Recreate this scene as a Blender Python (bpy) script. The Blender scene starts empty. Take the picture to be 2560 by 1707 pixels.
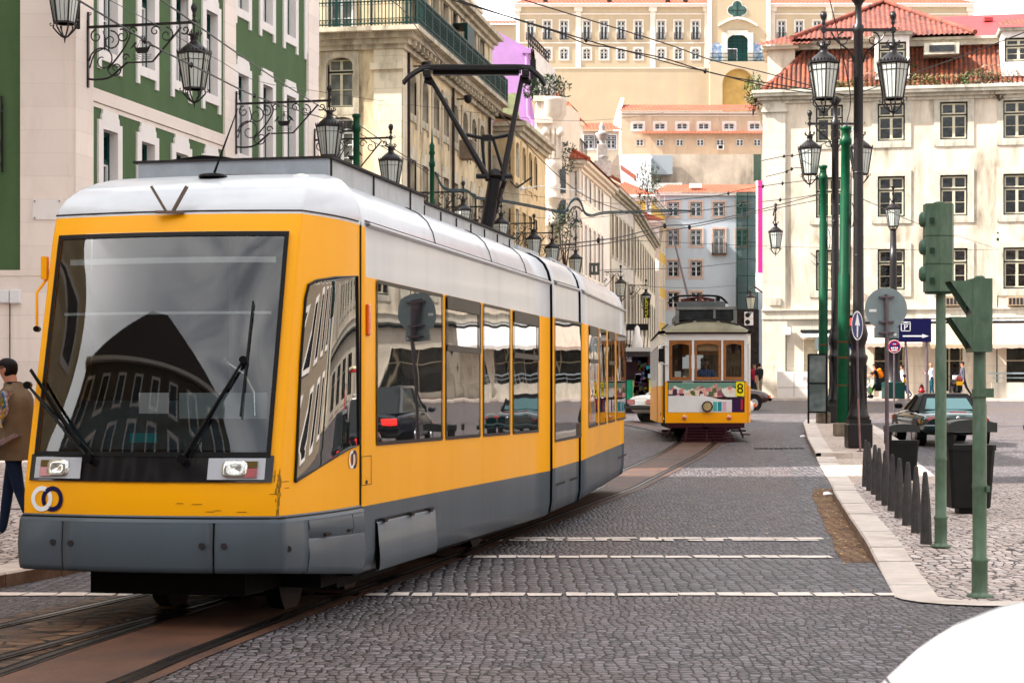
import bpy,bmesh,math,random
from mathutils import Vector,Matrix,noise as mnoise
random.seed(7)
S=bpy.context.scene
C=S.collection
R=math.radians
# ---------------------------------------------------------------- camera, sky, sun, exposure
F=4800.0
HZ=1001.0
H=1.74
cam_d=bpy.data.cameras.new('camera')
cam=bpy.data.objects.new('camera',cam_d);C.objects.link(cam)
cam_d.sensor_width=36.0;cam_d.lens=F/2560*36
cam_d.shift_y=(HZ-853.5)/2560
cam_d.clip_start=0.1;cam_d.clip_end=3000
cam.location=(0,0,H);cam.rotation_euler=(R(90),0,0)
cam_d.dof.use_dof=True;cam_d.dof.focus_distance=24;cam_d.dof.aperture_fstop=7.1
S.camera=cam
W0=bpy.data.worlds.new('World');S.world=W0;W0.use_nodes=True
nt=W0.node_tree;nt.nodes.clear()
SUN=Vector((-.93,-.14,.90)).normalized()
sky=nt.nodes.new('ShaderNodeTexSky');sky.sky_type='NISHITA';sky.sun_disc=False
sky.sun_elevation=math.asin(SUN.z);sky.sun_rotation=math.atan2(SUN.x,SUN.y)
sky.air_density=1.0;sky.dust_density=4.0;sky.ozone_density=1.0
hs=nt.nodes.new('ShaderNodeHueSaturation');hs.inputs['Saturation'].default_value=.30
# thin bright cloud veil, streaky
tc=nt.nodes.new('ShaderNodeTexCoord');mp=nt.nodes.new('ShaderNodeMapping');mp.inputs['Scale'].default_value=(1.5,1.0,4.0)
cn=nt.nodes.new('ShaderNodeTexNoise');cn.inputs['Scale'].default_value=2.2;cn.inputs['Detail'].default_value=7;cn.inputs['Distortion'].default_value=.6
cr=nt.nodes.new('ShaderNodeValToRGB');cr.color_ramp.elements[0].position=.38;cr.color_ramp.elements[1].position=.68
mx=nt.nodes.new('ShaderNodeMix');mx.data_type='RGBA';mx.inputs[7].default_value=(9.3,9.2,9.1,1)
bg=nt.nodes.new('ShaderNodeBackground');bg.inputs['Strength'].default_value=.096
ow=nt.nodes.new('ShaderNodeOutputWorld')
L=nt.links
L.new(sky.outputs[0],hs.inputs['Color']);L.new(hs.outputs[0],mx.inputs[6])
L.new(tc.outputs['Generated'],mp.inputs[0]);L.new(mp.outputs[0],cn.inputs[0]);L.new(cn.outputs[0],cr.inputs[0]);L.new(cr.outputs[0],mx.inputs[0])
L.new(mx.outputs[2],bg.inputs[0]);L.new(bg.outputs[0],ow.inputs[0])
sun_d=bpy.data.lights.new('sun','SUN');sun_d.energy=4.9;sun_d.angle=R(.6);sun_d.color=(1,.95,.89)
sun=bpy.data.objects.new('sun',sun_d);C.objects.link(sun)
sun.rotation_euler=SUN.to_track_quat('Z','Y').to_euler();sun.location=(-30,-10,60)
S.view_settings.view_transform='Standard';S.view_settings.look='None'
S.view_settings.exposure=1.78;S.view_settings.gamma=1
S.cycles.max_bounces=7;S.cycles.transparent_max_bounces=10
try:S.cycles.use_denoising=True
except Exception:pass
# ---------------------------------------------------------------- pixel <-> place
GP=[(-60,0),(22,0),(27,.03),(35,.14),(40,.36),(48,.66),(60,.9),(75,1.24),(98,1.72),(110,1.86),(400,2.4)]
def gz(y):
 for(a,za),(b,zb)in zip(GP,GP[1:]):
  if y<=b:
   t=max(0,(y-a)/(b-a));return za+(zb-za)*t
 return GP[-1][1]
def at(x,y,Y):return Vector(((x-1280)/F*Y,Y,H-(y-HZ)/F*Y))
def gnd(x,y,dz=0.0,y0=8.):
 """point where the sight line through a pixel meets the ground raised by dz"""
 Y=y0
 while Y<140:
  if H-(y-HZ)/F*Y<=gz(Y)+dz:break
  Y+=.02
 return Vector(((x-1280)/F*Y,Y,gz(Y)+dz))
def Zm(ox,oy,k):return lambda x,y:(ox+x*k,oy+y*k)
Z1=Zm(0,0,.36565);Z2=Zm(800,0,.36565);Z3=Zm(1600,0,.40816)
ZB=Zm(2000,600,.35714);ZT=Zm(1560,640,.31888);ZS=Zm(1200,280,.22954);ZM=Zm(1600,560,.21685);ZK=Zm(1660,1060,.41265)
ZC=Zm(800,560,.36565)
# ---------------------------------------------------------------- materials
_M={}
def srgb(r,g,b):
 f=lambda c:(c/255)/12.92 if c/255<=.04045 else((c/255+.055)/1.055)**2.4
 return(f(r),f(g),f(b))
def node(t,k,**kw):
 n=t.nodes.new(k)
 for a,v in kw.items():setattr(n,a,v)
 return n
def base(name):
 m=bpy.data.materials.new(name);m.use_nodes=True;t=m.node_tree;t.nodes.clear()
 p=node(t,'ShaderNodeBsdfPrincipled');o=node(t,'ShaderNodeOutputMaterial');t.links.new(p.outputs[0],o.inputs[0])
 return m,t,p
def G(c):
 """richer, deeper pigment: darks deepened a little, hues strengthened"""
 l=.2126*c[0]+.7152*c[1]+.0722*c[2];k=(l/.42)**.36 if 1e-6<l<.42 else 1.
 return tuple(min(.93,max(.0,l*k+(x-l)*k*1.16))for x in c[:3])
def rgb(t,c):
 c=G(c)
 n=node(t,'ShaderNodeRGB');n.outputs[0].default_value=(*c,1);return n.outputs[0]
def mixc(t,fac,a,b,mode='MIX'):
 n=node(t,'ShaderNodeMix',data_type='RGBA',blend_type=mode)
 for s,v in((n.inputs[0],fac),(n.inputs[6],a),(n.inputs[7],b)):
  if hasattr(v,'is_output')or hasattr(v,'links'):t.links.new(v,s)
  elif isinstance(v,(int,float)):s.default_value=v
  else:s.default_value=(*G(v),1)
 return n.outputs[2]
def noise(t,vec,scale,detail=4,rough=.6,dist=0,stretch=None):
 n=node(t,'ShaderNodeTexNoise');n.inputs['Scale'].default_value=scale;n.inputs['Detail'].default_value=detail
 n.inputs['Roughness'].default_value=rough;n.inputs['Distortion'].default_value=dist
 if stretch:
  m=node(t,'ShaderNodeMapping');m.inputs['Scale'].default_value=stretch;t.links.new(vec,m.inputs[0]);vec=m.outputs[0]
 t.links.new(vec,n.inputs['Vector']);return n.outputs[0]
def ramp(t,v,a,b,lo=0.,hi=1.):
 n=node(t,'ShaderNodeMapRange');n.inputs[1].default_value=a;n.inputs[2].default_value=b
 n.inputs[3].default_value=lo;n.inputs[4].default_value=hi;t.links.new(v,n.inputs[0]);return n.outputs[0]
def bumpn(t,p,h,strength,dist=.01):
 b=node(t,'ShaderNodeBump');b.inputs['Strength'].default_value=strength;b.inputs['Distance'].default_value=dist
 t.links.new(h,b.inputs['Height']);t.links.new(b.outputs[0],p.inputs['Normal']);return b
def geo(t):return node(t,'ShaderNodeTexCoord').outputs['Object']
def M(name,col,rough=.6,metal=0.,var=.0,vs=3.,bump=0.,bs=30.,ior=1.5,coat=0.,stain=None,samt=.5,sth=.55,sscale=.6,vert=True):
 """procedural surface: base colour, mottling, running stains, fine bump"""
 if name in _M:return _M[name]
 m,t,p=base(name);_M[name]=m
 p.inputs['Roughness'].default_value=rough;p.inputs['Metallic'].default_value=metal;p.inputs['IOR'].default_value=ior
 p.inputs['Coat Weight'].default_value=coat;p.inputs['Coat Roughness'].default_value=.08
 if not coat and not metal:p.inputs['Specular IOR Level'].default_value=.3 if sum(col)>.3 else .16
 c=rgb(t,col);g=geo(t)
 if var:
  n=noise(t,g,vs,6)
  c=mixc(t,ramp(t,n,.3,.7),tuple(x*(1-var)for x in col),tuple(min(1,x*(1+var))for x in col))
 if stain:
  n=noise(t,g,sscale*4,7,.65,.4,(1,1,.22)if vert else None)
  n2=noise(t,g,sscale*.9,3,.5)
  mm=node(t,'ShaderNodeMath',operation='MULTIPLY');t.links.new(ramp(t,n,sth-.08,sth+.2),mm.inputs[0]);t.links.new(ramp(t,n2,.35,.6,.15,1),mm.inputs[1])
  m2=node(t,'ShaderNodeMath',operation='MULTIPLY');t.links.new(mm.outputs[0],m2.inputs[0]);m2.inputs[1].default_value=samt
  c=mixc(t,m2.outputs[0],c,stain)
 t.links.new(c,p.inputs['Base Color'])
 if bump:bumpn(t,p,noise(t,g,bs,5),bump)
 return m
def Mstone(name,col,bw=.9,bh=.45,joint=.5,stain=(.25,.2,.15),samt=.5,jc=.7):
 """ashlar: faint joints between blocks laid on the wall's own u (x+y) and z"""
 if name in _M:return _M[name]
 m,t,p=base(name);_M[name]=m;p.inputs['Roughness'].default_value=.8
 g=geo(t);sep=node(t,'ShaderNodeSeparateXYZ');t.links.new(g,sep.inputs[0])
 ad=node(t,'ShaderNodeMath',operation='ADD');t.links.new(sep.outputs[0],ad.inputs[0]);t.links.new(sep.outputs[1],ad.inputs[1])
 cmb=node(t,'ShaderNodeCombineXYZ');t.links.new(ad.outputs[0],cmb.inputs[0]);t.links.new(sep.outputs[2],cmb.inputs[1])
 b=node(t,'ShaderNodeTexBrick');b.inputs['Scale'].default_value=1;b.inputs['Brick Width'].default_value=bw;b.inputs['Row Height'].default_value=bh
 b.inputs['Mortar Size'].default_value=.012;b.inputs['Mortar Smooth'].default_value=.3
 col=G(col);b.inputs['Color1'].default_value=(*[x*.95 for x in col],1);b.inputs['Color2'].default_value=(*[min(1,x*1.05)for x in col],1)
 b.inputs['Mortar'].default_value=(*[x*jc for x in col],1)
 t.links.new(cmb.outputs[0],b.inputs['Vector'])
 n=noise(t,g,1.6,7,.65,.3,(1,1,.35))
 c=mixc(t,ramp(t,n,.5,.78,0,samt),b.outputs[0],stain)
 t.links.new(c,p.inputs['Base Color'])
 bumpn(t,p,noise(t,g,25,5),.25)
 return m
def Mglass_dark(name,col=(.012,.013,.014),rough=.03,ior=1.6,wave=.0,ws=1.5,var=0.):
 if name in _M:return _M[name]
 m,t,p=base(name);_M[name]=m
 g=geo(t)
 if var:
  c=mixc(t,ramp(t,noise(t,g,1.3,2),.42,.62),col,tuple(min(1,x+var)for x in col));t.links.new(c,p.inputs['Base Color'])
 else:p.inputs['Base Color'].default_value=(*col,1)
 p.inputs['Roughness'].default_value=rough;p.inputs['IOR'].default_value=ior
 if wave:bumpn(t,p,noise(t,g,ws,2,.5),wave,.05)
 return m
def Mglass_clear(name,tint=(.75,.8,.8),ior=1.5,refl=1.0):
 if name in _M:return _M[name]
 m=bpy.data.materials.new(name);m.use_nodes=True;t=m.node_tree;t.nodes.clear();_M[name]=m
 tr=node(t,'ShaderNodeBsdfTransparent');tr.inputs[0].default_value=(*tint,1)
 gl=node(t,'ShaderNodeBsdfGlossy');gl.inputs['Roughness'].default_value=.02;gl.inputs[0].default_value=(refl,refl,refl,1)
 fr=node(t,'ShaderNodeFresnel');fr.inputs[0].default_value=ior
 mx=node(t,'ShaderNodeMixShader');o=node(t,'ShaderNodeOutputMaterial')
 t.links.new(fr.outputs[0],mx.inputs[0]);t.links.new(tr.outputs[0],mx.inputs[1]);t.links.new(gl.outputs[0],mx.inputs[2]);t.links.new(mx.outputs[0],o.inputs[0])
 return m
def Mcobble(name,col,jc,scale=9.,sx=1.,sy=1.,var=.3,rnd=.75,jw=.06,rough=.55,tint=None,tscale=.15,moss=0.,bump=.9,warp=.25):
 """irregular set stones: dark joints, per-stone tone"""
 if name in _M:return _M[name]
 m,t,p=base(name);_M[name]=m
 g=geo(t)
 wn=node(t,'ShaderNodeTexNoise');wn.inputs['Scale'].default_value=1.1;wn.inputs['Detail'].default_value=2;t.links.new(g,wn.inputs['Vector'])
 va=node(t,'ShaderNodeVectorMath',operation='MULTIPLY_ADD');va.inputs[1].default_value=(warp,warp,0);t.links.new(wn.outputs['Color'],va.inputs[0]);t.links.new(g,va.inputs[2])
 mpn=node(t,'ShaderNodeMapping');mpn.inputs['Scale'].default_value=(sx,sy,.001);t.links.new(va.outputs[0],mpn.inputs[0])
 v=node(t,'ShaderNodeTexVoronoi',feature='DISTANCE_TO_EDGE');v.inputs['Scale'].default_value=scale;v.inputs['Randomness'].default_value=rnd
 v2=node(t,'ShaderNodeTexVoronoi',feature='F1');v2.inputs['Scale'].default_value=scale;v2.inputs['Randomness'].default_value=rnd
 t.links.new(mpn.outputs[0],v.inputs['Vector']);t.links.new(mpn.outputs[0],v2.inputs['Vector'])
 sc=node(t,'ShaderNodeSeparateColor');t.links.new(v2.outputs['Color'],sc.inputs[0])
 c=mixc(t,sc.outputs[0],tuple(x*(1-var)for x in col),tuple(min(1,x*(1+var))for x in col))
 c=mixc(t,ramp(t,sc.outputs[1],.6,1,0,.35),c,(col[0]*1.15,col[1]*.95,col[2]*.82))
 if tint:c=mixc(t,ramp(t,noise(t,g,tscale,5,.6),.45,.65,0,.7),c,tint)
 j=ramp(t,v.outputs[0],jw*.35,jw)
 jn=noise(t,g,1.7,3)
 jcol=mixc(t,ramp(t,jn,.55,.7,0,moss),jc,(.03,.06,.02))
 c=mixc(t,j,jcol,c);t.links.new(c,p.inputs['Base Color'])
 fine=noise(t,g,60,4)
 hgt=node(t,'ShaderNodeMath',operation='MULTIPLY_ADD');t.links.new(fine,hgt.inputs[0]);hgt.inputs[1].default_value=.25
 t.links.new(ramp(t,v.outputs[0],0,jw*3.2),hgt.inputs[2])
 bumpn(t,p,hgt.outputs[0],bump,.02);p.inputs['Specular IOR Level'].default_value=.18
 rr=ramp(t,fine,.3,.7,rough-.12,rough+.15);t.links.new(rr,p.inputs['Roughness'])
 return m
def Mtile(name,a,b,dark,uw=.22,vh=.38,moss=.4):
 """clay roof tiles by UV in metres"""
 if name in _M:return _M[name]
 m,t,p=base(name);_M[name]=m;p.inputs['Roughness'].default_value=.85
 uv=node(t,'ShaderNodeTexCoord').outputs['UV']
 br=node(t,'ShaderNodeTexBrick');br.offset=0.;br.inputs['Scale'].default_value=1;br.inputs['Brick Width'].default_value=uw;br.inputs['Row Height'].default_value=vh
 br.inputs['Mortar Size'].default_value=.028;br.inputs['Mortar Smooth'].default_value=.6;br.inputs['Bias'].default_value=0
 br.inputs['Color1'].default_value=(*G(a),1);br.inputs['Color2'].default_value=(*G(b),1);br.inputs['Mortar'].default_value=(*dark,1)
 t.links.new(uv,br.inputs['Vector'])
 g=geo(t)
 c=mixc(t,ramp(t,noise(t,g,2.2,6,.7),.43,.70,0,moss),br.outputs[0],dark)
 c=mixc(t,ramp(t,noise(t,g,.35,3),.5,.7,0,.35),c,tuple(min(1,x*1.5+.03)for x in b))
 t.links.new(c,p.inputs['Base Color'])
 bumpn(t,p,br.outputs['Fac'],-.6,.03)
 return m
WM={}
class MB:
 def __init__(s,mat=None):
  s.v=[];s.f=[];s.mi=[];s.sm=[];s.uv=[];s.mats=[];s.T=Matrix.Identity(4);s.cur=0;s.hasuv=False
  if mat:s.use(mat)
 def use(s,m):
  if m not in s.mats:s.mats.append(m)
  s.cur=s.mats.index(m);return s
 def add(s,vs,fs,smooth=False,uvs=None):
  o=len(s.v);T=s.T
  s.v+=[tuple(T@Vector(v))for v in vs]
  for i,f in enumerate(fs):
   s.f.append(tuple(o+k for k in f));s.mi.append(s.cur);s.sm.append(smooth)
   if uvs:s.uv.append([uvs[k]for k in f]);s.hasuv=True
   else:s.uv.append(None)
  return s
 def quad(s,*p,smooth=False,uv=None):return s.add(p,[tuple(range(len(p)))],smooth,uv)
 def box(s,c,d,rz=0.,bev=0.):
  x,y,z=d[0]/2,d[1]/2,d[2]/2;c=Vector(c);Rm=Matrix.Rotation(rz,3,'Z')
  if bev and min(x,y,z)>bev*1.01:
   b=bev;pts=[]
   for zz,k in((-z,1),(-z+b,0),(z-b,0),(z,1)):
    X,Y=x-(b if k else 0),y-(b if k else 0)
    bb=b*.7 if not k else b*.6
    for px,py in((-X+bb,-Y),(X-bb,-Y),(X,-Y+bb),(X,Y-bb),(X-bb,Y),(-X+bb,Y),(-X,Y-bb),(-X,-Y+bb)):
     pts.append(c+Rm@Vector((px,py,zz)))
   fs=[tuple(range(7,-1,-1)),tuple(range(24,32))]
   for r in range(3):
    for i in range(8):fs.append((r*8+i,r*8+(i+1)%8,r*8+8+(i+1)%8,r*8+8+i))
   return s.add(pts,fs)
  p=[c+Rm@Vector(q)for q in((-x,-y,-z),(x,-y,-z),(x,y,-z),(-x,y,-z),(-x,-y,z),(x,-y,z),(x,y,z),(-x,y,z))]
  return s.add(p,[(3,2,1,0),(4,5,6,7),(0,1,5,4),(1,2,6,5),(2,3,7,6),(3,0,4,7)])
 def bar(s,a,b,w,h=None,up=(0,0,1)):
  a,b=Vector(a),Vector(b);h=h or w;d=(b-a).normalized();u=Vector(up)
  if abs(d.dot(u))>.95:u=Vector((0,1,0))
  r=d.cross(u).normalized();u=r.cross(d)
  q=[a+r*(i*w/2)+u*(j*h/2)for i,j in((-1,-1),(1,-1),(1,1),(-1,1))]
  q+=[p+(b-a)for p in q]
  return s.add(q,[(3,2,1,0),(4,5,6,7),(0,1,5,4),(1,2,6,5),(2,3,7,6),(3,0,4,7)])
 def tube(s,pts,r,seg=8,cap=True):
  pts=[Vector(p)for p in pts];n=len(pts);rr=r if isinstance(r,(list,tuple))else[r]*n
  vs=[];prev=None
  for i,p in enumerate(pts):
   d=(pts[min(i+1,n-1)]-pts[max(i-1,0)])
   d=d.normalized()if d.length>1e-9 else Vector((0,0,1))
   if prev is None:u=d.orthogonal().normalized()
   else:
    u=prev-d*prev.dot(d);u=u.normalized()if u.length>1e-6 else d.orthogonal().normalized()
   prev=u;w=d.cross(u)
   for k in range(seg):
    a=2*math.pi*k/seg;vs.append(p+(u*math.cos(a)+w*math.sin(a))*rr[i])
  fs=[(i*seg+k,i*seg+(k+1)%seg,(i+1)*seg+(k+1)%seg,(i+1)*seg+k)for i in range(n-1)for k in range(seg)]
  s.add(vs,fs,seg>5)
  if cap:s.add(vs[:seg],[tuple(range(seg-1,-1,-1))]);s.add(vs[-seg:],[tuple(range(seg))])
  return s
 def cyl(s,a,b,r,r2=None,seg=16):return s.tube([a,b],[r,r if r2 is None else r2],seg)
 def lathe(s,prof,c=(0,0,0),seg=16,a0=0.,a1=2*math.pi,smooth=True,sx=1.,sy=1.):
  c=Vector(c);full=abs(a1-a0-2*math.pi)<1e-6;n=seg if full else seg+1;vs=[]
  for r,z in prof:
   for k in range(n):
    a=a0+(a1-a0)*k/seg;vs.append(c+Vector((r*math.cos(a)*sx,r*math.sin(a)*sy,z)))
  fs=[]
  for i in range(len(prof)-1):
   for k in range(seg):
    k2=(k+1)%n if full else k+1
    fs.append((i*n+k,i*n+k2,(i+1)*n+k2,(i+1)*n+k))
  s.add(vs,fs,smooth)
  if full:
   if prof[0][0]>1e-4:s.add(vs[:n],[tuple(range(n-1,-1,-1))])
   if prof[-1][0]>1e-4:s.add(vs[-n:],[tuple(range(n))])
  return s
 def prism(s,poly,z0,z1,top=True,bottom=True):
  n=len(poly);zf=(lambda z:z if callable(z)else(lambda x,y:z));f0,f1=zf(z0),zf(z1)
  v=[(p[0],p[1],f0(p[0],p[1]))for p in poly]+[(p[0],p[1],f1(p[0],p[1]))for p in poly]
  fs=[(i,(i+1)%n,n+(i+1)%n,n+i)for i in range(n)]
  if top:fs.append(tuple(range(n,2*n)))
  if bottom:fs.append(tuple(range(n-1,-1,-1)))
  return s.add(v,fs)
 def extr(s,poly,fr,t):
  """flat outline in a frame fr(u,v,d) given thickness t"""
  n=len(poly);v=[fr(u,w,0)for u,w in poly]+[fr(u,w,t)for u,w in poly]
  fs=[(i,(i+1)%n,n+(i+1)%n,n+i)for i in range(n)]+[tuple(range(n-1,-1,-1)),tuple(range(n,2*n))]
  return s.add(v,fs)
 def grid(s,rows,smooth=True,closed=False,uv=None):
  n=len(rows[0]);v=[p for r in rows for p in r]
  fs=[]
  for i in range(len(rows)-1):
   for k in range(n if closed else n-1):
    k2=(k+1)%n;fs.append((i*n+k,i*n+k2,(i+1)*n+k2,(i+1)*n+k))
  return s.add(v,fs,smooth,uv)
 def build(s,name,parent=None,origin=None,world=False,cutnone=False):
  me=bpy.data.meshes.new(name)
  vs=s.v
  if parent is not None and world:
   inv=WM[parent.name].inverted();vs=[tuple(inv@Vector(v))for v in vs]
  elif parent is None and origin is not None:
   o=Vector(origin);vs=[tuple(Vector(v)-o)for v in vs]
  me.from_pydata(vs,[],s.f)
  for m in s.mats:me.materials.append(m)
  me.polygons.foreach_set('material_index',s.mi);me.polygons.foreach_set('use_smooth',s.sm)
  if s.hasuv:
   l=me.uv_layers.new(name='UVMap');i=0
   for f,u in zip(s.f,s.uv):
    for k in range(len(f)):
     if u:l.data[i].uv=u[k]
     i+=1
  me.update()
  o=bpy.data.objects.new(name,me);C.objects.link(o)
  if parent is not None:o.parent=parent;WM[o.name]=WM[parent.name].copy()
  elif origin is not None:o.location=origin;WM[o.name]=Matrix.Translation(origin)
  else:WM[o.name]=Matrix.Identity(4)
  return o
def tag(o,label=None,cat=None,group=None,kind=None):
 if label:o['label']=label
 if cat:o['category']=cat
 if group:o['group']=group
 if kind:o['kind']=kind
 return o
def thing(name,label,cat,loc=(0,0,0),rz=0.,group=None):
 o=bpy.data.objects.new(name,None);C.objects.link(o);o.empty_display_size=.3
 o.location=loc;o.rotation_euler=(0,0,rz)
 WM[o.name]=Matrix.Translation(loc)@Matrix.Rotation(rz,4,'Z')
 return tag(o,label,cat,group)
def children(o):return[c for c in CH()if c.parent==o]
def CH():return list(C.objects)
def dup(root,loc,rz=0.,label=None,scale=None):
 kids={}
 for c in C.objects:
  if c.parent:kids.setdefault(c.parent.name,[]).append(c)
 def cp(o,par):
  n=o.copy();C.objects.link(n)
  if par is not None:n.parent=par
  for c in kids.get(o.name,[]):cp(c,n)
  return n
 r=cp(root,None);r.location=loc;r.rotation_euler=(0,0,rz)
 WM[r.name]=Matrix.Translation(loc)@Matrix.Rotation(rz,4,'Z')
 if scale:r.scale=(scale,)*3
 if label:r['label']=label
 return r
def text_mesh(txt,size,mat,name,parent,M4,thick=.004,align='CENTER'):
 cu=bpy.data.curves.new(name,'FONT');cu.body=txt;cu.size=size;cu.extrude=thick;cu.align_x=align;cu.align_y='CENTER'
 tmp=bpy.data.objects.new('tmp_text',cu);C.objects.link(tmp)
 dg=bpy.context.evaluated_depsgraph_get();me=bpy.data.meshes.new_from_object(tmp.evaluated_get(dg))
 bpy.data.objects.remove(tmp);me.name=name;me.materials.clear();me.materials.append(mat)
 me.transform(M4 if parent is None else WM[parent.name].inverted()@M4)
 o=bpy.data.objects.new(name,me);C.objects.link(o)
 if parent is not None:o.parent=parent;WM[o.name]=WM[parent.name].copy()
 return o
def frameM(o,x,y):
 """matrix with columns x (right), y (up), normal; origin o"""
 x=Vector(x).normalized();y=Vector(y).normalized();z=x.cross(y)
 return Matrix(((x.x,y.x,z.x,o[0]),(x.y,y.y,z.y,o[1]),(x.z,y.z,z.z,o[2]),(0,0,0,1)))
m_road=Mcobble('road_setts',(.17,.152,.162),(.012,.008,.010),scale=14.0,sx=1.0,sy=.62,var=.40,rnd=.50,jw=.11,rough=.5,tint=(.20,.155,.135),tscale=.16,moss=.45,bump=1.0)  # joints stretched in depth so their dark also paints shade on the stone faces
m_setts_rows=Mcobble('crossing_setts',(.16,.145,.155),(.012,.010,.01),scale=8.5,sx=1.0,sy=.62,var=.32,rnd=.35,jw=.11,rough=.5,moss=.9,bump=1.0,warp=.12)
m_walk=Mcobble('pale_cobbles',(.50,.43,.40),(.07,.045,.04),scale=9.5,sx=1,sy=.62,var=.22,rnd=.55,jw=.10,rough=.6,tint=(.40,.33,.29),tscale=.3,moss=.1,bump=.9)
m_walk2=Mcobble('pale_fine_cobbles',(.50,.42,.37),(.26,.2,.16),scale=12,var=.15,rnd=.6,jw=.06,rough=.7,tint=(.44,.35,.3),tscale=.4,bump=.5)
m_line=M('white_setts',(.70,.62,.56),.7,var=.16,vs=7,bump=.5,bs=30,stain=(.30,.22,.18),samt=.6,vert=False)
m_gutter=Mcobble('gutter_setts',(.22,.115,.06),(.05,.03,.02),scale=7.5,var=.35,rnd=.4,jw=.07,rough=.7,tint=(.3,.19,.11),tscale=1.2,bump=.8)
m_kerb=M('kerb_stone',(.56,.49,.44),.62,var=.10,vs=2.5,bump=.35,bs=45,stain=(.3,.2,.13),samt=.55,sth=.5,vert=False)
m_kerbface=M('kerb_face',(.30,.24,.20),.7,var=.25,vs=5,bump=.4,stain=(.2,.09,.04),samt=.8,sth=.45,vert=False)
def mk_trackbed():
 m,t,p=base('track_concrete');g=geo(t)
 c=mixc(t,ramp(t,noise(t,g,1.1,6,.65,.6),.35,.68),(.085,.038,.025),(.18,.075,.038))
 c=mixc(t,ramp(t,noise(t,g,45,3,.8),.6,.75,0,.45),c,(.36,.24,.17))
 c=mixc(t,ramp(t,noise(t,g,.5,5,.7),.52,.66,0,.75),c,(.07,.05,.045))
 t.links.new(c,p.inputs['Base Color']);p.inputs['Roughness'].default_value=.6
 bumpn(t,p,noise(t,g,40,6),.5);return m
m_track=mk_trackbed()
m_mosaic=Mcobble('brown_setts',(.20,.115,.07),(.035,.018,.013),scale=4.6,sx=.8,sy=1.2,var=.5,rnd=.9,jw=.09,rough=.5,tint=(.07,.05,.045),tscale=.9,bump=1.0)
m_rail=M('rail_steel',(.13,.11,.10),.28,.9,var=.3,vs=9)
m_groove=M('rail_groove',(.012,.01,.01),.8)
def ip(tab,y):
 if y<=tab[0][0]:return tab[0][1]
 for(a,va),(b,vb)in zip(tab,tab[1:]):
  if y<=b:return va+(vb-va)*(y-a)/(b-a)
 return tab[-1][1]
KX=[(16.6,3.40),(16.94,3.38),(20,3.82),(20.8,3.9),(22.2,4.09),(24.4,4.38),(27.8,4.82),(33,5.5),(35,5.85),(42.5,6.72),(48.2,7.42),(61,9.25),(64,9.8)]
RX=[(30,7.2),(37.8,8.3),(40.5,8.6),(50,9.9),(61,11.3),(64,11.4)]
LX=[(-30,-8),(10,-6.0),(14,-5.35),(17.8,-4.74),(19.8,-4.27),(27,-3.2),(35,-1.9),(44,-.6),(60,0.4),(75,1.2),(90,2.9),(140,11.5),(215,24)]
def ys(a,b,st=1.):
 n=max(1,int(math.ceil((b-a)/st)));return[a+(b-a)*i/n for i in range(n+1)]
def strip(mb,y0,y1,xl,xr,dz,st=1.,nx=1):
 rows=[]
 for y in ys(y0,y1,st):
  a,b=xl(y),xr(y);d=dz(y)if callable(dz)else dz
  rows.append([(a+(b-a)*i/nx,y,gz(y)+d)for i in range(nx+1)])
 mb.grid(rows,smooth=False)
mb=MB(m_road);rows=[[(x,y,gz(y))for x in(-90,-40,-12,0,12,40,130)]for y in(-60,0,10,22,24.5,27,31,35,37.5,40,44,48,54,60,75,98,110,150,230)]
mb.grid(rows,smooth=True);tag(mb.build('road'),kind='structure')
kx=lambda y:ip(KX,y);rx=lambda y:ip(RX,y);lx=lambda y:ip(LX,y)
mb=MB(m_setts_rows);strip(mb,17.25,21.12,lambda y:-8,lambda y:kx(y)-.02,.004);tag(mb.build('road_crossing'),kind='structure')
mb=MB(m_line)
for y,w in((23.9,.62),(21.35,.36),(17.2,.30)):
 x=-8.
 while x<kx(y)-(.5 if y>20 else .05):
  for r_ in((0,)if w<.5 else(-.25,.25)):
   l_=random.uniform(.16,.34);c_=y+r_*w*1.05+random.uniform(-.025,.025)*(1+w);h_=(w if w<.5 else w*.48)*random.uniform(.36,.5);j=lambda:random.uniform(-.02,.02);z_=gz(y)+.009
   mb.add([(x+j(),c_-h_+j(),z_),(x+l_+j(),c_-h_+j(),z_),(x+l_+j(),c_+h_+j(),z_),(x+j(),c_+h_+j(),z_)],[(0,1,2,3)])
  x+=l_+random.uniform(.01,.035)
tag(mb.build('road_marking'),kind='structure')
mb=MB(m_gutter);strip(mb,20.6,34.8,lambda y:kx(y)-.34+.02*math.sin(y*1.9),lambda y:kx(y)-.005,.006);
tag(mb.build('gutter'),kind='structure')
mb=MB(m_setts_rows);strip(mb,21.5,60,lambda y:kx(y)-.62,lambda y:kx(y)-.36,.004)
strip(mb,35,60,lambda y:kx(y)-.36,lambda y:kx(y)-.01,.004);tag(mb.build('road_edge'),kind='structure')
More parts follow.
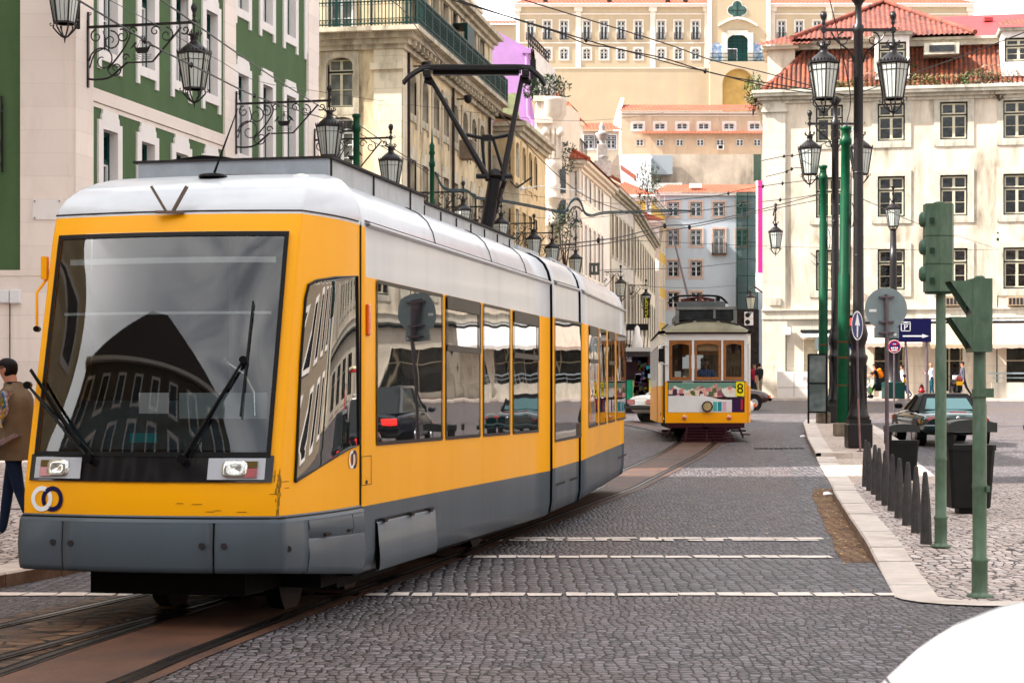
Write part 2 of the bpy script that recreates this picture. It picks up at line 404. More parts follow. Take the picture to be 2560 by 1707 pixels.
# right pavement: raised kerb stones, ramped down at the crossing
kh=lambda y:ip([(16,.012),(19.6,.012),(21.6,.13),(34.6,.13),(35,.02),(42.2,.02),(42.3,.14),(64,.14)],y)
def kerbrun(mb,y0,y1,xo,w,h,st=1.0):
 """separate stones laid end to end with fine joints"""
 Y=ys(y0,y1,st)
 for a,b in zip(Y,Y[1:]):
  b2=b-.012;j=random.uniform(-.004,.004)
  pa=[(xo(a)+.02,a),(xo(a)+w(a),a),(xo(b2)+w(b2),b2),(xo(b2)+.02,b2)]
  zt=[gz(q[1])+h(q[1])+j for q in pa]
  mb.use(m_kerb).quad(*[(q[0],q[1],z)for q,z in zip(pa,zt)])
  lo=[(xo(a),a,gz(a)-.02),(xo(b2),b2,gz(b2)-.02)]
  mid=[(xo(a),a,zt[0]-min(.02,h(a)*.5)),(xo(b2),b2,zt[3]-min(.02,h(b2)*.5))]
  mb.quad(mid[0],(pa[0][0],a,zt[0]),(pa[3][0],b2,zt[3]),mid[1])
  mb.use(m_kerbface).quad(lo[0],mid[0],mid[1],lo[1])
mb=MB();wk=lambda y:.38+.0*y
kerbrun(mb,16.94,34.6,kx,wk,kh,1.15);kerbrun(mb,35,42.25,kx,lambda y:.42,kh,1.2);kerbrun(mb,42.3,63.5,kx,wk,kh,1.2)
# platform front and right edges, rounded near corner
cor=[(3.38,16.94),(3.40,16.72),(3.50,16.50),(3.68,16.32),(3.95,16.2),(4.6,16.15),(6,16.15),(9,16.15),(14,16.15),(25,16.15)]
ci=[(3.76,16.94),(3.79,16.82),(3.86,16.72),(3.96,16.64),(4.12,16.58),(4.6,16.55),(6,16.55),(9,16.55),(14,16.55),(25,16.55)]
for i in range(len(cor)-1):
 mb.use(m_kerb).quad((*cor[i],.013),(*cor[i+1],.013),(*ci[i+1],.013),(*ci[i],.013))
xs=[kx(42.4)+.1+i*(rx(42.4)-kx(42.4)-.1)/3 for i in range(4)]
for a,b in zip(xs,xs[1:]):
 z=gz(42.3)+.14;mb.use(m_kerb).quad((a,42.3,z),(b-.01,42.3,z),(b-.01,42.7,z+.015),(a,42.7,z+.015))
 mb.use(m_kerb).quad((a,42.28,z-.15),(b-.01,42.28,z-.15),(b-.01,42.3,z),(a,42.3,z))
for a,b in zip(ys(42.8,63,1.2),ys(42.8,63,1.2)[1:]):
 b2=b-.01;q=[(rx(a)-.38,a),(rx(a),a),(rx(b2),b2),(rx(b2)-.38,b2)]
 mb.use(m_kerb).quad(*[(u,v,gz(v)+.14)for u,v in q])
 mb.use(m_kerbface).quad((rx(a),a,gz(a)),(rx(a),a,gz(a)+.14),(rx(b2),b2,gz(b2)+.14),(rx(b2),b2,gz(b2)))
tag(mb.build('kerb'),kind='structure')
mb=MB(m_walk)
strip(mb,16.9,34.9,lambda y:kx(y)+.37,lambda y:25,lambda y:min(kh(y),.128)-.002 if y>19.6 else .010,.5,nx=4)
mb.quad((3.77,16.9,.0095),(3.83,16.76,.0095),(3.96,16.62,.0095),(4.12,16.56,.0095),(25,16.53,.0095),(25,16.9,.0095))
tag(mb.build('pavement'),kind='structure')
mb=MB(m_walk2)
strip(mb,34.9,42.28,lambda y:kx(y)+.41,lambda y:rx(y),.02)
strip(mb,42.7,63,lambda y:kx(y)+.37,lambda y:rx(y)-.37,.136)
tag(mb.build('pavement'),kind='structure')
# left pavement behind the tram, falling from the houses to the kerb
mb=MB(m_walk);rows=[]
for y in ys(8,75,1.5):
 k=lx(y);rows.append([(k-.45,y,gz(y)+.135)]+[(k-.45-d,y,gz(y)+.135+.045*min(d,5))for d in(1.5,3.2,5,12,40)])
mb.grid(rows,smooth=False);tag(mb.build('pavement'),kind='structure')
mb=MB();kerbrun(mb,8,74,lambda y:-lx(y),lambda y:.46,lambda y:.14,1.1)
mb.v=[(-v[0],v[1],v[2])for v in mb.v];tag(mb.build('kerb'),kind='structure')
mb=MB(m_line);
for y in ys(9,30,.7):pass
# tram track: worn brown bed and grooved rails curving out of the picture
def smooth_line(pts,n=8):
 out=[];P=[Vector(p)for p in pts];P=[P[0]*2-P[1]]+P+[P[-1]*2-P[-2]]
 for i in range(1,len(P)-2):
  for k in range(n):
   t=k/n;a,b,c,d=P[i-1:i+3]
   out.append(.5*((2*b)+(c-a)*t+(2*a-5*b+4*c-d)*t*t+(3*b-a-3*c+d)*t**3))
 out.append(P[-2]);return out
def offs(line,d):
 r=[]
 for i,p in enumerate(line):
  t=(line[min(i+1,len(line)-1)]-line[max(i-1,0)]);n=Vector((t.y,-t.x)).normalized();r.append(p+n*d)
 return r
def ribbon(mb,A,B,dz):
 mb.grid([[(a.x,a.y,gz(a.y)+dz),(b.x,b.y,gz(b.y)+dz)]for a,b in zip(A,B)],smooth=False)
main=smooth_line([(-3.6,7.5),(-2.86,11.83),(-2.62,13.43),(-1.97,17),(-1.28,20.5),(-.55,24.3),(.45,29),(1.9,35.5),(3.2,41),(4.25,46),(4.9,51),(4.6,58),(3.6,66)],8)
side_=smooth_line([(-4.75,7.5),(-4.22,11.5),(-3.75,13.6),(-3.1,16.2),(-2.3,19.2),(-1.28,24),(-.2,29),(1.3,35.5)],8)
mb=MB(m_mosaic);ribbon(mb,offs(side_,-.75),offs(side_,.95),.005);
mb.use(m_track);ribbon(mb,offs(main,-.47),offs(main,.62),.009)
tag(mb.build('track_bed'),kind='structure')
mb=MB()
for ln in(main,side_):
 for s_ in(-.45,.45):
  c=offs(ln,s_)
  mb.use(m_rail);ribbon(mb,offs(ln,s_-.045),offs(ln,s_+.012),.0135)
  mb.use(m_groove);ribbon(mb,offs(ln,s_+.012),offs(ln,s_+.048),.0135)
  mb.use(m_rail);ribbon(mb,offs(ln,s_+.048),offs(ln,s_+.07),.0135)
  mb.use(m_groove);ribbon(mb,offs(ln,s_-.085),offs(ln,s_-.045),.0115)
tag(mb.build('tram_rail'),kind='structure')
# iron drain by the far kerb
mb=MB(m_groove);
for i in range(10):mb.box((kx(46)-1.3+i*.12,46,gz(46)+.012),(.07,.35,.012))
tag(mb.build('drain_grate',origin=(kx(46)-.7,46,gz(46))),'slotted iron drain grate set in the road beside the far kerb','drain')
# ================================================================ BUILDINGS
g_dark=Mglass_dark('window_glass',(.014,.015,.017),.06,1.5,.25,2.2,.03)
g_pale=Mglass_dark('curtained_glass',(.16,.16,.15),.12,1.5,0,1,.12)
m_cream_j=M('joinery_cream',(.55,.50,.38),.6,var=.1,vs=6)
m_white_j=M('joinery_white',(.72,.72,.72),.5)
m_green_j=M('joinery_green',(.012,.075,.065),.45)
m_black_j=M('joinery_dark',(.022,.028,.03),.5)
m_iron=M('wrought_iron',(.022,.017,.020),.5,.3,var=.3,vs=12)
m_iron_green=M('green_ironwork',(.012,.062,.052),.45)
m_slate=M('dark_gutter',(.06,.05,.05),.7,var=.3)
class Fac:
 def __init__(s,P0,P1):
  s.P0=Vector(P0);s.P1=Vector(P1);s.d=(s.P1-s.P0);s.len=s.d.length;s.U=s.d.normalized();s.N=Vector((-s.U.y,s.U.x))
 def pt(s,u,z,d=0.):
  q=s.P0+s.U*u+s.N*d;return Vector((q.x,q.y,z))
 def hit(s,px):
  k=(px-1280)/F
  u=(k*s.P0.y-s.P0.x)/(s.U.x-k*s.U.y);return u,s.P0.y+s.U.y*u
 def u(s,px):return s.hit(px)[0]
 def z(s,px,py):return H-(py-HZ)/F*s.hit(px)[1]
 def uz(s,p):return s.u(p[0]),s.z(p[0],p[1])
 def box(s,mb,u0,u1,z0,z1,d0,d1=.02):
  p=[s.pt(a,b,c)for c in(d0,d1)for a,b in((u0,z0),(u1,z0),(u1,z1),(u0,z1))]
  mb.add(p,[(0,1,2,3),(7,6,5,4),(0,4,5,1),(1,5,6,2),(2,6,7,3),(3,7,4,0)])
 def M4(s,u,z,d=0.):
  o=s.pt(u,z,d);return Matrix(((s.U.x,s.N.x,0,o.x),(s.U.y,s.N.y,0,o.y),(0,0,1,o.z),(0,0,0,1)))
def wallgrid(mb,f,ops,z0,z1,u0=0.,u1=None,ztop=None):
 """wall with real openings (u0,u1,z0,z1)"""
 u1=f.len if u1 is None else u1
 us=sorted({u0,u1,*[o[0]for o in ops],*[o[1]for o in ops]});zs=sorted({z0,z1,*[o[2]for o in ops],*[o[3]for o in ops]})
 us=[u for u in us if u0-1e-6<=u<=u1+1e-6];zs=[z for z in zs if z0-1e-6<=z<=z1+1e-6]
 for j in range(len(zs)-1):
  run=None
  for i in range(len(us)-1):
   cu,cz=(us[i]+us[i+1])/2,(zs[j]+zs[j+1])/2
   solid=not any(o[0]<cu<o[1]and o[2]<cz<o[3]for o in ops)
   if solid and run is None:run=us[i]
   if run is not None and(not solid or i==len(us)-2):
    e=us[i+1]if solid else us[i]
    mb.quad(f.pt(run,zs[j]),f.pt(e,zs[j]),f.pt(e,zs[j+1]),f.pt(run,zs[j+1]));run=None
_W={}
def winmesh(st,w,h):
 key=(st['id'],round(w,2),round(h,2))
 if key in _W:return _W[key]
 g=st.get;sw=g('sw',.2);swt=g('swt',sw);pr=g('pr',.05);rev=g('rev',.25);arch=g('arch',0.)
 m=MB(g('stone'));x0,x1=-w/2,w/2;B=lambda a,b,c,d,y0,y1:m.box(((a+b)/2,(y0+y1)/2,(c+d)/2),(b-a,abs(y1-y0),d-c))
 bot=g('bot',sw)
 if sw:
  B(x0-sw,x0,-bot,h,-pr,.01);B(x1,x1+sw,-bot,h,-pr,.01);B(x0-sw,x1+sw,h,h+swt,-pr,.01)
  if bot:B(x0,x1,-bot,0,-pr-g('sill',.0),.01)
 if g('crown'):
  c=g('crown');pass
  poly=[(-w/2-sw*.35,0),(w/2+sw*.35,0),(w/2+sw*.35,c*.45),(w/2+sw*.1,c*.7),(w/2+sw*.1,c),(-w/2-sw*.1,c),(-w/2-sw*.1,c*.7),(-w/2-sw*.35,c*.45)]
  m.extr(poly,lambda u,v,d:Vector((u,-pr+d,h+swt+v)),pr+.01)
 if g('feet'):
  c=g('feet');B(x0-sw,x0-sw*.35,-bot-c,-bot,-pr,.008);B(x1+sw*.35,x1+sw,-bot-c,-bot,-pr,.008)
 if g('cornice'):B(x0-sw-.12,x1+sw+.12,h+sw+.02,h+sw+.14,-pr-.14,.0)
 m.use(g('revm',g('stone')))
 m.quad((x0,-pr,0),(x0,rev,0),(x0,rev,h),(x0,-pr,h));m.quad((x1,rev,0),(x1,-pr,0),(x1,-pr,h),(x1,rev,h))
 m.quad((x0,-pr,h),(x0,rev,h),(x1,rev,h),(x1,-pr,h));m.quad((x0,rev,0),(x0,-pr,0),(x1,-pr,0),(x1,rev,0))
 if arch:
  n=10;A=[(x0+w*i/n,h-arch*(1-math.sqrt(max(0,1-(2*i/n-1)**2))))for i in range(n+1)]
  m.use(g('stone'))
  for(a,za),(b,zb)in zip(A,A[1:]):
   m.quad((a,-pr-.004,za),(b,-pr-.004,zb),(b,-pr-.004,h+.003),(a,-pr-.004,h+.003));m.quad((a,-pr,za),(b,-pr,zb),(b,rev,zb),(a,rev,za))
 fw=g('fw',.06);m.use(g('outer'));yj=rev-.09
 B(x0,x0+fw,0,h,yj,rev);B(x1-fw,x1,0,h,yj,rev);B(x0+fw,x1-fw,h-fw,h,yj,rev);B(x0+fw,x1-fw,0,fw,yj,rev)
 tr=g('tr',.68);cas=g('cas');cw=g('cw',.05);yc=yj+.02
 if tr<1:B(x0+fw,x1-fw,h*tr-.035,h*tr+.035,yj+.002,rev)
 m.use(cas)
 zones=[(fw,h*tr-.035 if tr<1 else h-fw)]+([(h*tr+.035,h-fw)]if tr<1 else[])
 for zi,(a,b)in enumerate(zones):
  if zi==1 and g('trm'):m.use(g('trm'))
  for l,r in((x0+fw,0),(0,x1-fw)):
   B(l,l+cw,a,b,yc,rev-.01);B(r-cw,r,a,b,yc,rev-.01);B(l+cw,r-cw,a,a+cw,yc,rev-.01);B(l+cw,r-cw,b-cw,b,yc,rev-.01)
   nb=g('bars',1)if zi==0 else 0
   for k in range(nb):
    zz=a+(b-a)*(k+1)/(nb+1);B(l+cw,r-cw,zz-.015,zz+.015,yc+.01,rev-.012)
 p=MB(g('glass',g_dark));p.quad((x0,rev-.015,0),(x1,rev-.015,0),(x1,rev-.015,h),(x0,rev-.015,h))
 if g('blind'):
  m.use(m_white_j)
 r=None
 if g('rail'):
  r=MB(g('railm',m_iron));rh=g('rail');d=.12+g('raild',0)
  r.box((0,-d,rh),(w+.3,.04,.05));r.box((0,-d,.06),(w+.3,.04,.04));n=max(5,int(w/.13))
  for i in range(n+1):r.box((-w/2-.1+(w+.2)*i/n,-d,rh/2),(.022,.022,rh))
  r.box((0,-d/2,-.03),(w+.35,d+.1,.09))
  for s_ in(-1,1):r.box((s_*(w/2+.14),-d/2,rh/2+.02),(.03,d,rh))
 def mk(b,nm):
  o=b.build(nm);me=o.data;bpy.data.objects.remove(o);return me
 _W[key]=(mk(m,'window'),mk(p,'pane'),mk(r,'balcony_rail')if r else None);return _W[key]
def window(parent,f,u,z,w,h,st,name='window'):
 a,b,c=winmesh(st,w,h);M4=WM[parent.name].inverted()@f.M4(u,z)
 o=bpy.data.objects.new(name,a);C.objects.link(o);o.parent=parent;o.matrix_local=M4;o.matrix_basis=M4
 q=bpy.data.objects.new('pane',b);C.objects.link(q);q.parent=o
 if c:r=bpy.data.objects.new('balcony_rail',c);C.objects.link(r);r.parent=o
 return o
def wins(parent,f,specs,st,ops,name='window'):
 """specs: (u_centre, z_bottom, w, h)"""
 for u,z,w,h in specs:
  window(parent,f,u,z,w,h,st,name);ops.append((u-w/2,u+w/2,z,z+h))
def rooffn(mb,mat,poly,pitch=.24,amp=.05,e=None,seg=4):
 """tiled roof plane: poly 3-D points, first edge = eave; corrugated up the slope, UV in metres"""
 P=[Vector(p)for p in poly];E=(P[1]-P[0]).normalized()
 nrm=(P[1]-P[0]).cross(P[2]-P[1]).normalized()
 if nrm.z<0:nrm=-nrm
 Sd=nrm.cross(E).normalized()
 if Sd.z<0:Sd=-Sd
 q=[((p-P[0]).dot(E),(p-P[0]).dot(Sd))for p in P];e0,e1=min(a for a,b in q),max(a for a,b in q)
 def span(x):
  ys_=[]
  for(ax,ay),(bx,by)in zip(q,q[1:]+q[:1]):
   if(ax-x)*(bx-x)<=0 and abs(ax-bx)>1e-9:ys_.append(ay+(by-ay)*(x-ax)/(bx-ax))
  return(min(ys_),max(ys_))if ys_ else(0,0)
 n=max(1,int(round((e1-e0)/pitch)));mb.use(mat);rows=[];uv=[]
 tot=n*seg
 for i in range(tot+1):
  x=e0+(e1-e0)*i/tot;x_=min(max(x,e0+1e-4),e1-1e-4);a,b=span(x_);ph=(i%seg)/seg
  hgt=amp*math.sin(math.pi*ph)if ph<1 else 0
  nn=4
  rows.append([P[0]+E*x+Sd*(a+(b-a)*k/nn)+nrm*hgt for k in range(nn+1)]);uv+=[(x,a+(b-a)*k/nn)for k in range(nn+1)]
 mb.grid(rows,smooth=True,uv=uv)
def P3(f,u,z,d=0):return f.pt(u,z,d)
# ---------------------------------------------------------------- the green building, left
m_gw=M('green_render',(.105,.17,.08),.8,var=.07,vs=1.3,bump=.12,bs=12,stain=(.07,.13,.055),samt=.5,sth=.5)
m_gst=Mstone('pale_ashlar',(.78,.69,.63),9,.53,samt=.25,stain=(.45,.36,.32),jc=.90)
m_gsurround=M('pale_surround',(.76,.72,.70),.7,var=.05,vs=2,bump=.1,stain=(.5,.42,.36),samt=.4)
G0=(-10.04,44.0);Gd=Vector((.2254,.9743));GL=17.05;G1=(G0[0]+Gd.x*GL,G0[1]+Gd.y*GL)
fg=Fac(G0,G1);ff=Fac((-40.2,44.0),G0)
gb=thing('green_building','green rendered building with stepped white stone window surrounds behind the front of the tram','building',(-10.04,44,gz(44)))
mb=MB(m_gw);ops=[]
stg=dict(id='gr',stone=m_gsurround,sw=.26,swt=.20,pr=.05,rev=.26,crown=.26,feet=.22,bot=.24,outer=m_green_j,cas=m_white_j,trm=m_green_j,tr=.72,bars=1,fw=.05,cw=.05)
def gcol(cx,top,bot=None,h=None):
 """column from zoom pixels: centre x, top row pixel, bottom row pixel"""
 px,py=Z1(cx,top);u=fg.u(px);zt=fg.z(px,py);zb=fg.z(px,Z1(cx,bot)[1])if bot else zt-h
 return u,zb,zt
W1=.80
sp=[]
for cx in(745,1003,1235,1440):
 u=fg.u(Z1(cx,0)[0]);sp.append(u)
_,_,zt1=gcol(734,895,None,2.5)
_,zb2,zt2=gcol(1418,75,640)
lst=[(u,zt1-2.6,W1,2.6)for u in sp]+[(u,zb2,W1,zt2-zb2)for u in sp]+[(u,zb2+4.4,W1,zt2-zb2)for u in sp]+[(u,zt1-6.4,W1,2.5)for u in sp]
_,zb3,zt3=gcol(1637,505,1050)
_,zb4,_=gcol(1622,-400,55)
for cx in(1655,1823,1982,2125):
 u=fg.u(Z1(cx,0)[0]);lst+=[(u,zb3,W1,zt3-zb3),(u,zb4,W1,zt3-zb3),(u,zb3-4.3,W1,zt3-zb3)]
wins(gb,fg,lst,stg,ops)
wallgrid(mb,fg,ops,0,21)
wallgrid(mb,ff,[],0,21);back=[Vector(G1),Vector((G1[0]-14,G1[1]+3)),Vector((-40,60)),Vector((-40.2,44))]
for a,b in zip(back,back[1:]):mb.quad((a.x,a.y,0),(b.x,b.y,0),(b.x,b.y,21),(a.x,a.y,21))
mb.build('wall',gb,world=True)
mb=MB(m_gst)
fg.box(mb,-.02,fg.u(228),0,21,-.06);fg.box(mb,fg.u(Z1(1525,0)[0]),fg.u(Z1(1600,0)[0]),0,21,-.06);fg.box(mb,GL-.9,GL+.05,0,21,-.08)
uu=ff.u(52);ff.box(mb,uu,ff.len-.14,0,21,-.06);ff.box(mb,ff.len-.16,ff.len-.02,0,21,-.02)
z0=fg.z(*Z1(630,690));z1=fg.z(*Z1(630,600));
fg.box(mb,fg.u(228)+.002,fg.u(Z1(1525,0)[0])-.002,z0,z1,-.05);fg.box(mb,fg.u(228)+.002,fg.u(Z1(1525,0)[0])-.002,z0-.12,z0-.02,-.02)
ff.box(mb,ff.u(-200),uu-.002,0,ff.z(20,690),-.055);ff.box(mb,ff.u(-200),ff.len-.03,ff.z(20,690),ff.z(20,715)+.36,-.075)
mb.build('stone_dressing',gb,world=True)
mb=MB(M('roof_dark',(.2,.1,.07),.8));mb.quad((G0[0],G0[1],21),(G1[0],G1[1],21),(G1[0]-14,G1[1]+3,23),(-40,60,23),(-40.2,44,21));mb.build('roof',gb,world=True)
mb=MB(m_gsurround);c=ff.pt(ff.u(120),ff.z(120,525),-.075);mb.box(c,(.66,.03,.46));
mb.use(m_iron)
for a in(-1,1):
 for b in(-1,1):mb.cyl(c+Vector((a*.28,-.02,b*.19)),c+Vector((a*.28,-.035,b*.19)),.015)
tag(mb.build('wall_plaque',origin=c),'blank pale stone plaque with corner bolts on the pilaster of the green building','plaque')
mb=MB(m_white_j);c=ff.pt(ff.u(28),ff.z(28,742),-.12);mb.box(c+Vector((-.12,0,0)),(.22,.14,.30),bev=.02);mb.box(c+Vector((.13,0,0)),(.24,.16,.32),bev=.02)
mb.use(m_slate).tube([c+Vector((0,0,-.16)),c+Vector((0,0,-2.6))],.015,6)
tag(mb.build('utility_box',origin=c),'white cable junction box with pipe on the wall above the man with the map','utility box')
# ---------------------------------------------------------------- old stained building with the long balcony
m_bw=M('ochre_stained_render',(.66,.54,.37),.85,var=.1,vs=1.1,bump=.2,bs=14,stain=(.15,.105,.065),samt=.9,sth=.46,sscale=.45)
m_bst=Mstone('old_limestone',(.62,.54,.42),1.2,.62,samt=.8,stain=(.12,.095,.07))
m_bsur=M('old_surround',(.52,.46,.36),.8,var=.12,vs=3,bump=.2,stain=(.13,.1,.07),samt=.8,sth=.45)
B0=Vector((-4.21,73.0));Bd=Vector((.173,1)).normalized();BL=18.8;B1=B0+Bd*BL
bl_=B0-Vector((10,-1.74*.0));fb=Fac(B0,B1);fbf=Fac(B0+Vector((-9,1.57)),B0)
bb=thing('stained_building','weathered ochre corner building with a long green iron balcony under its cornice','building',(B0.x,B0.y,gz(73)))
st_tall=dict(id='bt',stone=m_bsur,sw=.22,pr=.06,rev=.28,bot=.3,arch=.32,feet=.22,outer=m_black_j,cas=m_white_j,tr=.7,bars=1,cw=.05)
st_low=dict(id='bl',stone=m_bsur,sw=.22,pr=.06,rev=.28,bot=.25,crown=.28,outer=m_black_j,cas=m_cream_j,tr=.72,bars=1,cw=.05)
st_up=dict(id='bu',stone=m_bsur,sw=.18,pr=.05,rev=.25,bot=.1,arch=.25,outer=m_black_j,cas=m_cream_j,tr=.75,bars=2,cw=.06)
ops=[];cols=[fb.u(Z2(c,0)[0])for c in(628,711,786,854,920,985,1046,1102)]
zt=fb.z(*Z2(628,500));zb=fb.z(*Z2(628,782));zlt=fb.z(*Z2(632,1095));zbal=fb.z(*Z2(711,235))+.2
sp=[(u,zb,1.05,zt-zb)for u in cols]+[(u,zlt-2.5,1.05,2.5)for u in cols]+[(u,zlt-6.6,1.2,2.8)for u in cols]
wins(bb,fb,sp[:8],st_tall,ops);wins(bb,fb,sp[8:],st_low,ops)
zbz=fb.z(*Z2(600,262));
wins(bb,fb,[(u,zbz+.35,1.1,2.75)for u in cols],st_up,ops)
opf=[];u=fbf.u(850);wins(bb,fbf,[(u,fbf.z(850,269),1.06,fbf.z(850,144)-fbf.z(850,269))],dict(st_tall,id='bf',arch=.3,cas=m_cream_j,glass=g_pale,tr=.72),opf)
wins(bb,fbf,[(fbf.u(852),fbf.z(850,92),1.0,2.8),(fbf.u(852),fbf.z(850,430),1.06,2.1)],dict(st_up,id='bg',cas=m_white_j,glass=g_pale),opf)
zcor=fb.z(*Z2(1185,285));TOP=zcor
mb=MB(m_bw);wallgrid(mb,fb,ops,0,TOP);wallgrid(mb,fbf,opf,0,TOP)
q=[B1,B1+Vector((-9,1.6)),fbf.P0]
for a,b in zip(q,q[1:]):mb.quad((a.x,a.y,0),(b.x,b.y,0),(b.x,b.y,TOP),(a.x,a.y,TOP))
mb.build('wall',bb,world=True)
mb=MB(m_bst)
fb.box(mb,-.03,.7,0,zbz-.6,-.07);fbf.box(mb,fbf.len-1.05,fbf.len+.03,0,zbz-1.4,-.09);fbf.box(mb,fbf.len-1.2,fbf.len+.12,zbz-1.4,zbz-1.15,-.2)
fbf.box(mb,fbf.len-1.05,fbf.len+.05,zbz-1.15,zbz-.6,-.11)
fb.box(mb,BL-.7,BL+.03,0,TOP,-.07);fb.box(mb,BL*.56,BL*.56+.5,zbz,TOP,-.06)
mb.use(m_bsur)
for k,(zz,d)in enumerate(((zbz-.62,.18),(zbz-.44,.34),(zbz-.24,.55))):
 fb.box(mb,-d,BL+.1,zz,zz+.2,-d);fbf.box(mb,0,fbf.len+d-.004,zz+.003,zz+.197,-d+.003)
n=26
for i in range(n):u=.3+i*(BL-.6)/n;fb.box(mb,u,u+.22,zbz-.44,zbz-.06,-.50)
for k,d in enumerate((.15,.32,.55)):fb.box(mb,-d,BL+d*.7,TOP-.5+k*.2,TOP-.31+k*.2,-d);fbf.box(mb,0,fbf.len+d-.004,TOP-.497+k*.2,TOP-.313+k*.2,-d+.003)
mb.build('cornice',bb,world=True)
# attic storey with balustrade
mb=MB(m_bst);ub=BL-.1
fb.box(mb,.2,BL-.1,TOP+.10,TOP+.35,.35,.6);fb.box(mb,.2,BL-.1,TOP+1.15,TOP+1.32,.35,.6)
for i in range(40):fb.box(mb,.3+i*.46,.3+i*.46+.2,TOP+.35,TOP+1.15,.4,.55)
fb.box(mb,.2,BL-.1,TOP+.1,TOP+3.6,1.3,6)
mb.build('attic',bb,world=True)
mb=MB(Mtile('old_clay',(.42,.16,.09),(.30,.12,.07),(.08,.05,.04)));a,b=fb.pt(.2,TOP+3.6,1),fb.pt(BL,TOP+3.6,1)
rooffn(mb,mb.mats[0],[a,b,fb.pt(BL,TOP+5.5,5),fb.pt(.2,TOP+5.5,5)]);mb.build('roof',bb,world=True)
# the long balcony: slab, rail, balusters with rings
mb=MB(m_bsur);D=.85
fb.box(mb,-D,BL+.1,zbz-.04,zbz+.14,-D,.0);fbf.box(mb,0,fbf.len+D-.003,zbz-.037,zbz+.137,-D+.003,0);bal=mb.build('balcony',bb,world=True)
mb=MB(m_iron_green);zr=fbf.z(1028,27);RH=1.12;zt_=zbz+.14
for f_,a,b in((fb,-D+.05,BL+.05),(fbf,0,fbf.len+D-.05)):
 for z_,t_ in((zt_+RH,.06),(zt_+RH-.2,.03),(zt_+.08,.045),(zt_+.26,.025)):
  f_.box(mb,a,b,z_-t_/2,z_+t_/2,-D+.03,-D+.08)
 n=int((b-a)/.135)
 for i in range(n+1):
  u=a+(b-a)*i/n;w=.045 if i%10==0 else .014
  f_.box(mb,u-w,u+w,zt_,zt_+RH-.02,-D+.035,-D+.075)
  if i<n:
   for zc_,rr in((zt_+RH-.27,.06),(zt_+.17,.05)):
    c=f_.pt(u+.0675,zc_,-D+.055);pts=[c+Vector((f_.U.x,f_.U.y,0))*(rr*math.cos(t*math.pi/4))+Vector((0,0,rr*math.sin(t*math.pi/4)))for t in range(9)]
    mb.tube(pts,.012,3,cap=False)
r_=mb.build('balcony_rail',bal)
r_.data.transform(WM[bb.name].inverted())
# dark folded shutter-awning, air conditioners, flood lamps, drain pipes
mb=MB(m_iron_green);u=fb.u(Z2(925,0)[0]);fb.box(mb,u-.8,u+.8,zbz+.2,fb.z(*Z2(925,195)),-.7,-.55)
fb.box(mb,u-.8,u+.8,fb.z(*Z2(925,195)),fb.z(*Z2(925,195))+.06,-.7,0);tag(mb.build('awning',bb,world=True),'dark green hanging canvas over the balcony')
for zx,zy,lb in((965,1030,'box air conditioner hung between the windows of the stained ochre building'),):
 u,z=fb.uz(Z2(zx,zy));mb=MB(M('ac_metal',(.22,.17,.12),.6,var=.2));fb.box(mb,u-.45,u+.45,z-.4,z+.4,-.6,0);mb.use(m_black_j)
 for k in range(6):fb.box(mb,u-.4,u+.4,z-.3+k*.11,z-.25+k*.11,-.61,-.6)
 tag(mb.build('air_conditioner',origin=fb.pt(u,z,-.3)),lb,'air conditioner')
for i,(zx,zy,lb)in enumerate(((640,455,'black floodlight under the balcony at the corner of the stained building'),(935,680,'black floodlight under the middle of the long green balcony'))):
 u,z=fb.uz(Z2(zx,zy));mb=MB(m_iron);c=fb.pt(u,z,-.5);mb.cyl(fb.pt(u,z,0),c,.03);mb.lathe([(.05,-.2),(.16,-.1),(.19,.1),(.19,.14)],c,12)
 mb.use(g_pale).lathe([(.001,.141),(.18,.141)],c,12);tag(mb.build('floodlight',origin=c),lb,'floodlight','floodlights under the balcony')
mb=MB(m_slate)
for u in(.85,BL*.5,BL-.8):mb=MB(m_slate);mb.tube([fb.pt(u,2,-.1),fb.pt(u,zbz-.6,-.1)],.06,8);mb.build('drain_pipe',bb,world=True)
# ---------------------------------------------------------------- second ochre building
q0=at(1295,500,92);D0=Vector((q0.x,q0.y));D1=D0+Bd*8.6;fd=Fac(D0,D1);fdf=Fac(D0+Vector((-4,.7)),D0)
db=thing('ochre_building','narrow ochre house with tall arched windows beyond the long balcony','building',(D0.x,D0.y,gz(92)))
m_dw=M('warm_ochre_render',(.70,.54,.34),.85,var=.08,vs=1.2,bump=.15,stain=(.35,.24,.14),samt=.7,sth=.5)
ops=[];zt=fd.z(*Z2(1343,975));zb=fd.z(*Z2(1343,1212));zl=fd.z(*Z2(1343,1432))
cols=[fd.u(Z2(c,0)[0])for c in(1343,1387,1430,1466)]
wins(db,fd,[(u,zb,1.05,zt-zb)for u in cols],dict(st_tall,id='dt',stone=m_dw,glass=g_pale),ops);wins(db,fd,[(u,zl-2.6,1.05,2.6)for u in cols]+[(u,zl-6.4,1.05,2.6)for u in cols],dict(st_tall,id='dl',arch=0,stone=m_dw),ops)
TD=fd.z(*Z2(1360,880));mb=MB(m_dw);wallgrid(mb,fd,ops,0,TD);wallgrid(mb,fdf,[],0,TD)
mb.quad((D1.x,D1.y,0),(D1.x-4,D1.y+.7,0),(D1.x-4,D1.y+.7,TD),(D1.x,D1.y,TD));mb.build('wall',db,world=True)
mb=MB(m_bst);fdf.box(mb,0,fdf.len+.02,0,TD-1.3,-.06);
mb.use(m_bsur)
for k,d in enumerate((.15,.3,.5)):fd.box(mb,-d,fd.len+d,TD-.4+k*.22,TD-.19+k*.22,-d);fdf.box(mb,0,fdf.len+d-.004,TD-.397+k*.22,TD-.193+k*.22,-d+.003)
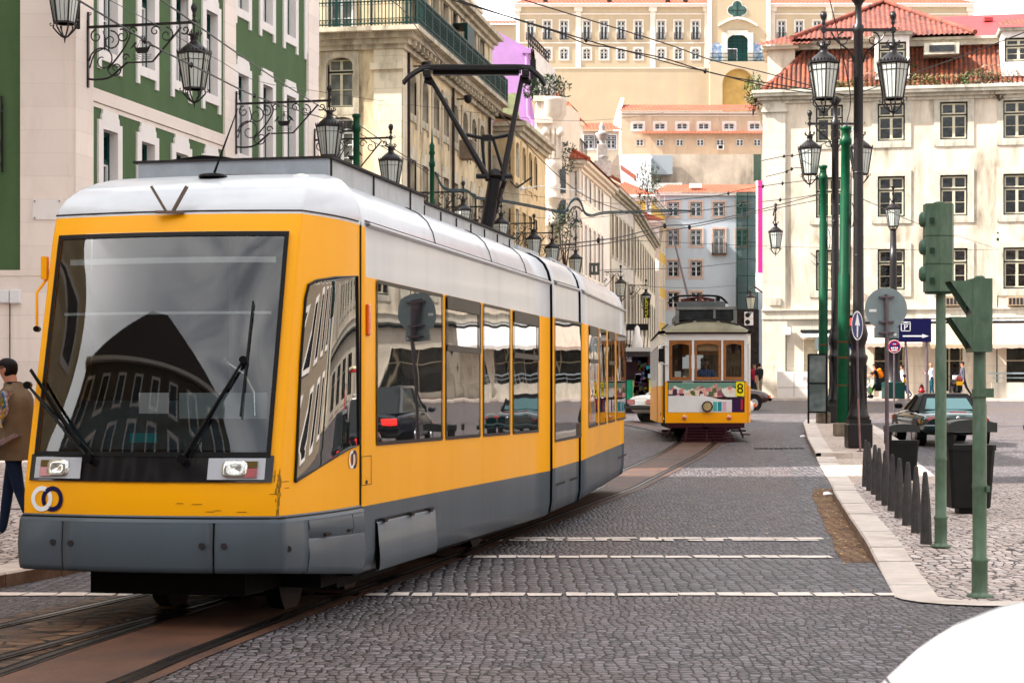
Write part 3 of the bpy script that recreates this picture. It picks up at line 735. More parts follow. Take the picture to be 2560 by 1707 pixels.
fd.box(mb,-.05,.35,0,TD-.4,-.05);mb.build('cornice',db,world=True)
mb=MB(Mtile('mossy_clay',(.30,.16,.1),(.2,.12,.08),(.07,.06,.045)));rooffn(mb,mb.mats[0],[fd.pt(-.3,TD+.25,-.4),fd.pt(fd.len+.3,TD+.25,-.4),fd.pt(fd.len+.3,TD+1.4,2.5),fd.pt(-.3,TD+1.4,2.5)]);mb.build('roof',db,world=True)
mb=MB(M('green_tarpaulin',(.16,.17,.09),.6,var=.25,vs=2,bump=.8,bs=3));c=fdf
mb.grid([[at(1222+i*10,232+(i%2)*3,94.5),at(1222+i*10.5,262,94.),at(1222+i*11,292+i*1.5,93.2)]for i in range(8)]);
mb.v+=[(x,y+.25,z)for x,y,z in mb.v];n=24;mb.f+=[tuple(k+n for k in f)for f in mb.f];mb.mi*=2;mb.sm*=2;mb.uv*=2
tag(mb.build('tarpaulin',origin=at(1270,300,93.5)),'olive green tarpaulin slung over the roof in front of the pink gable','tarpaulin')
# ---------------------------------------------------------------- pink-lilac house
pk=thing('lilac_house','lilac painted house showing its blank sloping gable wall','building',(3.2,112,gz(110)))
m_pk=M('lilac_paint',(.42,.25,.48),.8,var=.06,vs=1.5,bump=.1,stain=(.42,.22,.48),samt=.5)
Y=112;pl=[at(*Z2(x,y),Y)for x,y in((1140,180),(1160,190),(1425,332),(1437,345),(1437,640),(1492,940))]
poly=[(pl[0].x,0),(pl[5].x,0)]+[(p.x,p.z)for p in reversed(pl)]
mb=MB(m_pk);mb.extr(poly,lambda u,v,d:Vector((u,Y+d,v)),7);mb.build('wall',pk,world=True)
mb=MB(m_pk);a=at(*Z2(1412,350),Y-.12);mb.tube([a,at(*Z2(1422,790),Y-.12),at(*Z2(1455,830),Y-.12),at(*Z2(1455,900),Y-.12)],.1,8);mb.box(a,(.5,.3,.3));mb.build('drain_pipe',pk,world=True)
mb=MB(m_slate)
P_=[at(*Z2(1425,225),113),at(*Z2(1560,365),118)];Q_=[at(*Z2(1425,330),113),at(*Z2(1560,460),118)]
for i in range(12):
 t=i/11;mb.bar(P_[0].lerp(P_[1],t),Q_[0].lerp(Q_[1],t),.07)
for t in(0,.33,.66,1):mb.bar(P_[0].lerp(Q_[0],t),P_[1].lerp(Q_[1],t),.07)
mb.build('terrace_rail',pk,world=True)
mb=MB(M('terrace_white',(.62,.58,.55),.8,var=.1,stain=(.3,.25,.22),samt=.5));
a,b,c2,d2=at(*Z2(1428,335),112.6),at(*Z2(1575,480),119),at(*Z2(1575,720),119),at(*Z2(1470,720),112.6)
mb.add([a,b,c2,d2]+[v+Vector((.3,-.1,0))for v in(a,b,c2,d2)],[(0,1,2,3),(7,6,5,4),(0,1,5,4),(1,2,6,5),(2,3,7,6)]);
mb.use(m_black_j);a=at(*Z2(1456,520),112.2);mb.box(a,(.35,.1,1.9));mb.build('side_wall',pk,world=True)
# ---------------------------------------------------------------- cream house with corner turret
tw=thing('turret_house','cream house with a moulded round corner turret next to the lilac gable','building',(3.0,104,gz(104)))
m_tw=M('turret_cream',(.66,.58,.50),.8,var=.07,vs=2,bump=.15,stain=(.42,.32,.25),samt=.5)
Y=104;k=Y/F
x0=at(1341,0,Y).x;x1=at(1386,0,Y).x;zt=at(0,Z2(0,660)[1],Y).z
mb=MB(m_tw);mb.prism([(x0,Y),(x1,Y),(x1+1.6,Y+6.5),(x0,Y+6.5)],0,zt)
mb.box(((x0+x1)/2,Y-.08,zt-.15),(x1-x0+.3,.35,.3));
z_=lambda zz:at(0,Z2(0,zz)[1],Y).z
mb.box(((x0+x1)/2-.1,Y-.1,z_(830)),(x1-x0,.3,.25));mb.build('wall',tw,world=True)
cx=at(Z2(1592,0)[0],0,Y).x;r0=78*.36565*k
prof=[(.78*r0,0),(.78*r0,z_(1550)),(.9*r0,z_(1545)),(.9*r0,z_(1500)),(.78*r0,z_(1490)),(.80*r0,z_(1400)),(1.12*r0,z_(1365)),(1.15*r0,z_(1345)),(1.0*r0,z_(1330)),(1.0*r0,z_(1290)),(1.05*r0,z_(1265)),(.95*r0,z_(1255)),(.95*r0,z_(1215)),
(.78*r0,z_(1190)),(.78*r0,z_(1150)),(.83*r0,z_(1140)),(.83*r0,z_(1100)),(.70*r0,z_(1085)),(.68*r0,z_(880)),(.74*r0,z_(850)),(1.0*r0,z_(800)),(1.2*r0,z_(780)),(1.22*r0,z_(700)),(1.3*r0,z_(690)),(1.32*r0,z_(670)),(.8*r0,z_(660))]
mb=MB(m_tw);mb.lathe(prof,(cx,Y+.35,0),20);
for a in(-2.5,-2.1,-1.57,-1.05,-.65):
 mb.box((cx+math.cos(a)*.74*r0,Y+.35+math.sin(a)*.74*r0,(z_(1085)+z_(880))/2),(.16,.16,z_(880)-z_(1085)))
for dx in(-.9,.9):mb.lathe([(.02,.0),(.2,.12),(.22,.3),(.1,.5)],(cx+dx*r0*.75,Y-.25,z_(940)),10)
mb.build('turret',tw,world=True)
mb=MB(m_slate)
for i in range(14):a=-2.6+i*.16;mb.bar((cx+math.cos(a)*1.15*r0,Y+.35+math.sin(a)*1.15*r0,z_(665)),(cx+math.cos(a)*1.15*r0,Y+.35+math.sin(a)*1.15*r0,z_(600)),.04)
mb.build('balcony_rail',tw,world=True)
mb=MB(g_dark);
for zz in(1240,1450):mb.box((cx+r0*.9,Y+.0,z_(zz)),(.3,.25,1.3))
mb.build('window',tw,world=True)
# ---------------------------------------------------------------- white house with red hipped roof
m_red=Mtile('bright_clay',(.47,.095,.04),(.36,.07,.03),(.14,.04,.025),.26,.4,.3)
m_wh=M('white_render',(.80,.75,.71),.8,var=.05,vs=1.2,bump=.1,stain=(.45,.38,.33),samt=.5,sth=.52)
q0=at(1449,0,108);E0=Vector((q0.x,108));E1=E0+Bd*14.2;fe=Fac(E0,E1);fef=Fac(E0+Vector((-4.2,.73)),E0)
eb=thing('white_house','white house with a bright red hipped tile roof and a long side facade','building',(E0.x,E0.y,gz(108)))
TE=fe.z(*ZS(1085,540));ops=[];cols=[fe.u(ZS(c,0)[0])for c in(1097,1148,1192,1243,1287,1325)]
zt,zb=fe.z(*ZS(1097,655)),fe.z(*ZS(1097,925));z2=fe.z(*ZS(1097,1195));
stw=dict(id='wh',stone=m_wh,sw=.14,pr=.04,rev=.25,outer=m_black_j,cas=m_white_j,tr=.75,bars=1,arch=.15)
wins(eb,fe,[(u,zb,1.0,zt-zb)for u in cols]+[(u,z2-2.9,1.0,2.9)for u in cols]+[(u,z2-6.8,1.0,2.7)for u in cols],stw,ops)
mb=MB(m_wh);wallgrid(mb,fe,ops,0,TE);wallgrid(mb,fef,[],0,TE);mb.build('wall',eb,world=True)
mb=MB(m_tw)
for k_,d in enumerate((.12,.3,.5)):fe.box(mb,-d,fe.len+d,TE-.55+k_*.2,TE-.36+k_*.2,-d);fef.box(mb,0,fef.len+d-.004,TE-.547+k_*.2,TE-.363+k_*.2,-d+.003)
fe.box(mb,-.02,.5,0,TE-.5,-.05);fef.box(mb,fef.len-3.2,fef.len-2.9,0,TE-.5,-.05);mb.build('cornice',eb,world=True)
mb=MB(m_red);a,b,c2=fef.pt(-.2,TE+.05,-.6),fe.pt(-.6,TE+.05,-.6),fe.pt(fe.len+.3,TE+.05,-.6);r1,r2=fe.pt(3.2,TE+2.3,3.2),fe.pt(fe.len,TE+2.3,3.2)
rooffn(mb,m_red,[a,b,r1]);rooffn(mb,m_red,[b,c2,r2,r1]);mb.use(m_red).tube([b,r1,r2],.14,6);mb.build('roof',eb,world=True)
mb=MB(m_slate)
for i in range(16):p=fe.pt(.5+i*.62,TE+.9,.9);mb.bar(p,p+Vector((0,0,1.3)),.05)
mb.bar(fe.pt(.5,TE+2.2,.9),fe.pt(9.8,TE+2.2,.9),.06);mb.build('roof_rail',eb,world=True)
mb=MB(m_wh);p=fe.pt(3.5,TE+1,2.4);q_=fe.pt(6.5,TE+1,2.4)
for(u0_,u1_,zz)in((2.2,4.0,3.4),(7.0,8.9,3.2)):
 fe.box(mb,u0_,u1_,TE+.6,TE+zz,1.0,2.3);
d_=mb.build('dormer',eb,world=True);mb=MB(m_red)
for(u0_,u1_,zz)in((2.2,4.0,3.4),(7.0,8.9,3.2)):
 A=[fe.pt(u0_-.3,TE+zz,.7),fe.pt(u1_+.3,TE+zz,.7),fe.pt((u0_+u1_)/2,TE+zz+1.0,1.7)];rooffn(mb,m_red,A)
 rooffn(mb,m_red,[fe.pt(u0_-.3,TE+zz,2.6),fe.pt(u0_-.3,TE+zz,.7),fe.pt((u0_+u1_)/2,TE+zz+1.0,1.7)])
o=mb.build('roof',eb,world=True)
# ---------------------------------------------------------------- stone house with urn, yellow houses down the street
m_st3=Mstone('grey_limestone',(.62,.56,.49),1.1,.6,samt=.7,stain=(.18,.14,.11))
def streethouse(P0,P1,top,name,label,mw,trim,rows,ncol,cas,roof=True,st=None,dep=5.):
 f=Fac(P0,P1);b=thing(name,label,'building',(P0[0],P0[1],gz(P0[1])));ops=[]
 s_=dict(id=name+str(ncol),stone=trim,sw=.14,pr=.04,rev=.22,outer=m_black_j,cas=cas,tr=.74,bars=1,cw=.05);s_.update(st or{})
 sp_=[((i+.5)*f.len/ncol,z,1.0,h)for z,h in rows for i in range(ncol)];wins(b,f,sp_,s_,ops)
 f2=Fac(f.P0+Vector((-dep,dep*.173)),f.P0);mb=MB(mw);wallgrid(mb,f,ops,0,top);wallgrid(mb,f2,[],0,top)
 q=f.P1+f.N*dep;mb.quad((f.P1.x,f.P1.y,0),(q.x,q.y,0),(q.x,q.y,top),(f.P1.x,f.P1.y,top));mb.build('wall',b,world=True)
 mb=MB(trim);fl=f2.len
 for k_,d in enumerate((.12,.3,.5)):f.box(mb,-d,f.len+d*.5,top-.4+k_*.2,top-.21+k_*.2,-d);f2.box(mb,0,fl+d-.004,top-.397+k_*.2,top-.213+k_*.2,-d+.003)
 f.box(mb,-.03,.5,0,top-.4,-.05);f2.box(mb,fl-.5,fl+.02,0,top-.4,-.05);f.box(mb,0,f.len,5.6,5.9,-.12);mb.build('cornice',b,world=True)
 if roof:
  mb=MB(m_red);a,b2,c_=f2.pt(0,top+.2,-.5),f.pt(-.5,top+.2,-.5),f.pt(f.len+.3,top+.2,-.5);r1,r2=f.pt(dep*.6,top+1.9,dep*.6),f.pt(f.len,top+1.9,dep*.6)
  rooffn(mb,m_red,[a,b2,r1]);rooffn(mb,m_red,[b2,c_,r2,r1]);mb.build('roof',b,world=True)
 return b,f
a0=E1;a1=E1+Bd*14;tS=H+(HZ-470)/F*122
sh,fs3=streethouse(a0,a1,tS,'limestone_house','grey limestone house with a stone gable and urn on its corner',m_st3,m_bsur,[(tS-4.2,2.7),(tS-8.2,2.7),(tS-12.2,2.7)],6,m_cream_j,True)
mb=MB(M('weathered_stone',(.34,.32,.30),.85,var=.25,vs=4,bump=.5,stain=(.12,.11,.1),samt=.7));c=fs3.pt(.6,tS+.2,.5)
uc=at(1506,360,123)
mb.box(uc+Vector((0,.3,-.55)),(.62,.62,1.1),bev=.03);mb.box(uc+Vector((0,.3,-1.6)),(1.1,1.0,1.0));mb.lathe([(.2,0),(.12,.12),(.28,.35),(.42,.6),(.44,.72),(.28,.78),(.16,.95),(.22,1.1),(.14,1.3),(.02,1.5)],uc+Vector((0,.3,0)),14)
mb.lathe([(.30,-.1),(.42,.1),(.30,.2)],uc+Vector((0,.3,-.9)),12);mb.build('urn',sh,world=True)
mb=MB(m_st3);A=[at(*ZS(1370,650),124),at(*ZS(1505,450),124),at(*ZS(1530,740),124.5)]
mb.add(A+[v+Vector((.2,2.5,0))for v in A],[(0,1,2),(5,4,3),(0,1,4,3),(1,2,5,4)]);mb.build('gable',sh,world=True)
yl=M('yellow_render',(.66,.43,.14),.8,var=.08,vs=1.2,stain=(.4,.25,.1),samt=.5)
cr_=M('cream_render',(.70,.60,.47),.8,var=.08,vs=1.2,stain=(.32,.24,.16),samt=.6)
b0=Vector((a1.x,a1.y));b1=Vector((12.3,165));tY=H+(HZ-545)/F*140
h1,f1_=streethouse(b0,b1,tY,'cream_house','tall cream house with close set windows beyond the stone urn',cr_,m_bsur,[(tY-4.2,2.7),(tY-8.2,2.7),(tY-12,2.6),(tY-15.6,2.2)],9,m_cream_j)
c0=b1+Vector((.35,.6));c1=Vector((14.6,196));tZ=H+(HZ-600)/F*165
h2,f2_=streethouse(c0,c1,tZ+1.5,'yellow_house','yellow rendered house last on the left before the pale blue facade',yl,m_wh,[(tZ-2.4,2.6),(tZ-6.2,2.6),(tZ-10,2.6),(tZ-13.6,2.2)],12,m_cream_j)
c0=Vector((14.2,197));c1=Vector((17.2,214.8))
h3,f3_=streethouse(c0,c1,H+(HZ-500)/F*200,'yellow_townhouse','small yellow house with red roof beside the pale blue facade',yl,m_wh,[(18,2.4),(14.2,2.4),(10.4,2.4),(6.6,2.4)],6,m_cream_j)
# ---------------------------------------------------------------- pale blue facade closing the street
YB=215;fz=Fac((at(1641,0,YB).x,YB),(at(1912,0,YB).x,YB));m_pb=M('pale_blue_render',(.47,.51,.55),.8,var=.04,vs=.6,bump=.1,stain=(.36,.37,.38),samt=.5)
m_psur=M('pink_stone',(.55,.40,.33),.8,var=.15,vs=3)
zb_=thing('pale_blue_building','pale blue rendered building closing the end of the street under a red roof','building',(20,YB,gz(YB)))
stp=dict(id='pb',stone=m_psur,sw=.22,pr=.05,rev=.2,outer=m_black_j,cas=m_white_j,tr=.68,bars=1,fw=.06,cw=.06)
ops=[];sp=[]
for cx,cy in((203,0),(343,0),(483,0)):
 for r_i,(t_,b_)in enumerate(((1240,1326),(1407,1506))):
  px,pt_=Z3(cx,t_);_,pb_=Z3(cx,b_);
  if not(r_i==1 and cx==483):sp.append((fz.u(px),fz.z(px,pb_),1.28,fz.z(px,pt_)-fz.z(px,pb_)))
for cx in(384,648):
 for t_,b_ in((425,610),(785,970)):
  px,pt_=ZM(cx,t_);_,pb_=ZM(cx,b_);sp.append((fz.u(px),fz.z(px,pb_),1.28,fz.z(px,pt_)-fz.z(px,pb_)))
wins(zb_,fz,sp,stp,ops)
px,pt_=ZM(910,62);_,pb_=ZM(910,345);wins(zb_,fz,[(fz.u(px),fz.z(px,pb_),1.28,fz.z(px,pt_)-fz.z(px,pb_))],dict(stp,id='pbb',rail=1.2,raild=.4,glass=g_pale),ops)
px=Z3(625,0)[0];wins(zb_,fz,[(fz.u(px),fz.z(px,Z3(0,1326)[1]),1.28,1.6),(fz.u(px),fz.z(px,Z3(0,1506)[1]),1.28,1.8)],stp,ops)
TZ=fz.z(1700,484);mb=MB(m_pb);wallgrid(mb,fz,ops,0,TZ);mb.quad((fz.P1.x,YB,0),(fz.P1.x,YB+12,0),(fz.P1.x,YB+12,TZ),(fz.P1.x,YB,TZ));mb.quad((fz.P0.x,YB,0),(fz.P0.x,YB+12,0),(fz.P0.x,YB+12,TZ),(fz.P0.x,YB,TZ));mb.build('wall',zb_,world=True)
mb=MB(m_wh);fz.box(mb,-.2,fz.len+.2,TZ-.25,TZ+.05,-.35);fz.box(mb,0,.4,0,TZ-.3,-.06);fz.box(mb,fz.u(1660),fz.u(1662.5),0,TZ-.3,-.08);mb.build('cornice',zb_,world=True)
mb=MB(m_red);rooffn(mb,m_red,[fz.pt(-.4,TZ+.05,-.5),fz.pt(fz.len+.4,TZ+.05,-.5),fz.pt(fz.len+.4,fz.z(1700,450),5),fz.pt(1.6,fz.z(1700,450),5)],pitch=.35,amp=.07)
mb.use(m_wh).box(fz.pt(fz.u(1742),TZ+1.0,1.4),(1.3,.8,.5));mb.build('roof',zb_,world=True)
# green debris netting on scaffold, magenta banner
def mk_net():
 m=bpy.data.materials.new('debris_net');m.use_nodes=True;t=m.node_tree;t.nodes.clear()
 d=node(t,'ShaderNodeBsdfDiffuse');g=geo(t);cc=mixc(t,ramp(t,noise(t,g,.25,5,.6,.3,(1,1,.2)),.4,.65),(.02,.055,.045),(.06,.12,.10));t.links.new(cc,d.inputs[0])
 tr=node(t,'ShaderNodeBsdfTransparent');mx=node(t,'ShaderNodeMixShader');mx.inputs[0].default_value=.72;o=node(t,'ShaderNodeOutputMaterial')
 t.links.new(tr.outputs[0],mx.inputs[1]);t.links.new(d.outputs[0],mx.inputs[2]);t.links.new(mx.outputs[0],o.inputs[0]);return m
sc_=thing('scaffold','scaffold wrapped in dark green debris netting against the pale blue building','scaffold',(26,YB-1.5,gz(YB)))
u0_,u1_=fz.u(1839),fz.u(1890);zt_,zb2_=fz.z(1850,484),fz.z(1850,775);mb=MB(mk_net())
rows=[[fz.pt(u0_+(u1_-u0_)*i/8,zb2_+(zt_-zb2_)*j/10,-1.6-.07*math.sin(i*2.1+j*1.3))for i in range(9)]for j in range(11)]
mb.grid(rows);mb.quad(fz.pt(u0_,zb2_,-1.6),fz.pt(u0_,zb2_,-.1),fz.pt(u0_,zt_,-.1),fz.pt(u0_,zt_,-1.6));mb.build('netting',sc_,world=True)
mb=MB(m_slate)
for u in(u0_,(u0_+u1_)/2,u1_):
 mb.bar(fz.pt(u,0,-1.5),fz.pt(u,zt_,-1.5),.08)
for j in range(8):z=zb2_+(zt_-zb2_)*j/7;mb.bar(fz.pt(u0_,z,-1.48),fz.pt(u1_,z,-1.48),.07)
mb.build('frame',sc_,world=True)
mb=MB(mk_net());px0,px1=1889,1908;Yn=118
a,b=at(px0,385,Yn),at(px1,452,Yn);mb.box(((a.x+b.x)/2-.1,Yn+.2,(a.z+b.z)/2),(abs(b.x-a.x),.1,abs(a.z-b.z)));tag(mb.build('netting',sc_,world=True))
bn=thing('banner','magenta vertical banner hanging on the street side of the right hand building','banner',at(1902,700,112))
def mk_ban():
 m,t,p=base('banner_print');g=geo(t);v=node(t,'ShaderNodeTexVoronoi');v.inputs['Scale'].default_value=.45;t.links.new(g,v.inputs['Vector'])
 c=mixc(t,ramp(t,v.outputs[0],.72,.76),(.72,.02,.30),(.78,.10,.42));t.links.new(c,p.inputs['Base Color']);p.inputs['Roughness'].default_value=.6;return m
a,b=at(1895.5,452,111),at(1909,697,111);mb=MB(mk_ban());mb.box(((a.x+b.x)/2,111,(a.z+b.z)/2),(b.x-a.x,.08,a.z-b.z));mb.build('sheet',bn,world=True)
mb=MB(m_white_j);mb.box((a.x-.07,111,(a.z+b.z)/2),(.1,.1,a.z-b.z))
a,b=at(1889,683,111),at(1905,730,111);mb.box(((a.x+b.x)/2,110.9,(a.z+b.z)/2),(b.x-a.x,.12,a.z-b.z));mb.build('frame',bn,world=True)
# ---------------------------------------------------------------- the hill and its buildings
m_hill=M('hill_earth',(.50,.42,.32),.9,var=.4,vs=.1,bump=.4,bs=1)
mb=MB(m_hill);rows=[]
for y,z in((216.5,2),(228,6),(240,12),(252,20),(262,25),(280,28),(322,34),(334,52),(420,58),(700,58)):
 rows.append([(x,y,z+2*math.sin(x*.07+y))for x in range(-120,260,20)])
mb.grid(rows);tag(mb.build('hill'),kind='structure')
m_hc=M('hill_cream',(.39,.325,.245),.85,var=.04,vs=.3,bump=.05,stain=(.50,.38,.25),samt=.5,sth=.52,sscale=.15)
m_hs=M('hill_stone',(.58,.52,.48),.8,var=.08,vs=.8)
m_hred=Mtile('hill_clay',(.42,.085,.04),(.34,.065,.03),(.22,.05,.03),.8,1.1,.25)
YT=330.
def frontal(Y,xa,xb):return Fac((at(xa,0,Y).x,Y),(at(xb,0,Y).x,Y))
ft=frontal(YT,1287,2432)
tb=thing('hilltop_palace','long cream palace with red roof and rows of windows on top of the hill','building',(15,YT,50))
st_h1=dict(id='h1',stone=m_hs,sw=.24,pr=.08,rev=.3,bot=.2,outer=m_black_j,cas=m_white_j,tr=.74,bars=1,fw=.07,cw=.08,rail=1.1,raild=.1)
st_h2=dict(id='h2',stone=m_hs,sw=.24,pr=.08,rev=.3,bot=.2,arch=.25,outer=m_black_j,cas=m_white_j,tr=.66,bars=1,fw=.07,cw=.08)
ops=[];L1=[1326,1368,1410,1467,1510,1553,1596,1653,1696,1739];Rr=[1954,1998,2043,2101,2145,2190,2235]
zz=lambda py:ft.z(1500,py)
wins(tb,ft,[(ft.u(x),zz(99),1.3,zz(53)-zz(99))for x in L1+Rr],st_h1,ops)
wins(tb,ft,[(ft.u(x),zz(149),1.3,zz(122)-zz(149))for x in L1+Rr],st_h2,ops)
TT=zz(17);mb=MB(m_hc)
cl,crr=ft.u(1773),ft.u(1918)
wallgrid(mb,ft,[o for o in ops if o[1]<cl],zz(440),TT,0,cl);wallgrid(mb,ft,[o for o in ops if o[0]>crr],zz(440),TT,crr,ft.len)
fsd=Fac(ft.pt(0,0,14).xy,ft.pt(0,0,0).xy);wallgrid(mb,fsd,[],zz(440),TT);fse=Fac(ft.pt(ft.len,0,0).xy,ft.pt(ft.len,0,14).xy);wallgrid(mb,fse,[],zz(440),TT)
mb.build('wall',tb,world=True)
mb=MB(m_hs)
for x in(1287,1440,1626,1762,1925,2068,2245,2420):
 u=ft.u(x);ft.box(mb,u-.05,u+.85,zz(170),TT-.9,-.12);ft.box(mb,u-.3,u+1.1,TT-.9,TT-.1,-.3)
for a,b in((0,cl),(crr,ft.len)):
 ft.box(mb,a-.1,b,TT-.12,TT+.35,-.5);ft.box(mb,a,b,TT-1.4,TT-1.2,-.1);ft.box(mb,a,b,zz(108)-.1,zz(108)+.12,-.1);ft.box(mb,a,b,zz(170)-.15,zz(170),-.1)
mb.build('cornice',tb,world=True)
mb=MB(m_hred)
rooffn(mb,m_hred,[ft.pt(-.6,TT+.35,-.7),ft.pt(cl+.2,TT+.35,-.7),ft.pt(cl+.2,TT+3.6,8),ft.pt(4,TT+3.6,8)],pitch=.7,amp=.1);rooffn(mb,m_hred,[ft.pt(crr-.2,TT+.35,-.7),ft.pt(ft.len+.6,TT+.35,-.7),ft.pt(ft.len-3,TT+3.6,8),ft.pt(crr-.2,TT+3.6,8)],pitch=.7,amp=.1)
mb.build('roof',tb,world=True)
mb=MB(m_slate)
for x in(1358,1518,1664,1708):ft.box(mb,ft.u(x),ft.u(x)+.8,TT+.9,TT+1.3,.1,.6)
mb.build('roof_light',tb,world=True)
# chapel bay
mb=MB(m_hc);d=-1.2
zg_,za_=zz(395),zz(-8)
du0,du1=ft.u(Z3(530,0)[0]),ft.u(Z3(655,0)[0]);dz0,dz1=zz(Z3(0,392)[1]),zz(Z3(0,222)[1])
fc=Fac(ft.pt(cl,0,d).xy,ft.pt(crr,0,d).xy);o_=[(du0-cl,du1-cl,dz0,dz1)]
wallgrid(mb,fc,o_,zz(163),zz(-10));n=12;pts=[fc.pt(fc.len*i/n,zz(-10)+3.0*math.sin(math.pi*i/n)**.7 if 0<i<n else zz(-10))for i in range(n+1)]
mb.add(pts,[tuple(range(n+1))]);
for f0,a_,b_ in((fc,0,1),):pass
mb.quad(fc.pt(0,zg_,0),fc.pt(0,zg_,1.3),fc.pt(0,zz(-10),1.3),fc.pt(0,zz(-10),0));mb.quad(fc.pt(fc.len,zg_,0),fc.pt(fc.len,zg_,1.3),fc.pt(fc.len,zz(-10),1.3),fc.pt(fc.len,zz(-10),0))
# lower terrace wall with the ochre niche
ft2=Fac(ft.pt(cl-.2,0,-3.2).xy,ft.pt(crr+.2,0,-3.2).xy);nu0,nu1=ft2.u(Z3(505,0)[0]),ft2.u(Z3(700,0)[0]);zn=zz(Z3(0,440)[1]);zt_=zz(Z3(0,398)[1])
wallgrid(mb,ft2,[(nu0,nu1,zz(440),zn-(nu1-nu0)/2)],zz(440),zn-(nu1-nu0)/2)
r_=(nu1-nu0)/2;cu=(nu0+nu1)/2;A=[(cu-r_*math.cos(math.pi*i/16),zn-r_+r_*math.sin(math.pi*i/16))for i in range(17)]
for(a,za),(b,zb)in zip(A,A[1:]):mb.quad(ft2.pt(a,za),ft2.pt(b,zb),ft2.pt(b,zt_),ft2.pt(a,zt_));mb.quad(ft2.pt(a,za),ft2.pt(a,za,.9),ft2.pt(b,zb,.9),ft2.pt(b,zb))
mb.quad(ft2.pt(0,zn-r_),ft2.pt(nu0,zn-r_),ft2.pt(nu0,zt_),ft2.pt(0,zt_));mb.quad(ft2.pt(nu1,zn-r_),ft2.pt(ft2.len,zn-r_),ft2.pt(ft2.len,zt_),ft2.pt(nu1,zt_))
mb.quad(ft2.pt(nu0,zz(440)),ft2.pt(nu0,zz(440),.9),ft2.pt(nu0,zn-r_,.9),ft2.pt(nu0,zn-r_));mb.quad(ft2.pt(nu1,zz(440)),ft2.pt(nu1,zz(440),.9),ft2.pt(nu1,zn-r_,.9),ft2.pt(nu1,zn-r_))
mb.quad(ft2.pt(0,zt_,0),ft2.pt(ft2.len,zt_,0),ft2.pt(ft2.len,zt_,2.4),ft2.pt(0,zt_,2.4))
mb.build('chapel_front',tb,world=True)
mb=MB(M('niche_ochre',(.40,.27,.11),.85,var=.15,vs=.8,stain=(.4,.3,.2),samt=.5));mb.quad(ft2.pt(nu0,zz(440),.9),ft2.pt(nu1,zz(440),.9),ft2.pt(nu1,zn,.9),ft2.pt(nu0,zn,.9));mb.build('niche',tb,world=True)
mb=MB(m_hs);fc.box(mb,o_[0][0]-.9,o_[0][0],dz0,dz1+.3,-.25);fc.box(mb,o_[0][1],o_[0][1]+.9,dz0,dz1+.3,-.25)
A=[(o_[0][0]-1.6+(o_[0][1]-o_[0][0]+3.2)*i/10,dz1+1.3+1.3*math.sin(math.pi*i/10))for i in range(11)]
for(a,za),(b,zb)in zip(A,A[1:]):mb.add([fc.pt(a,za,-.5),fc.pt(b,zb,-.5),fc.pt(b,zb+.4,-.5),fc.pt(a,za+.4,-.5),fc.pt(a,za,0),fc.pt(b,zb,0),fc.pt(b,zb+.4,0),fc.pt(a,za+.4,0)],[(0,1,2,3),(0,4,5,1),(3,2,6,7)])
c0_=(o_[0][0]+o_[0][1])/2;rw=(o_[0][1]-o_[0][0])/2
A=[(c0_-rw*math.cos(math.pi*i/10),dz1-1.1+1.1*math.sin(math.pi*i/10))for i in range(11)]
for(a,za),(b,zb)in zip(A,A[1:]):mb.quad(fc.pt(a,za,-.2),fc.pt(b,zb,-.2),fc.pt(b,dz1+.7,-.2),fc.pt(a,dz1+.7,-.2))
fc.box(mb,-.4,.3,zz(163),zz(-10),-.15);fc.box(mb,fc.len-.3,fc.len+.4,zz(163),zz(-10),-.15);mb.build('stone_dressing',tb,world=True)
mb=MB(m_green_j);a,b=o_[0][0],o_[0][1];zm=dz0+(dz1-dz0)*.52
fc.box(mb,a,b,zm,dz1,.3,.4);fc.box(mb,c0_,b,dz0,zm,.3,.4);mb.use(g_dark);fc.box(mb,a,c0_,dz0,zm,1.0,1.1);mb.use(m_black_j)
for k in range(5):u=a+(b-a)*k/4;fc.box(mb,u-.05,u+.05,dz0,dz1,.27,.29)
for k in range(4):z=zm+(dz1-zm)*k/4;fc.box(mb,a,b,z-.05,z+.05,.272,.288)
mb.build('door',tb,world=True)
qx,qz=fc.uz(Z3(595,66));mb=MB(m_hs);rq=.50*60*.40816*YT/F
def disc(mb,f,u,z,r,d,n=20):mb.add([f.pt(u+r*math.cos(2*math.pi*i/n),z+r*math.sin(2*math.pi*i/n),d)for i in range(n)],[tuple(range(n))])
for i,(a,b)in enumerate(((1,0),(-1,0),(0,1),(0,-1))):disc(mb,fc,qx+a*rq,qz+b*rq,rq*1.12,-.05-i*.004)
mb.use(Mglass_dark('green_glass',(.02,.09,.07),.2,1.5,0,1,.04))
for i,(a,b)in enumerate(((1,0),(-1,0),(0,1),(0,-1),(0,0))):disc(mb,fc,qx+a*rq,qz+b*rq,rq*.93,-.09-i*.004)
mb.use(m_black_j);fc.box(mb,qx-rq*1.9,qx+rq*1.9,qz-.05,qz+.05,-.16,-.12);fc.box(mb,qx-.05,qx+.05,qz-rq*1.9,qz+rq*1.9,-.165,-.115);mb.build('quatrefoil_window',tb,world=True)
def mk_azul():
 m,t,p=base('blue_tiles');g=geo(t);c=mixc(t,ramp(t,noise(t,g,1.3,6,.7,1.2),.42,.6),(.12,.22,.40),(.50,.52,.56));t.links.new(c,p.inputs['Base Color']);p.inputs['Roughness'].default_value=.3;return m
m_az=mk_azul();za,zb=zz(Z3(0,352)[1]),zz(Z3(0,270)[1])
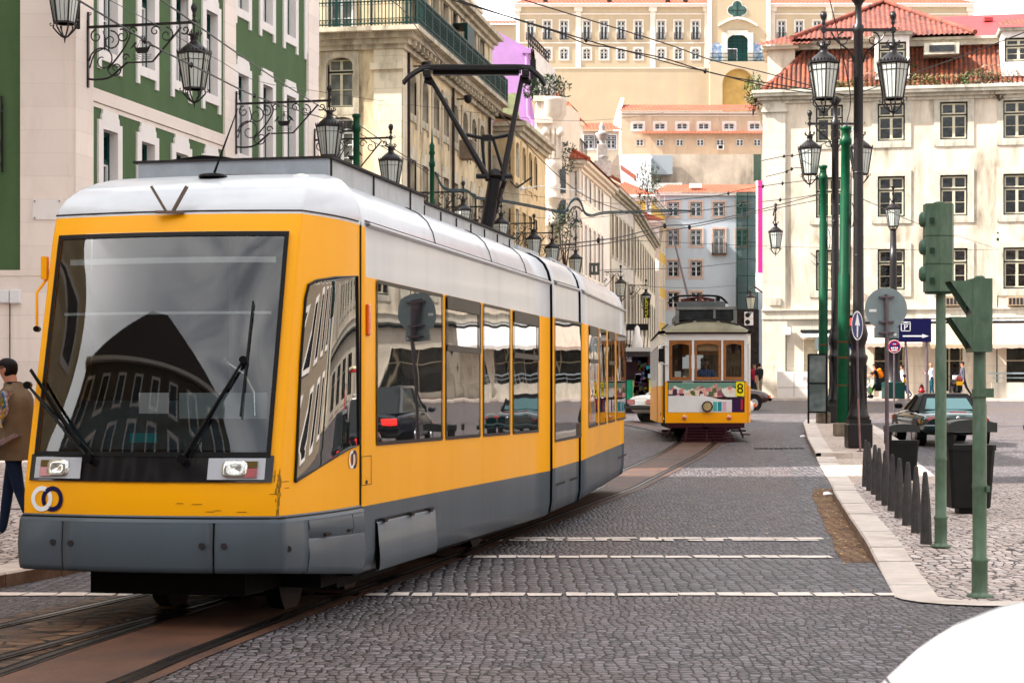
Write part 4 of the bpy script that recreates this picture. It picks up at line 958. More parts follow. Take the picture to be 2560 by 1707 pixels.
for x0_,x1_,fl in((427,513,0),(672,755,1)):
 mb=MB(m_az);a,b=fc.u(Z3(x0_,0)[0]),fc.u(Z3(x1_,0)[0]);n=8
 poly=[(a,za-1.6),(b,za-1.6)]+[(b+(a-b)*i/n,(za+(zb-za)*(.35+.65*math.sin(math.pi*(.15+.7*i/n)))))for i in range(n+1)]
 mb.add([fc.pt(u,z,-.04)for u,z in poly],[tuple(range(len(poly)))]);mb.build('tile_panel',tb,world=True)
mb=MB(m_iron_green);a_,b_=0,ft2.len;zr_=zz(Z3(0,348)[1])
for z in(zr_,(zr_+zt_)/2,zt_+.15):ft2.box(mb,a_,b_,z-.06,z+.06,.0,.08)
for i in range(52):u=a_+(b_-a_)*i/51;ft2.box(mb,u-.035,u+.035,zt_,zr_,.01,.07)
mb.build('terrace_rail',tb,world=True)
# small gable left of the palace
wb=thing('far_red_roof_house','small far house with a red roof between the lilac gable and the palace','building',at(1260,100,300))
f5=frontal(300,1214,1290);mb=MB(m_hc);t5=f5.z(1250,62);wallgrid(mb,f5,[],t5-12,t5);mb.build('wall',wb,world=True)
mb=MB(m_hred);rooffn(mb,m_hred,[f5.pt(-.5,t5,-.6),f5.pt(f5.len,t5,-.6),f5.pt(f5.len,f5.z(1250,41),4),f5.pt(0,f5.z(1250,41),4)],pitch=.6,amp=.1);mb.build('roof',wb,world=True)
# middle building with segmental windows
YM=258.;fm=frontal(YM,1552,1925);mm_=thing('hillside_building','peach rendered hillside building with segmental windows above a lean-to roof','building',(25,YM,30))
m_pe=M('peach_render',(.47,.36,.27),.85,var=.07,vs=.5,stain=(.35,.24,.18),samt=.7,sth=.5,sscale=.3)
ops=[];zq=lambda py:fm.z(1700,py)
Cx=[1595,1650,1705.5,1759.5,1823,1887];cs=[1600,1649.8,1699.8,1751,1800.7,1850,1893.5]
wins(mm_,fm,[(fm.u(x),zq(324),1.45,zq(308)-zq(324))for x in Cx],dict(id='m1',stone=m_hs,sw=.25,pr=.06,rev=.3,arch=.3,outer=m_white_j,cas=m_white_j,tr=1,bars=1,fw=.07,cw=.06),ops)
wins(mm_,fm,[(fm.u(x),zq(365),1.0,zq(348)-zq(365))for x in cs],dict(id='m2',stone=m_pe,sw=.08,pr=.03,rev=.3,outer=m_white_j,cas=m_white_j,tr=1,bars=1,fw=.05,cw=.07),ops)
TM=zq(279);mb=MB(m_pe);wallgrid(mb,fm,[o for o in ops if o[2]>zq(336)],zq(335),TM);
wallgrid(mb,fm,[o for o in ops if o[2]<zq(336)],zq(386),zq(335))
mb.use(m_wh);P=[at(1534,305,YM+14),at(1552,245,YM+6),at(1560,245,YM+6),at(1552,279,YM),at(1552,440,YM),at(1530,440,YM+14)];mb.add(P,[(0,1,2,3,4,5)]);mb.build('wall',mm_,world=True)
mb=MB(m_hred);rooffn(mb,m_hred,[fm.pt(-.3,TM,-.5),fm.pt(fm.len+.5,TM,-.5),fm.pt(fm.len+.5,zq(246),6),fm.pt(.4,zq(246),6)],pitch=.5,amp=.08)
rooffn(mb,m_hred,[fm.pt(fm.u(1590),zq(337),-1.1),fm.pt(fm.len,zq(337),-1.1),fm.pt(fm.len,zq(329),0),fm.pt(fm.u(1612),zq(329),0)],pitch=.5,amp=.08);mb.build('roof',mm_,world=True)
mb=MB(m_hs);fm.box(mb,0,fm.len,zq(291),zq(289),-.12);fm.box(mb,0,fm.len,TM-.3,TM-.02,-.3);mb.build('cornice',mm_,world=True)
px,py=Z3(491,905);mb=MB(m_white_j);c=fm.pt(fm.u(px),zq(py),-.25);mb.box(c,(.9,.5,.6));mb.use(m_black_j).box(c+Vector((0,-.26,0)),(.6,.02,.45));tag(mb.build('air_conditioner',origin=c),'white air conditioner under a small window of the peach hillside building','air conditioner')
# retaining wall and small white blocks under it
rw_=thing('retaining_wall','tall stained grey retaining wall above the pale blue building','wall',(20,244,24));m_rw=M('retaining_render',(.45,.38,.31),.9,var=.2,vs=.35,bump=.3,bs=6,stain=(.13,.11,.09),samt=.85,sth=.44,sscale=.2)
f6=frontal(246,1625,1930);mb=MB(m_rw);wallgrid(mb,f6,[],f6.z(1700,520),f6.z(1700,386));mb.quad(f6.pt(0,f6.z(1700,386)),f6.pt(f6.len,f6.z(1700,386)),f6.pt(f6.len,f6.z(1700,386),12),f6.pt(0,f6.z(1700,386),12));mb.build('face',rw_,world=True)
f7=frontal(243,1548,1628);w7=thing('white_block','plain white house block under the peach hillside building','building',(15,243,22));mb=MB(M('bright_white',(.6,.6,.62),.8));wallgrid(mb,f7,[],f7.z(1600,560),f7.z(1600,388));fx=Fac(f7.pt(f7.len,0,0).xy,f7.pt(f7.len,0,8).xy);wallgrid(mb,fx,[],f7.z(1600,560),f7.z(1600,388));mb.build('wall',w7,world=True)
mb=MB(m_red);rooffn(mb,m_red,[at(1552,425,238),at(1590,452,236),at(1590,440,240),at(1556,402,242)],pitch=.4);mb.build('roof',w7,world=True)
c=f6.pt(f6.u(Z3(130,0)[0]),f6.z(1652,Z3(0,1020)[1]),-1);mb=MB(M('grey_cowl',(.30,.33,.36),.5));mb.box(c,(2.6,1.6,2.4));mb.use(m_wh).box(c+Vector((.4,0,-3.2)),(4.2,2,1.7));mb.use(M('brick_red',(.3,.13,.09),.8)).box(c+Vector((.6,-.1,-4.9)),(3.8,2,1.6));tag(mb.build('chimney_cowl',origin=c),'grey metal chimney cowl standing before the stained retaining wall','chimney')
fh=frontal(160,1452,1548);hb=thing('dormer_house','cream house with a small red roof rising behind the stone urn','building',at(1500,400,160));oo=[];wins(hb,fh,[(fh.u(x),fh.z(1500,372),.8,1.1)for x in(1472,1500,1528)],dict(id='dh',stone=m_wh,sw=.12,pr=.04,rev=.2,outer=m_black_j,cas=m_white_j,tr=.7,bars=1,cw=.05),oo)
mb=MB(cr_);wallgrid(mb,fh,oo,fh.z(1500,520),fh.z(1500,328));fx=Fac(fh.pt(fh.len,0,0).xy,fh.pt(fh.len,0,9).xy);wallgrid(mb,fx,[],fh.z(1500,520),fh.z(1500,328));mb.build('wall',hb,world=True)
mb=MB(m_red);rooffn(mb,m_red,[fh.pt(-.3,fh.z(1500,328),-.4),fh.pt(fh.len+.3,fh.z(1500,328),-.4),fh.pt(fh.len-.5,fh.z(1500,296),3),fh.pt(.6,fh.z(1500,296),3)],pitch=.3,amp=.06);mb.build('roof',hb,world=True)
mb=MB(M('shade_brown',(.05,.035,.03),.7,var=.5,vs=2));fz.box(mb,fz.u(1836),fz.u(1892),2,fz.z(1850,776),-1.9,-.2);mb.build('scaffold_shade',zb_,world=True)  # dark box standing in for the shade under the scaffold netting
for k in(0,1):mb=MB(m_wh);c=fz.pt(fz.u(1866),fz.z(1866,790+17*k),-2.1);mb.box(c,(.95,.4,.72));mb.use(m_black_j).cyl(c+Vector((-.15,-.2,0)),c+Vector((-.15,-.22,0)),.27,seg=14);tag(mb.build('air_conditioner',origin=c),['upper','lower'][k]+' round fan air conditioner unit under the debris netting','air conditioner','stacked air conditioner units under the netting')
# ---------------------------------------------------------------- the cream building on the right
m_rw1=M('cream_stained_render',(.66,.58,.48),.85,var=.07,vs=.8,bump=.12,bs=10,stain=(.22,.18,.13),samt=.95,sth=.45,sscale=.35)
m_rs=M('old_stone_trim',(.56,.52,.44),.8,var=.15,vs=2,bump=.25,stain=(.20,.18,.14),samt=.75,sth=.46)
m_rst=Mstone('quoin_stone',(.56,.51,.43),1.4,.9,samt=.75,stain=(.2,.17,.13))
m_clay=Mtile('aged_clay',(.36,.09,.04),(.20,.055,.03),(.05,.03,.022),.25,.42,.95)
m_clay2=Mtile('pink_clay',(.38,.095,.055),(.22,.05,.035),(.05,.025,.02),.27,.34,.8)
R0=Vector((13.53,103.2));Rd=Vector((1,-.174)).normalized();RL=62.;R1=R0+Rd*RL;fr=Fac(R0,R1)
Rs=Vector((.173,1)).normalized();fl=Fac(R0+Rs*16,R0)
rb=thing('cream_building','cream stained corner building with a tiled mansard roof above a shopping arcade','building',(R0.x,R0.y,gz(103)))
st_r=dict(id='rr',stone=m_rs,sw=.32,pr=.05,rev=.22,bot=.36,outer=m_black_j,cas=m_cream_j,tr=.66,bars=1,fw=.075,cw=.07)
ops=[];u0=fr.u(Z3(1160,0)[0]);du=(fr.u(Z3(2310,0)[0])-u0)/3
rows_=[]
for y0_,y1_ in((624,855),(1072,1322)):
 rows_.append((fr.z(*Z3(1921,y1_)),fr.z(*Z3(1921,y0_))))
xa=ZB(1100,0)[0];rows_.append((fr.z(xa,ZB(0,345)[1]),fr.z(xa,ZB(0,57)[1])))
sp=[(u0+i*du,a,1.42,b-a)for i in range(16)for a,b in rows_ if u0+i*du<RL-1.5]
wins(rb,fr,sp,st_r,ops)
ZE=fr.z(*Z3(1300,590));zc0,zc1=fr.z(2300,ZB(0,548)[1]),fr.z(2300,ZB(0,488)[1])
shops=[(fr.u(ZB(460,0)[0]),fr.u(ZB(790,0)[0])),(fr.u(ZB(905,0)[0]),fr.u(ZB(1195,0)[0])),(fr.u(ZB(1385,0)[0]),fr.u(ZB(1385,0)[0])+4.6)]
for k in range(7):a=shops[2][1]+1.6+k*6;shops.append((a,a+4.4))
shops=[s_ for s_ in shops if s_[1]<RL-.5];zd0=gz(100)+.16;zsh=fr.z(2300,ZB(0,735)[1])
door=(fr.u(ZB(25,0)[0]),fr.u(ZB(130,0)[0]));zdr=fr.z(2020,ZB(0,690)[1])
mb=MB(m_rw1);wallgrid(mb,fr,ops,zc1,ZE);mb.use(m_rst);wallgrid(mb,fr,[(a,b,zd0,zsh)for a,b in shops]+[(door[0],door[1],zd0,zdr)],0,zc0)
mb.use(m_rw1);wallgrid(mb,fl,[],0,ZE);q=fr.P1+fr.N*16;mb.quad((fr.P1.x,fr.P1.y,0),(q.x,q.y,0),(q.x,q.y,ZE),(fr.P1.x,fr.P1.y,ZE));mb.build('wall',rb,world=True)
mb=MB(m_rst);pu=fr.u(Z3(890,0)[0]);fr.box(mb,-.06,pu,zc1+.02,fr.z(1930,Z3(0,690)[1]),-.10);fr.box(mb,-.12,pu+.12,fr.z(1930,Z3(0,690)[1]),fr.z(1930,Z3(0,672)[1]),-.2);fr.box(mb,-.06,pu,fr.z(1930,Z3(0,672)[1]),ZE-.3,-.13)
fr.box(mb,-.08,pu+.1,1,zc0-.02,-.08);fr.box(mb,-.1,RL,zc0,zc1,-.12);fr.box(mb,-.12,RL,zc1,zc1+.07,-.2)
for u in[s_[0]-.02 for s_ in shops]+[s_[1]-.43 for s_ in shops]:fr.box(mb,u,u+.45,0,zsh+.1,-.14)
fr.box(mb,-.05,RL,0,gz(100)+.5,-.05)
mb.build('stone_dressing',rb,world=True)
mb=MB(m_rs);
for k,d in enumerate((.12,.32,.55,.62)):
 fr.box(mb,-d,RL+.1,ZE-.3+k*.17,ZE-.14+k*.17,-d);fl.box(mb,0,fl.len+d-.004,ZE-.297+k*.17,ZE-.143+k*.17,-d+.003)
mb.build('cornice',rb,world=True)
ZR=ZE+.4
up_=lambda z,d:H+(z-H)*(1+d/103)
# mansard: steep lower slope, then dormers, upper hip roofs
um=fr.u(Z3(965,0)[0]);z_m=up_(fr.z(*Z3(1300,300)),2);mb=MB(m_clay)
a0_,a1_,b1_,b0_=fr.pt(.0,ZR,-.3),fr.pt(RL,ZR,-.3),fr.pt(RL,z_m,2.0),fr.pt(um+.5,z_m,2.0)
rooffn(mb,m_clay,[a0_,a1_,b1_,b0_],pitch=.25,amp=.11,seg=6);rooffn(mb,m_clay,[fl.pt(0,ZR,-.3),fl.pt(fl.len,ZR,-.3),b0_,fl.pt(0,z_m,4)],pitch=.3)
mb.use(m_clay2).tube([a0_+Vector((0,0,.05)),a0_.lerp(b0_,.5)+Vector((.0,0,-.1)),b0_+Vector((0,0,.1))],.14,8);mb.build('mansard_roof',rb,world=True)
mb=MB(m_rw1);u_a,u_b=fr.u(Z3(775,0)[0]),fr.u(Z3(945,0)[0]);zta=up_(fr.z(*Z3(850,305)),1.2);fr.box(mb,u_a,u_b,ZR-.1,zta,1.3,5);fr.box(mb,u_a-.3,u_b+.2,zta,zta+.16,1.0,5.2)
mb.build('roof_tower',rb,world=True)
# upper eaves band
mb=MB(m_rs);fr.box(mb,um,RL,z_m-.05,z_m+.22,1.55,4);fr.box(mb,um,RL,z_m+.22,z_m+.36,1.3,4);mb.build('upper_cornice',rb,world=True)
mb=MB(m_clay2)
pk_=fr.pt(fr.u(Z3(1510,0)[0]),up_(fr.z(*Z3(1510,30)),9),9);e0,e1=fr.pt(fr.u(Z3(925,0)[0]),z_m+.38,.9),fr.pt(fr.u(Z3(2060,0)[0]),z_m+.38,.9)
rooffn(mb,m_clay2,[e0,e1,pk_],pitch=.27,amp=.08,seg=6);bk=fr.pt(fr.u(Z3(925,0)[0])+.5,z_m+.38,17);rooffn(mb,m_clay2,[bk,e0,pk_],pitch=.4);rooffn(mb,m_clay2,[e1,fr.pt(fr.u(Z3(2060,0)[0]),z_m+.38,17),pk_],pitch=.4)
mb.tube([e0+Vector((0,0,.1)),e0.lerp(pk_,.5)+Vector((0,0,.12)),pk_+Vector((0,0,.15)),e1.lerp(pk_,.5)+Vector((0,0,.12)),e1+Vector((0,0,.1))],.15,8)
t0,t1=fr.pt(u_a-.7,zta+.17,.7),fr.pt(u_b+.9,zta+.17,.7);rooffn(mb,m_clay2,[t0,t1,fr.pt(u_b+.9,zta+.85,2.2),fr.pt(u_a+.9,zta+.85,2.2)],pitch=.25,amp=.07)
mb.build('roof',rb,world=True)
m_flat=M('red_sheet_roof',(.42,.06,.065),.6,var=.12,vs=.7,stain=(.45,.08,.07),samt=.5,vert=False);mb=MB(m_flat)
p=[fr.pt(fr.u(Z3(1650,0)[0]),z_m+.4,4),fr.pt(RL,z_m+.4,4),fr.pt(RL,up_(fr.z(*Z3(2300,78)),13),13),fr.pt(fr.u(Z3(1700,0)[0]),up_(fr.z(*Z3(2300,92)),13),13)];mb.quad(*p)
for i in range(12):a=p[0].lerp(p[1],i/12);b=p[3].lerp(p[2],i/12);mb.box(a.lerp(b,.75 if i%2 else .35)+Vector((0,0,.12)),(.5,.4,.22))
mb.build('sheet_roof',rb,world=True)
# dormers
def dormer(px0,px1,ytop,ybot,top_extra=True):
 ua,ub=fr.u(px0),fr.u(px1);za,zb=fr.z(px0,ybot),fr.z(px0,ytop);d_=MB(m_wh);cu=(ua+ub)/2;w=ub-ua
 fdm=Fac(fr.pt(ua,0,-.05).xy,fr.pt(ub,0,-.05).xy);oo=[];
 wallgrid(d_,fdm,[(w/2-.72,w/2+.72,za+.75,zb-.35)],za,zb);fr.box(d_,ua,ua+.05,za,zb,-.04,3);fr.box(d_,ub-.05,ub,za,zb,-.04,3)
 d_.use(m_rs);fr.box(d_,ua-.15,ub+.15,zb,zb+.18,-.25,3.2);dm=d_.build('dormer',rb,world=True)
 window(dm,fdm,w/2,za+.75,1.44,zb-.35-za-.75,dict(st_r,id='rd',sw=.0,pr=.0,bot=0)).location
 k=MB(m_clay2);rooffn(k,m_clay2,[fr.pt(ua-.4,zb+.2,-.5),fr.pt(ub+.4,zb+.2,-.5),fr.pt(ub-.3,zb+.95,1.8),fr.pt(ua+.3,zb+.95,1.8)],pitch=.25,amp=.07)
 o=k.build('roof',dm);o.data.transform(WM[dm.name].inverted())
for a,b,t,bo in((1440,1650,222,490),(2215,2425,195,470)):dormer(Z3(a,0)[0],Z3(b,0)[0],Z3(0,t)[1],Z3(0,bo)[1])
for i in range(3):pxa=fr.pt(fr.u(Z3(2215,0)[0])+6.8*(i+1),0);uu=fr.u(Z3(2215,0)[0])+6.8*(i+1)
mb=MB(m_rs);u,z=fr.uz(Z3(1848,305));fr.box(mb,u-.9,u+.9,z-.25,z+.35,-.1,1.5);mb.use(g_dark);fr.box(mb,u-.65,u+.65,z-.12,z+.22,-.13,-.1);mb.build('roof_vent',rb,world=True)
# shop fronts, doors
mb=MB(Mglass_dark('shop_glass',(.016,.02,.02),.05,1.5,0,1,.03))
fr.box(mb,door[0]+.8,door[1],zd0,zdr,.3,.35);mb.build('door',rb,world=True)
for a,b in shops:
 mb=MB(_M['shop_glass']);fr.box(mb,a,b,zd0,zsh,.8,.85);sw_=mb.build('shop_window',rb,world=True);mb=MB(m_cream_j)
 for u in(a+.45,(a+b)/2,b-.48):fr.box(mb,u-.04,u+.04,zd0,zsh,.72,.79)
 fr.box(mb,a,b,zsh-.85,zsh-.8,.73,.785);o=mb.build('shop_frame',sw_);o.data.transform(WM[rb.name].inverted())
mb=MB(m_cream_j);fr.box(mb,door[0],door[0]+.75,zd0,zdr,.25,.3);fr.box(mb,door[0],door[1],zdr-.1,zdr,.2,.3);mb.build('door_frame',rb,world=True)
m_sh=M('shop_inside',(.12,.10,.08),.8,var=.3);mb=MB(M('step_stone',(.4,.33,.27),.8));
for a,b in shops:fr.box(mb,a,b,gz(100)+.1,zd0+.05,-.2,.8)
mb.build('door_step',rb,world=True)
# awnings
m_aw=M('peach_awning',(.48,.37,.31),.8,var=.05,vs=1,stain=(.6,.42,.32),samt=.4)
def awning(a,b,z0,z1,out,mat,label,edge=.22,txt=None):
 t=thing('awning',label,'awning',fr.pt((a+b)/2,z1,0));mb=MB(mat);n=8
 P=[fr.pt(a,z1,-.14),fr.pt(b,z1,-.14),fr.pt(b,z0,-out),fr.pt(a,z0,-out)];mb.add(P+[p+Vector((0,0,-.03))for p in P],[(0,1,2,3),(7,6,5,4),(0,3,7,4),(1,5,6,2)])
 P=[fr.pt(a+(b-a)*i/16,z0-(edge if i%2 else edge*.8),-out)for i in range(17)];T_=[fr.pt(a+(b-a)*i/16,z0,-out)for i in range(17)]
 for i in range(16):mb.quad(T_[i],T_[i+1],P[i+1],P[i])
 mb.add([fr.pt(a,z1,-.14),fr.pt(a,z0,-out),fr.pt(a,z0,-.14)],[(0,1,2)]);mb.build('canvas',t,world=True)
 mb=MB(m_white_j);fr.box(mb,a,b,z1-.02,z1+.08,-.3,-.14);mb.tube([fr.pt(a+.3,z0-.1,-.14),fr.pt(a+.3,z0,-out+.05)],.02,5);mb.tube([fr.pt(b-.3,z0-.1,-.14),fr.pt(b-.3,z0,-out+.05)],.02,5);mb.build('frame',t,world=True)
 if txt:text_mesh(txt,.34,m_black_j,'lettering',t,frameM(fr.pt((a+b)/2,z0-.1,-out-.01),(fr.U.x,fr.U.y,0),(0,0,1)),.003)
za1,za0=fr.z(2300,ZB(0,570)[1]),fr.z(2300,ZB(0,725)[1])
awning(fr.u(ZB(438,0)[0]),fr.u(ZB(850,0)[0]),za0,za1,1.3,m_aw,'peach canvas awning with dark lettering over the shop behind the pushchair',txt='PADARIA DO ROSSIO'[:0]+'A D')
awning(fr.u(ZB(905,0)[0]),fr.u(ZB(1200,0)[0]),za0-.1,za1,1.5,M('sand_awning',(.42,.32,.22),.8,var=.06),'sand coloured awning over the shop behind the man in the grey suit')
awning(fr.u(ZB(1315,0)[0]),fr.u(ZB(1315,0)[0])+6,za0-.1,za1,1.4,m_aw,'peach awning at the right edge above the railings')
awning(fr.u(ZB(1315,0)[0])+7,fr.u(ZB(1315,0)[0])+12.5,za0,za1,1.4,m_wh,'white awning farther along the arcade seen in the tram windows')
awning(fr.u(ZB(5,0)[0]),fr.u(ZB(255,0)[0]),fr.z(2050,ZB(0,668)[1]),fr.z(2050,ZB(0,650)[1]),.9,m_white_j,'narrow rolled white awning above the door beside the green poles',.12)
mb=MB(m_black_j);fr.box(mb,fr.u(ZB(5,0)[0]),fr.u(ZB(255,0)[0]),fr.z(2050,ZB(0,648)[1]),fr.z(2050,ZB(0,630)[1]),-.55,-.09);fr.box(mb,fr.u(ZB(380,0)[0]),RL,zc0-.28,zc0-.12,-.3,-.0);mb.build('awning_box',rb,world=True)
# cables and boxes on the facade
for i,(x,y,lb)in enumerate(((1062,430,'window box air conditioner behind the near traffic light'),(1525,430,'window box air conditioner near the right edge of the cream facade'))):
 u,z=fr.uz(ZB(x,y));mb=MB(M('ac_beige',(.42,.33,.24),.6,var=.1));fr.box(mb,u-.55,u+.45,z-.22,z+.22,-.3,0);mb.use(m_slate)
 for k in range(5):fr.box(mb,u-.48+k*.19,u-.34+k*.19,z-.17,z+.17,-.31,-.3)
 tag(mb.build('air_conditioner',origin=fr.pt(u,z,-.15)),lb,'air conditioner','air conditioners on the cream facade')
u,z=fr.uz(ZT(1185,358));mb=MB(m_rs);fr.box(mb,u-.3,u+.3,z-.2,z+.2,-.17,-.1);tag(mb.build('wall_plaque',origin=fr.pt(u,z)),'blank stone plaque on the quoins of the cream building above the red car','plaque')
u,z=fr.uz(ZT(1285,588));mb=MB(m_white_j);fr.box(mb,u-.15,u+.15,z-.2,z+.2,-.3,-.1);mb.use(m_slate).tube([fr.pt(u-.1,z-.2,-.12),fr.pt(u-.1,2,-.12)],.03,5);tag(mb.build('utility_box',origin=fr.pt(u,z)),'small white meter box high on the stone ground floor of the cream building','utility box')
u,_=fr.uz(ZT(1335,1000));zc=fr.z(ZT(1335,0)[0],ZT(0,905)[1]);mb=MB(M('cabinet_grey',(.58,.55,.52),.5,var=.05));zb0=gz(100)+.13
fr.box(mb,u-.9,u+.9,zb0,zc,-.6,-.08);mb.use(m_slate);fr.box(mb,u-.01,u+.01,zb0+.1,zc-.1,-.605,-.6);fr.box(mb,u-.85,u+.85,zb0+.55,zb0+.57,-.606,-.601)
tag(mb.build('electrical_cabinet',origin=fr.pt(u,zb0,-.3)),'pale grey double door electrical cabinet against the cream building','cabinet')
text_mesh('Pj',.35,M('spray',(.25,.25,.27),.7),'graffiti',C.objects['electrical_cabinet'],frameM(fr.pt(u+.6,zb0+1.0,-.62),(fr.U.x,fr.U.y,0),(0,0,1)),.001)
# far pavement along the arcade
mb=MB(m_walk2);
for i in range(20):
 a,b=RL*i/20,RL*(i+1)/20
 for d0,d1 in((-3.3,-1.6),(-1.6,0)):
  P=[fr.pt(a,0,d0),fr.pt(b,0,d0),fr.pt(b,0,d1),fr.pt(a,0,d1)];mb.quad(*[(p.x,p.y,gz(p.y)+.13)for p in P])
P=[R0+Vector((-2.6,2.2)),R0+fr.N*0-Rd*0+Vector((-.4,-2.9)),R0,R0+Rs*20,R0+Rs*20+Vector((-2.6,0))]
mb.add([(p.x,p.y,gz(p.y)+.128)for p in P],[tuple(range(5))]);tag(mb.build('pavement'),kind='structure')
mb=MB(m_kerb)
for i in range(31):
 a,b=RL*i/31,RL*(i+1)/31-.02;P=[fr.pt(a,0,-3.6),fr.pt(b,0,-3.6),fr.pt(b,0,-3.3),fr.pt(a,0,-3.3)]
 mb.add([(p.x,p.y,gz(p.y)-.02)for p in P]+[(p.x,p.y,gz(p.y)+.13)for p in P],[(0,1,5,4),(4,5,6,7),(1,2,6,5),(0,4,7,3)])
tag(mb.build('kerb'),kind='structure')
# ramp wall with railing at the right edge
u0=fr.u(ZB(1312,0)[0]);t=thing('ramp_wall','low pale stone ramp wall topped with steel railings at the right edge','wall',fr.pt(u0,gz(99),-2));mb=MB(m_rst);z1=fr.z(2480,ZB(0,1000)[1]);zr2=fr.z(2480,ZB(0,938)[1])
fr.box(mb,u0,u0+10,gz(98),z1,-3.2,-2.9);mb.build('wall',t,world=True);mb=MB(M('steel_rail',(.35,.4,.42),.4,.6))
fr.box(mb,u0-.2,u0+10,zr2-.04,zr2+.04,-3.1,-3.0);fr.box(mb,u0,u0+10,(z1+zr2)/2-.02,(z1+zr2)/2+.02,-3.08,-3.02)
for i in range(8):fr.box(mb,u0+.3+i*1.35,u0+.35+i*1.35,z1,zr2,-3.08,-3.02)
mb.build('railing',t,world=True)
# ---------------------------------------------------------------- the rest of the square, seen only in glass and by its shade
def plainblock(name,label,poly,top,mat,roofm,ridge=3.,ncol=6,rows=4):
 b=thing(name,label,'building',(poly[0][0],poly[0][1],0));mb=MB(mat);mw_=MB(g_dark);ms_=MB(m_wh);n=len(poly)
 for i in range(n):
  f=Fac(poly[i],poly[(i+1)%n]);wallgrid(mb,f,[],-.2,top);nc=max(2,int(f.len/3.3))
  for c_ in range(nc):
   for r_ in range(rows):
    u=(c_+.5)*f.len/nc;z=1.8+r_*(top-2)/rows;hgt=min(2.4,(top-2)/rows-1.2)
    f.box(ms_,u-.85,u+.85,z-.25,z+hgt+.25,-.07,.01);f.box(mw_,u-.6,u+.6,z,z+hgt,-.09,-.06)
  f.box(ms_,-.3,f.len+.3,top-.25,top+.1,-.5,.0)
 mb.build('wall',b,world=True);ms_.build('surround',b,world=True);mw_.build('window',b,world=True)
 cx=sum(p[0]for p in poly)/n;cy=sum(p[1]for p in poly)/n;mb=MB(roofm)
 P=[Vector((p[0],p[1],top))for p in poly];ap=[Vector((cx+(p[0]-cx)*.15,cy+(p[1]-cy)*.15,top+ridge))for p in poly]
 for i in range(n):j=(i+1)%n;mb.quad(P[i],P[j],ap[j],ap[i])
 mb.add(ap,[tuple(range(n))]);mb.build('roof',b,world=True);return b
plainblock('square_block','tall ochre block placed left of the square, outside the picture, to shade the foreground',[(-40,7),(-22,7),(-22,32.0),(-40,32.0)],33,m_bw,m_red)  # unseen shadow caster, height and ends set to shade the near road
plainblock('square_block','narrow pale block placed beside the green building, outside the picture, to shade the road',[(-30,37.1),(-13.6,37.1),(-13.6,43.85),(-30,43.85)],24,m_wh,m_red,2)  # unseen occluder added for the shade band beyond the sunlit strip
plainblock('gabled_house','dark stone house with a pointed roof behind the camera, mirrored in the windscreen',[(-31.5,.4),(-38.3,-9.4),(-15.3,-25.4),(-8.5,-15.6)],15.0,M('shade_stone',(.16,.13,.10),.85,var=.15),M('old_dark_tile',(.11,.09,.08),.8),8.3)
plainblock('square_block','grey block closing the square behind the camera',[(-8,-44),(45,-48),(45,-30),(-8,-28)],16,m_bw,m_red)
plainblock('square_block','cream block on the right side of the square, outside the picture',[(42,-20),(60,-20),(66,60),(48,62)],17,M('cream_shaded',(.30,.24,.18),.85,var=.1),m_red)  # cream wall coloured darker, as in shade, for its image in the cab glass
# ================================================================ THE YELLOW TRAM
def mk_paint(name,col,dirt=(.25,.17,.06),rough=.28,coat=.5,samt=.35,dr=.45):
 m,t,p=base(name);g=geo(t)
 n=noise(t,g,1.6,6,.6,.2,(1,1,.12));n2=noise(t,g,9,5,.7,.5)
 c=mixc(t,ramp(t,n,.48,.8,0,samt),col,dirt);c=mixc(t,ramp(t,n2,.62,.8,0,samt*.8),c,tuple(x*.6 for x in col))
 t.links.new(c,p.inputs['Base Color']);t.links.new(ramp(t,n,.3,.8,rough,dr),p.inputs['Roughness']);p.inputs['Coat Weight'].default_value=coat;p.inputs['Coat Roughness'].default_value=.12;p.inputs['Specular IOR Level'].default_value=.22
 bumpn(t,p,noise(t,g,1.1,2),.06,.04);return m
m_ty=mk_paint('tram_yellow',(.95,.41,0),(.70,.30,.01),samt=.16,coat=0);m_tw=mk_paint('tram_white',(.56,.575,.60),(.34,.35,.37));m_tg=mk_paint('tram_grey',(.105,.13,.155),(.06,.065,.07),.4,.15)
m_tw2=m_tw;m_blk=M('black_trim',(.012,.012,.014),.35);m_rub=M('bellows_rubber',(.025,.022,.02),.8,var=.3);m_glassblk=Mglass_dark('black_glass_panel',(.008,.008,.01),.08,1.5)
m_sg=Mglass_dark('tram_side_glass',(.010,.011,.012),.012,2.1,.010,1.0)
m_ws=Mglass_clear('windscreen_glass',(.74,.79,.80),1.78,1)
m_alu=M('galvanised_grey',(.42,.46,.50),.45,.5,var=.1,vs=5,stain=(.2,.2,.2),samt=.5)
m_amb=M('amber_lens',(.75,.13,.01),.2,coat=.6);m_redl=M('red_lens',(.45,.01,.015),.15,coat=.8);m_chr=M('headlamp_glass',(.62,.62,.58),.12,.8,var=.35,vs=60);m_lh=M('lamp_housing',(.42,.43,.46),.45)
m_navy=M('navy_emblem',(.012,.012,.13),.4);m_wemb=M('white_emblem',(.82,.82,.80),.4)
TA=Vector((.2070,.9783));TR=Vector((.9783,-.2070));TO=Vector((-2.80,14.53))
yt=thing('yellow_tram','modern yellow articulated tram with white roof and grey skirt, near front of the picture','tram',(TO.x,TO.y,0))
LC=1.755;WF=1.03;WB=1.2
def rake(z):
 return ip([(.45,-.02),(1.0,0),(1.13,.02),(3.03,.50),(3.2,.565),(3.26,.60),(3.36,.72),(3.46,.92),(3.54,1.16),(3.6,1.42),(3.63,1.64)],z)
def kz(z):return ip([(3.24,1.),(3.34,.985),(3.44,.955),(3.52,.915),(3.58,.86),(3.62,.78),(3.64,.7)],z)
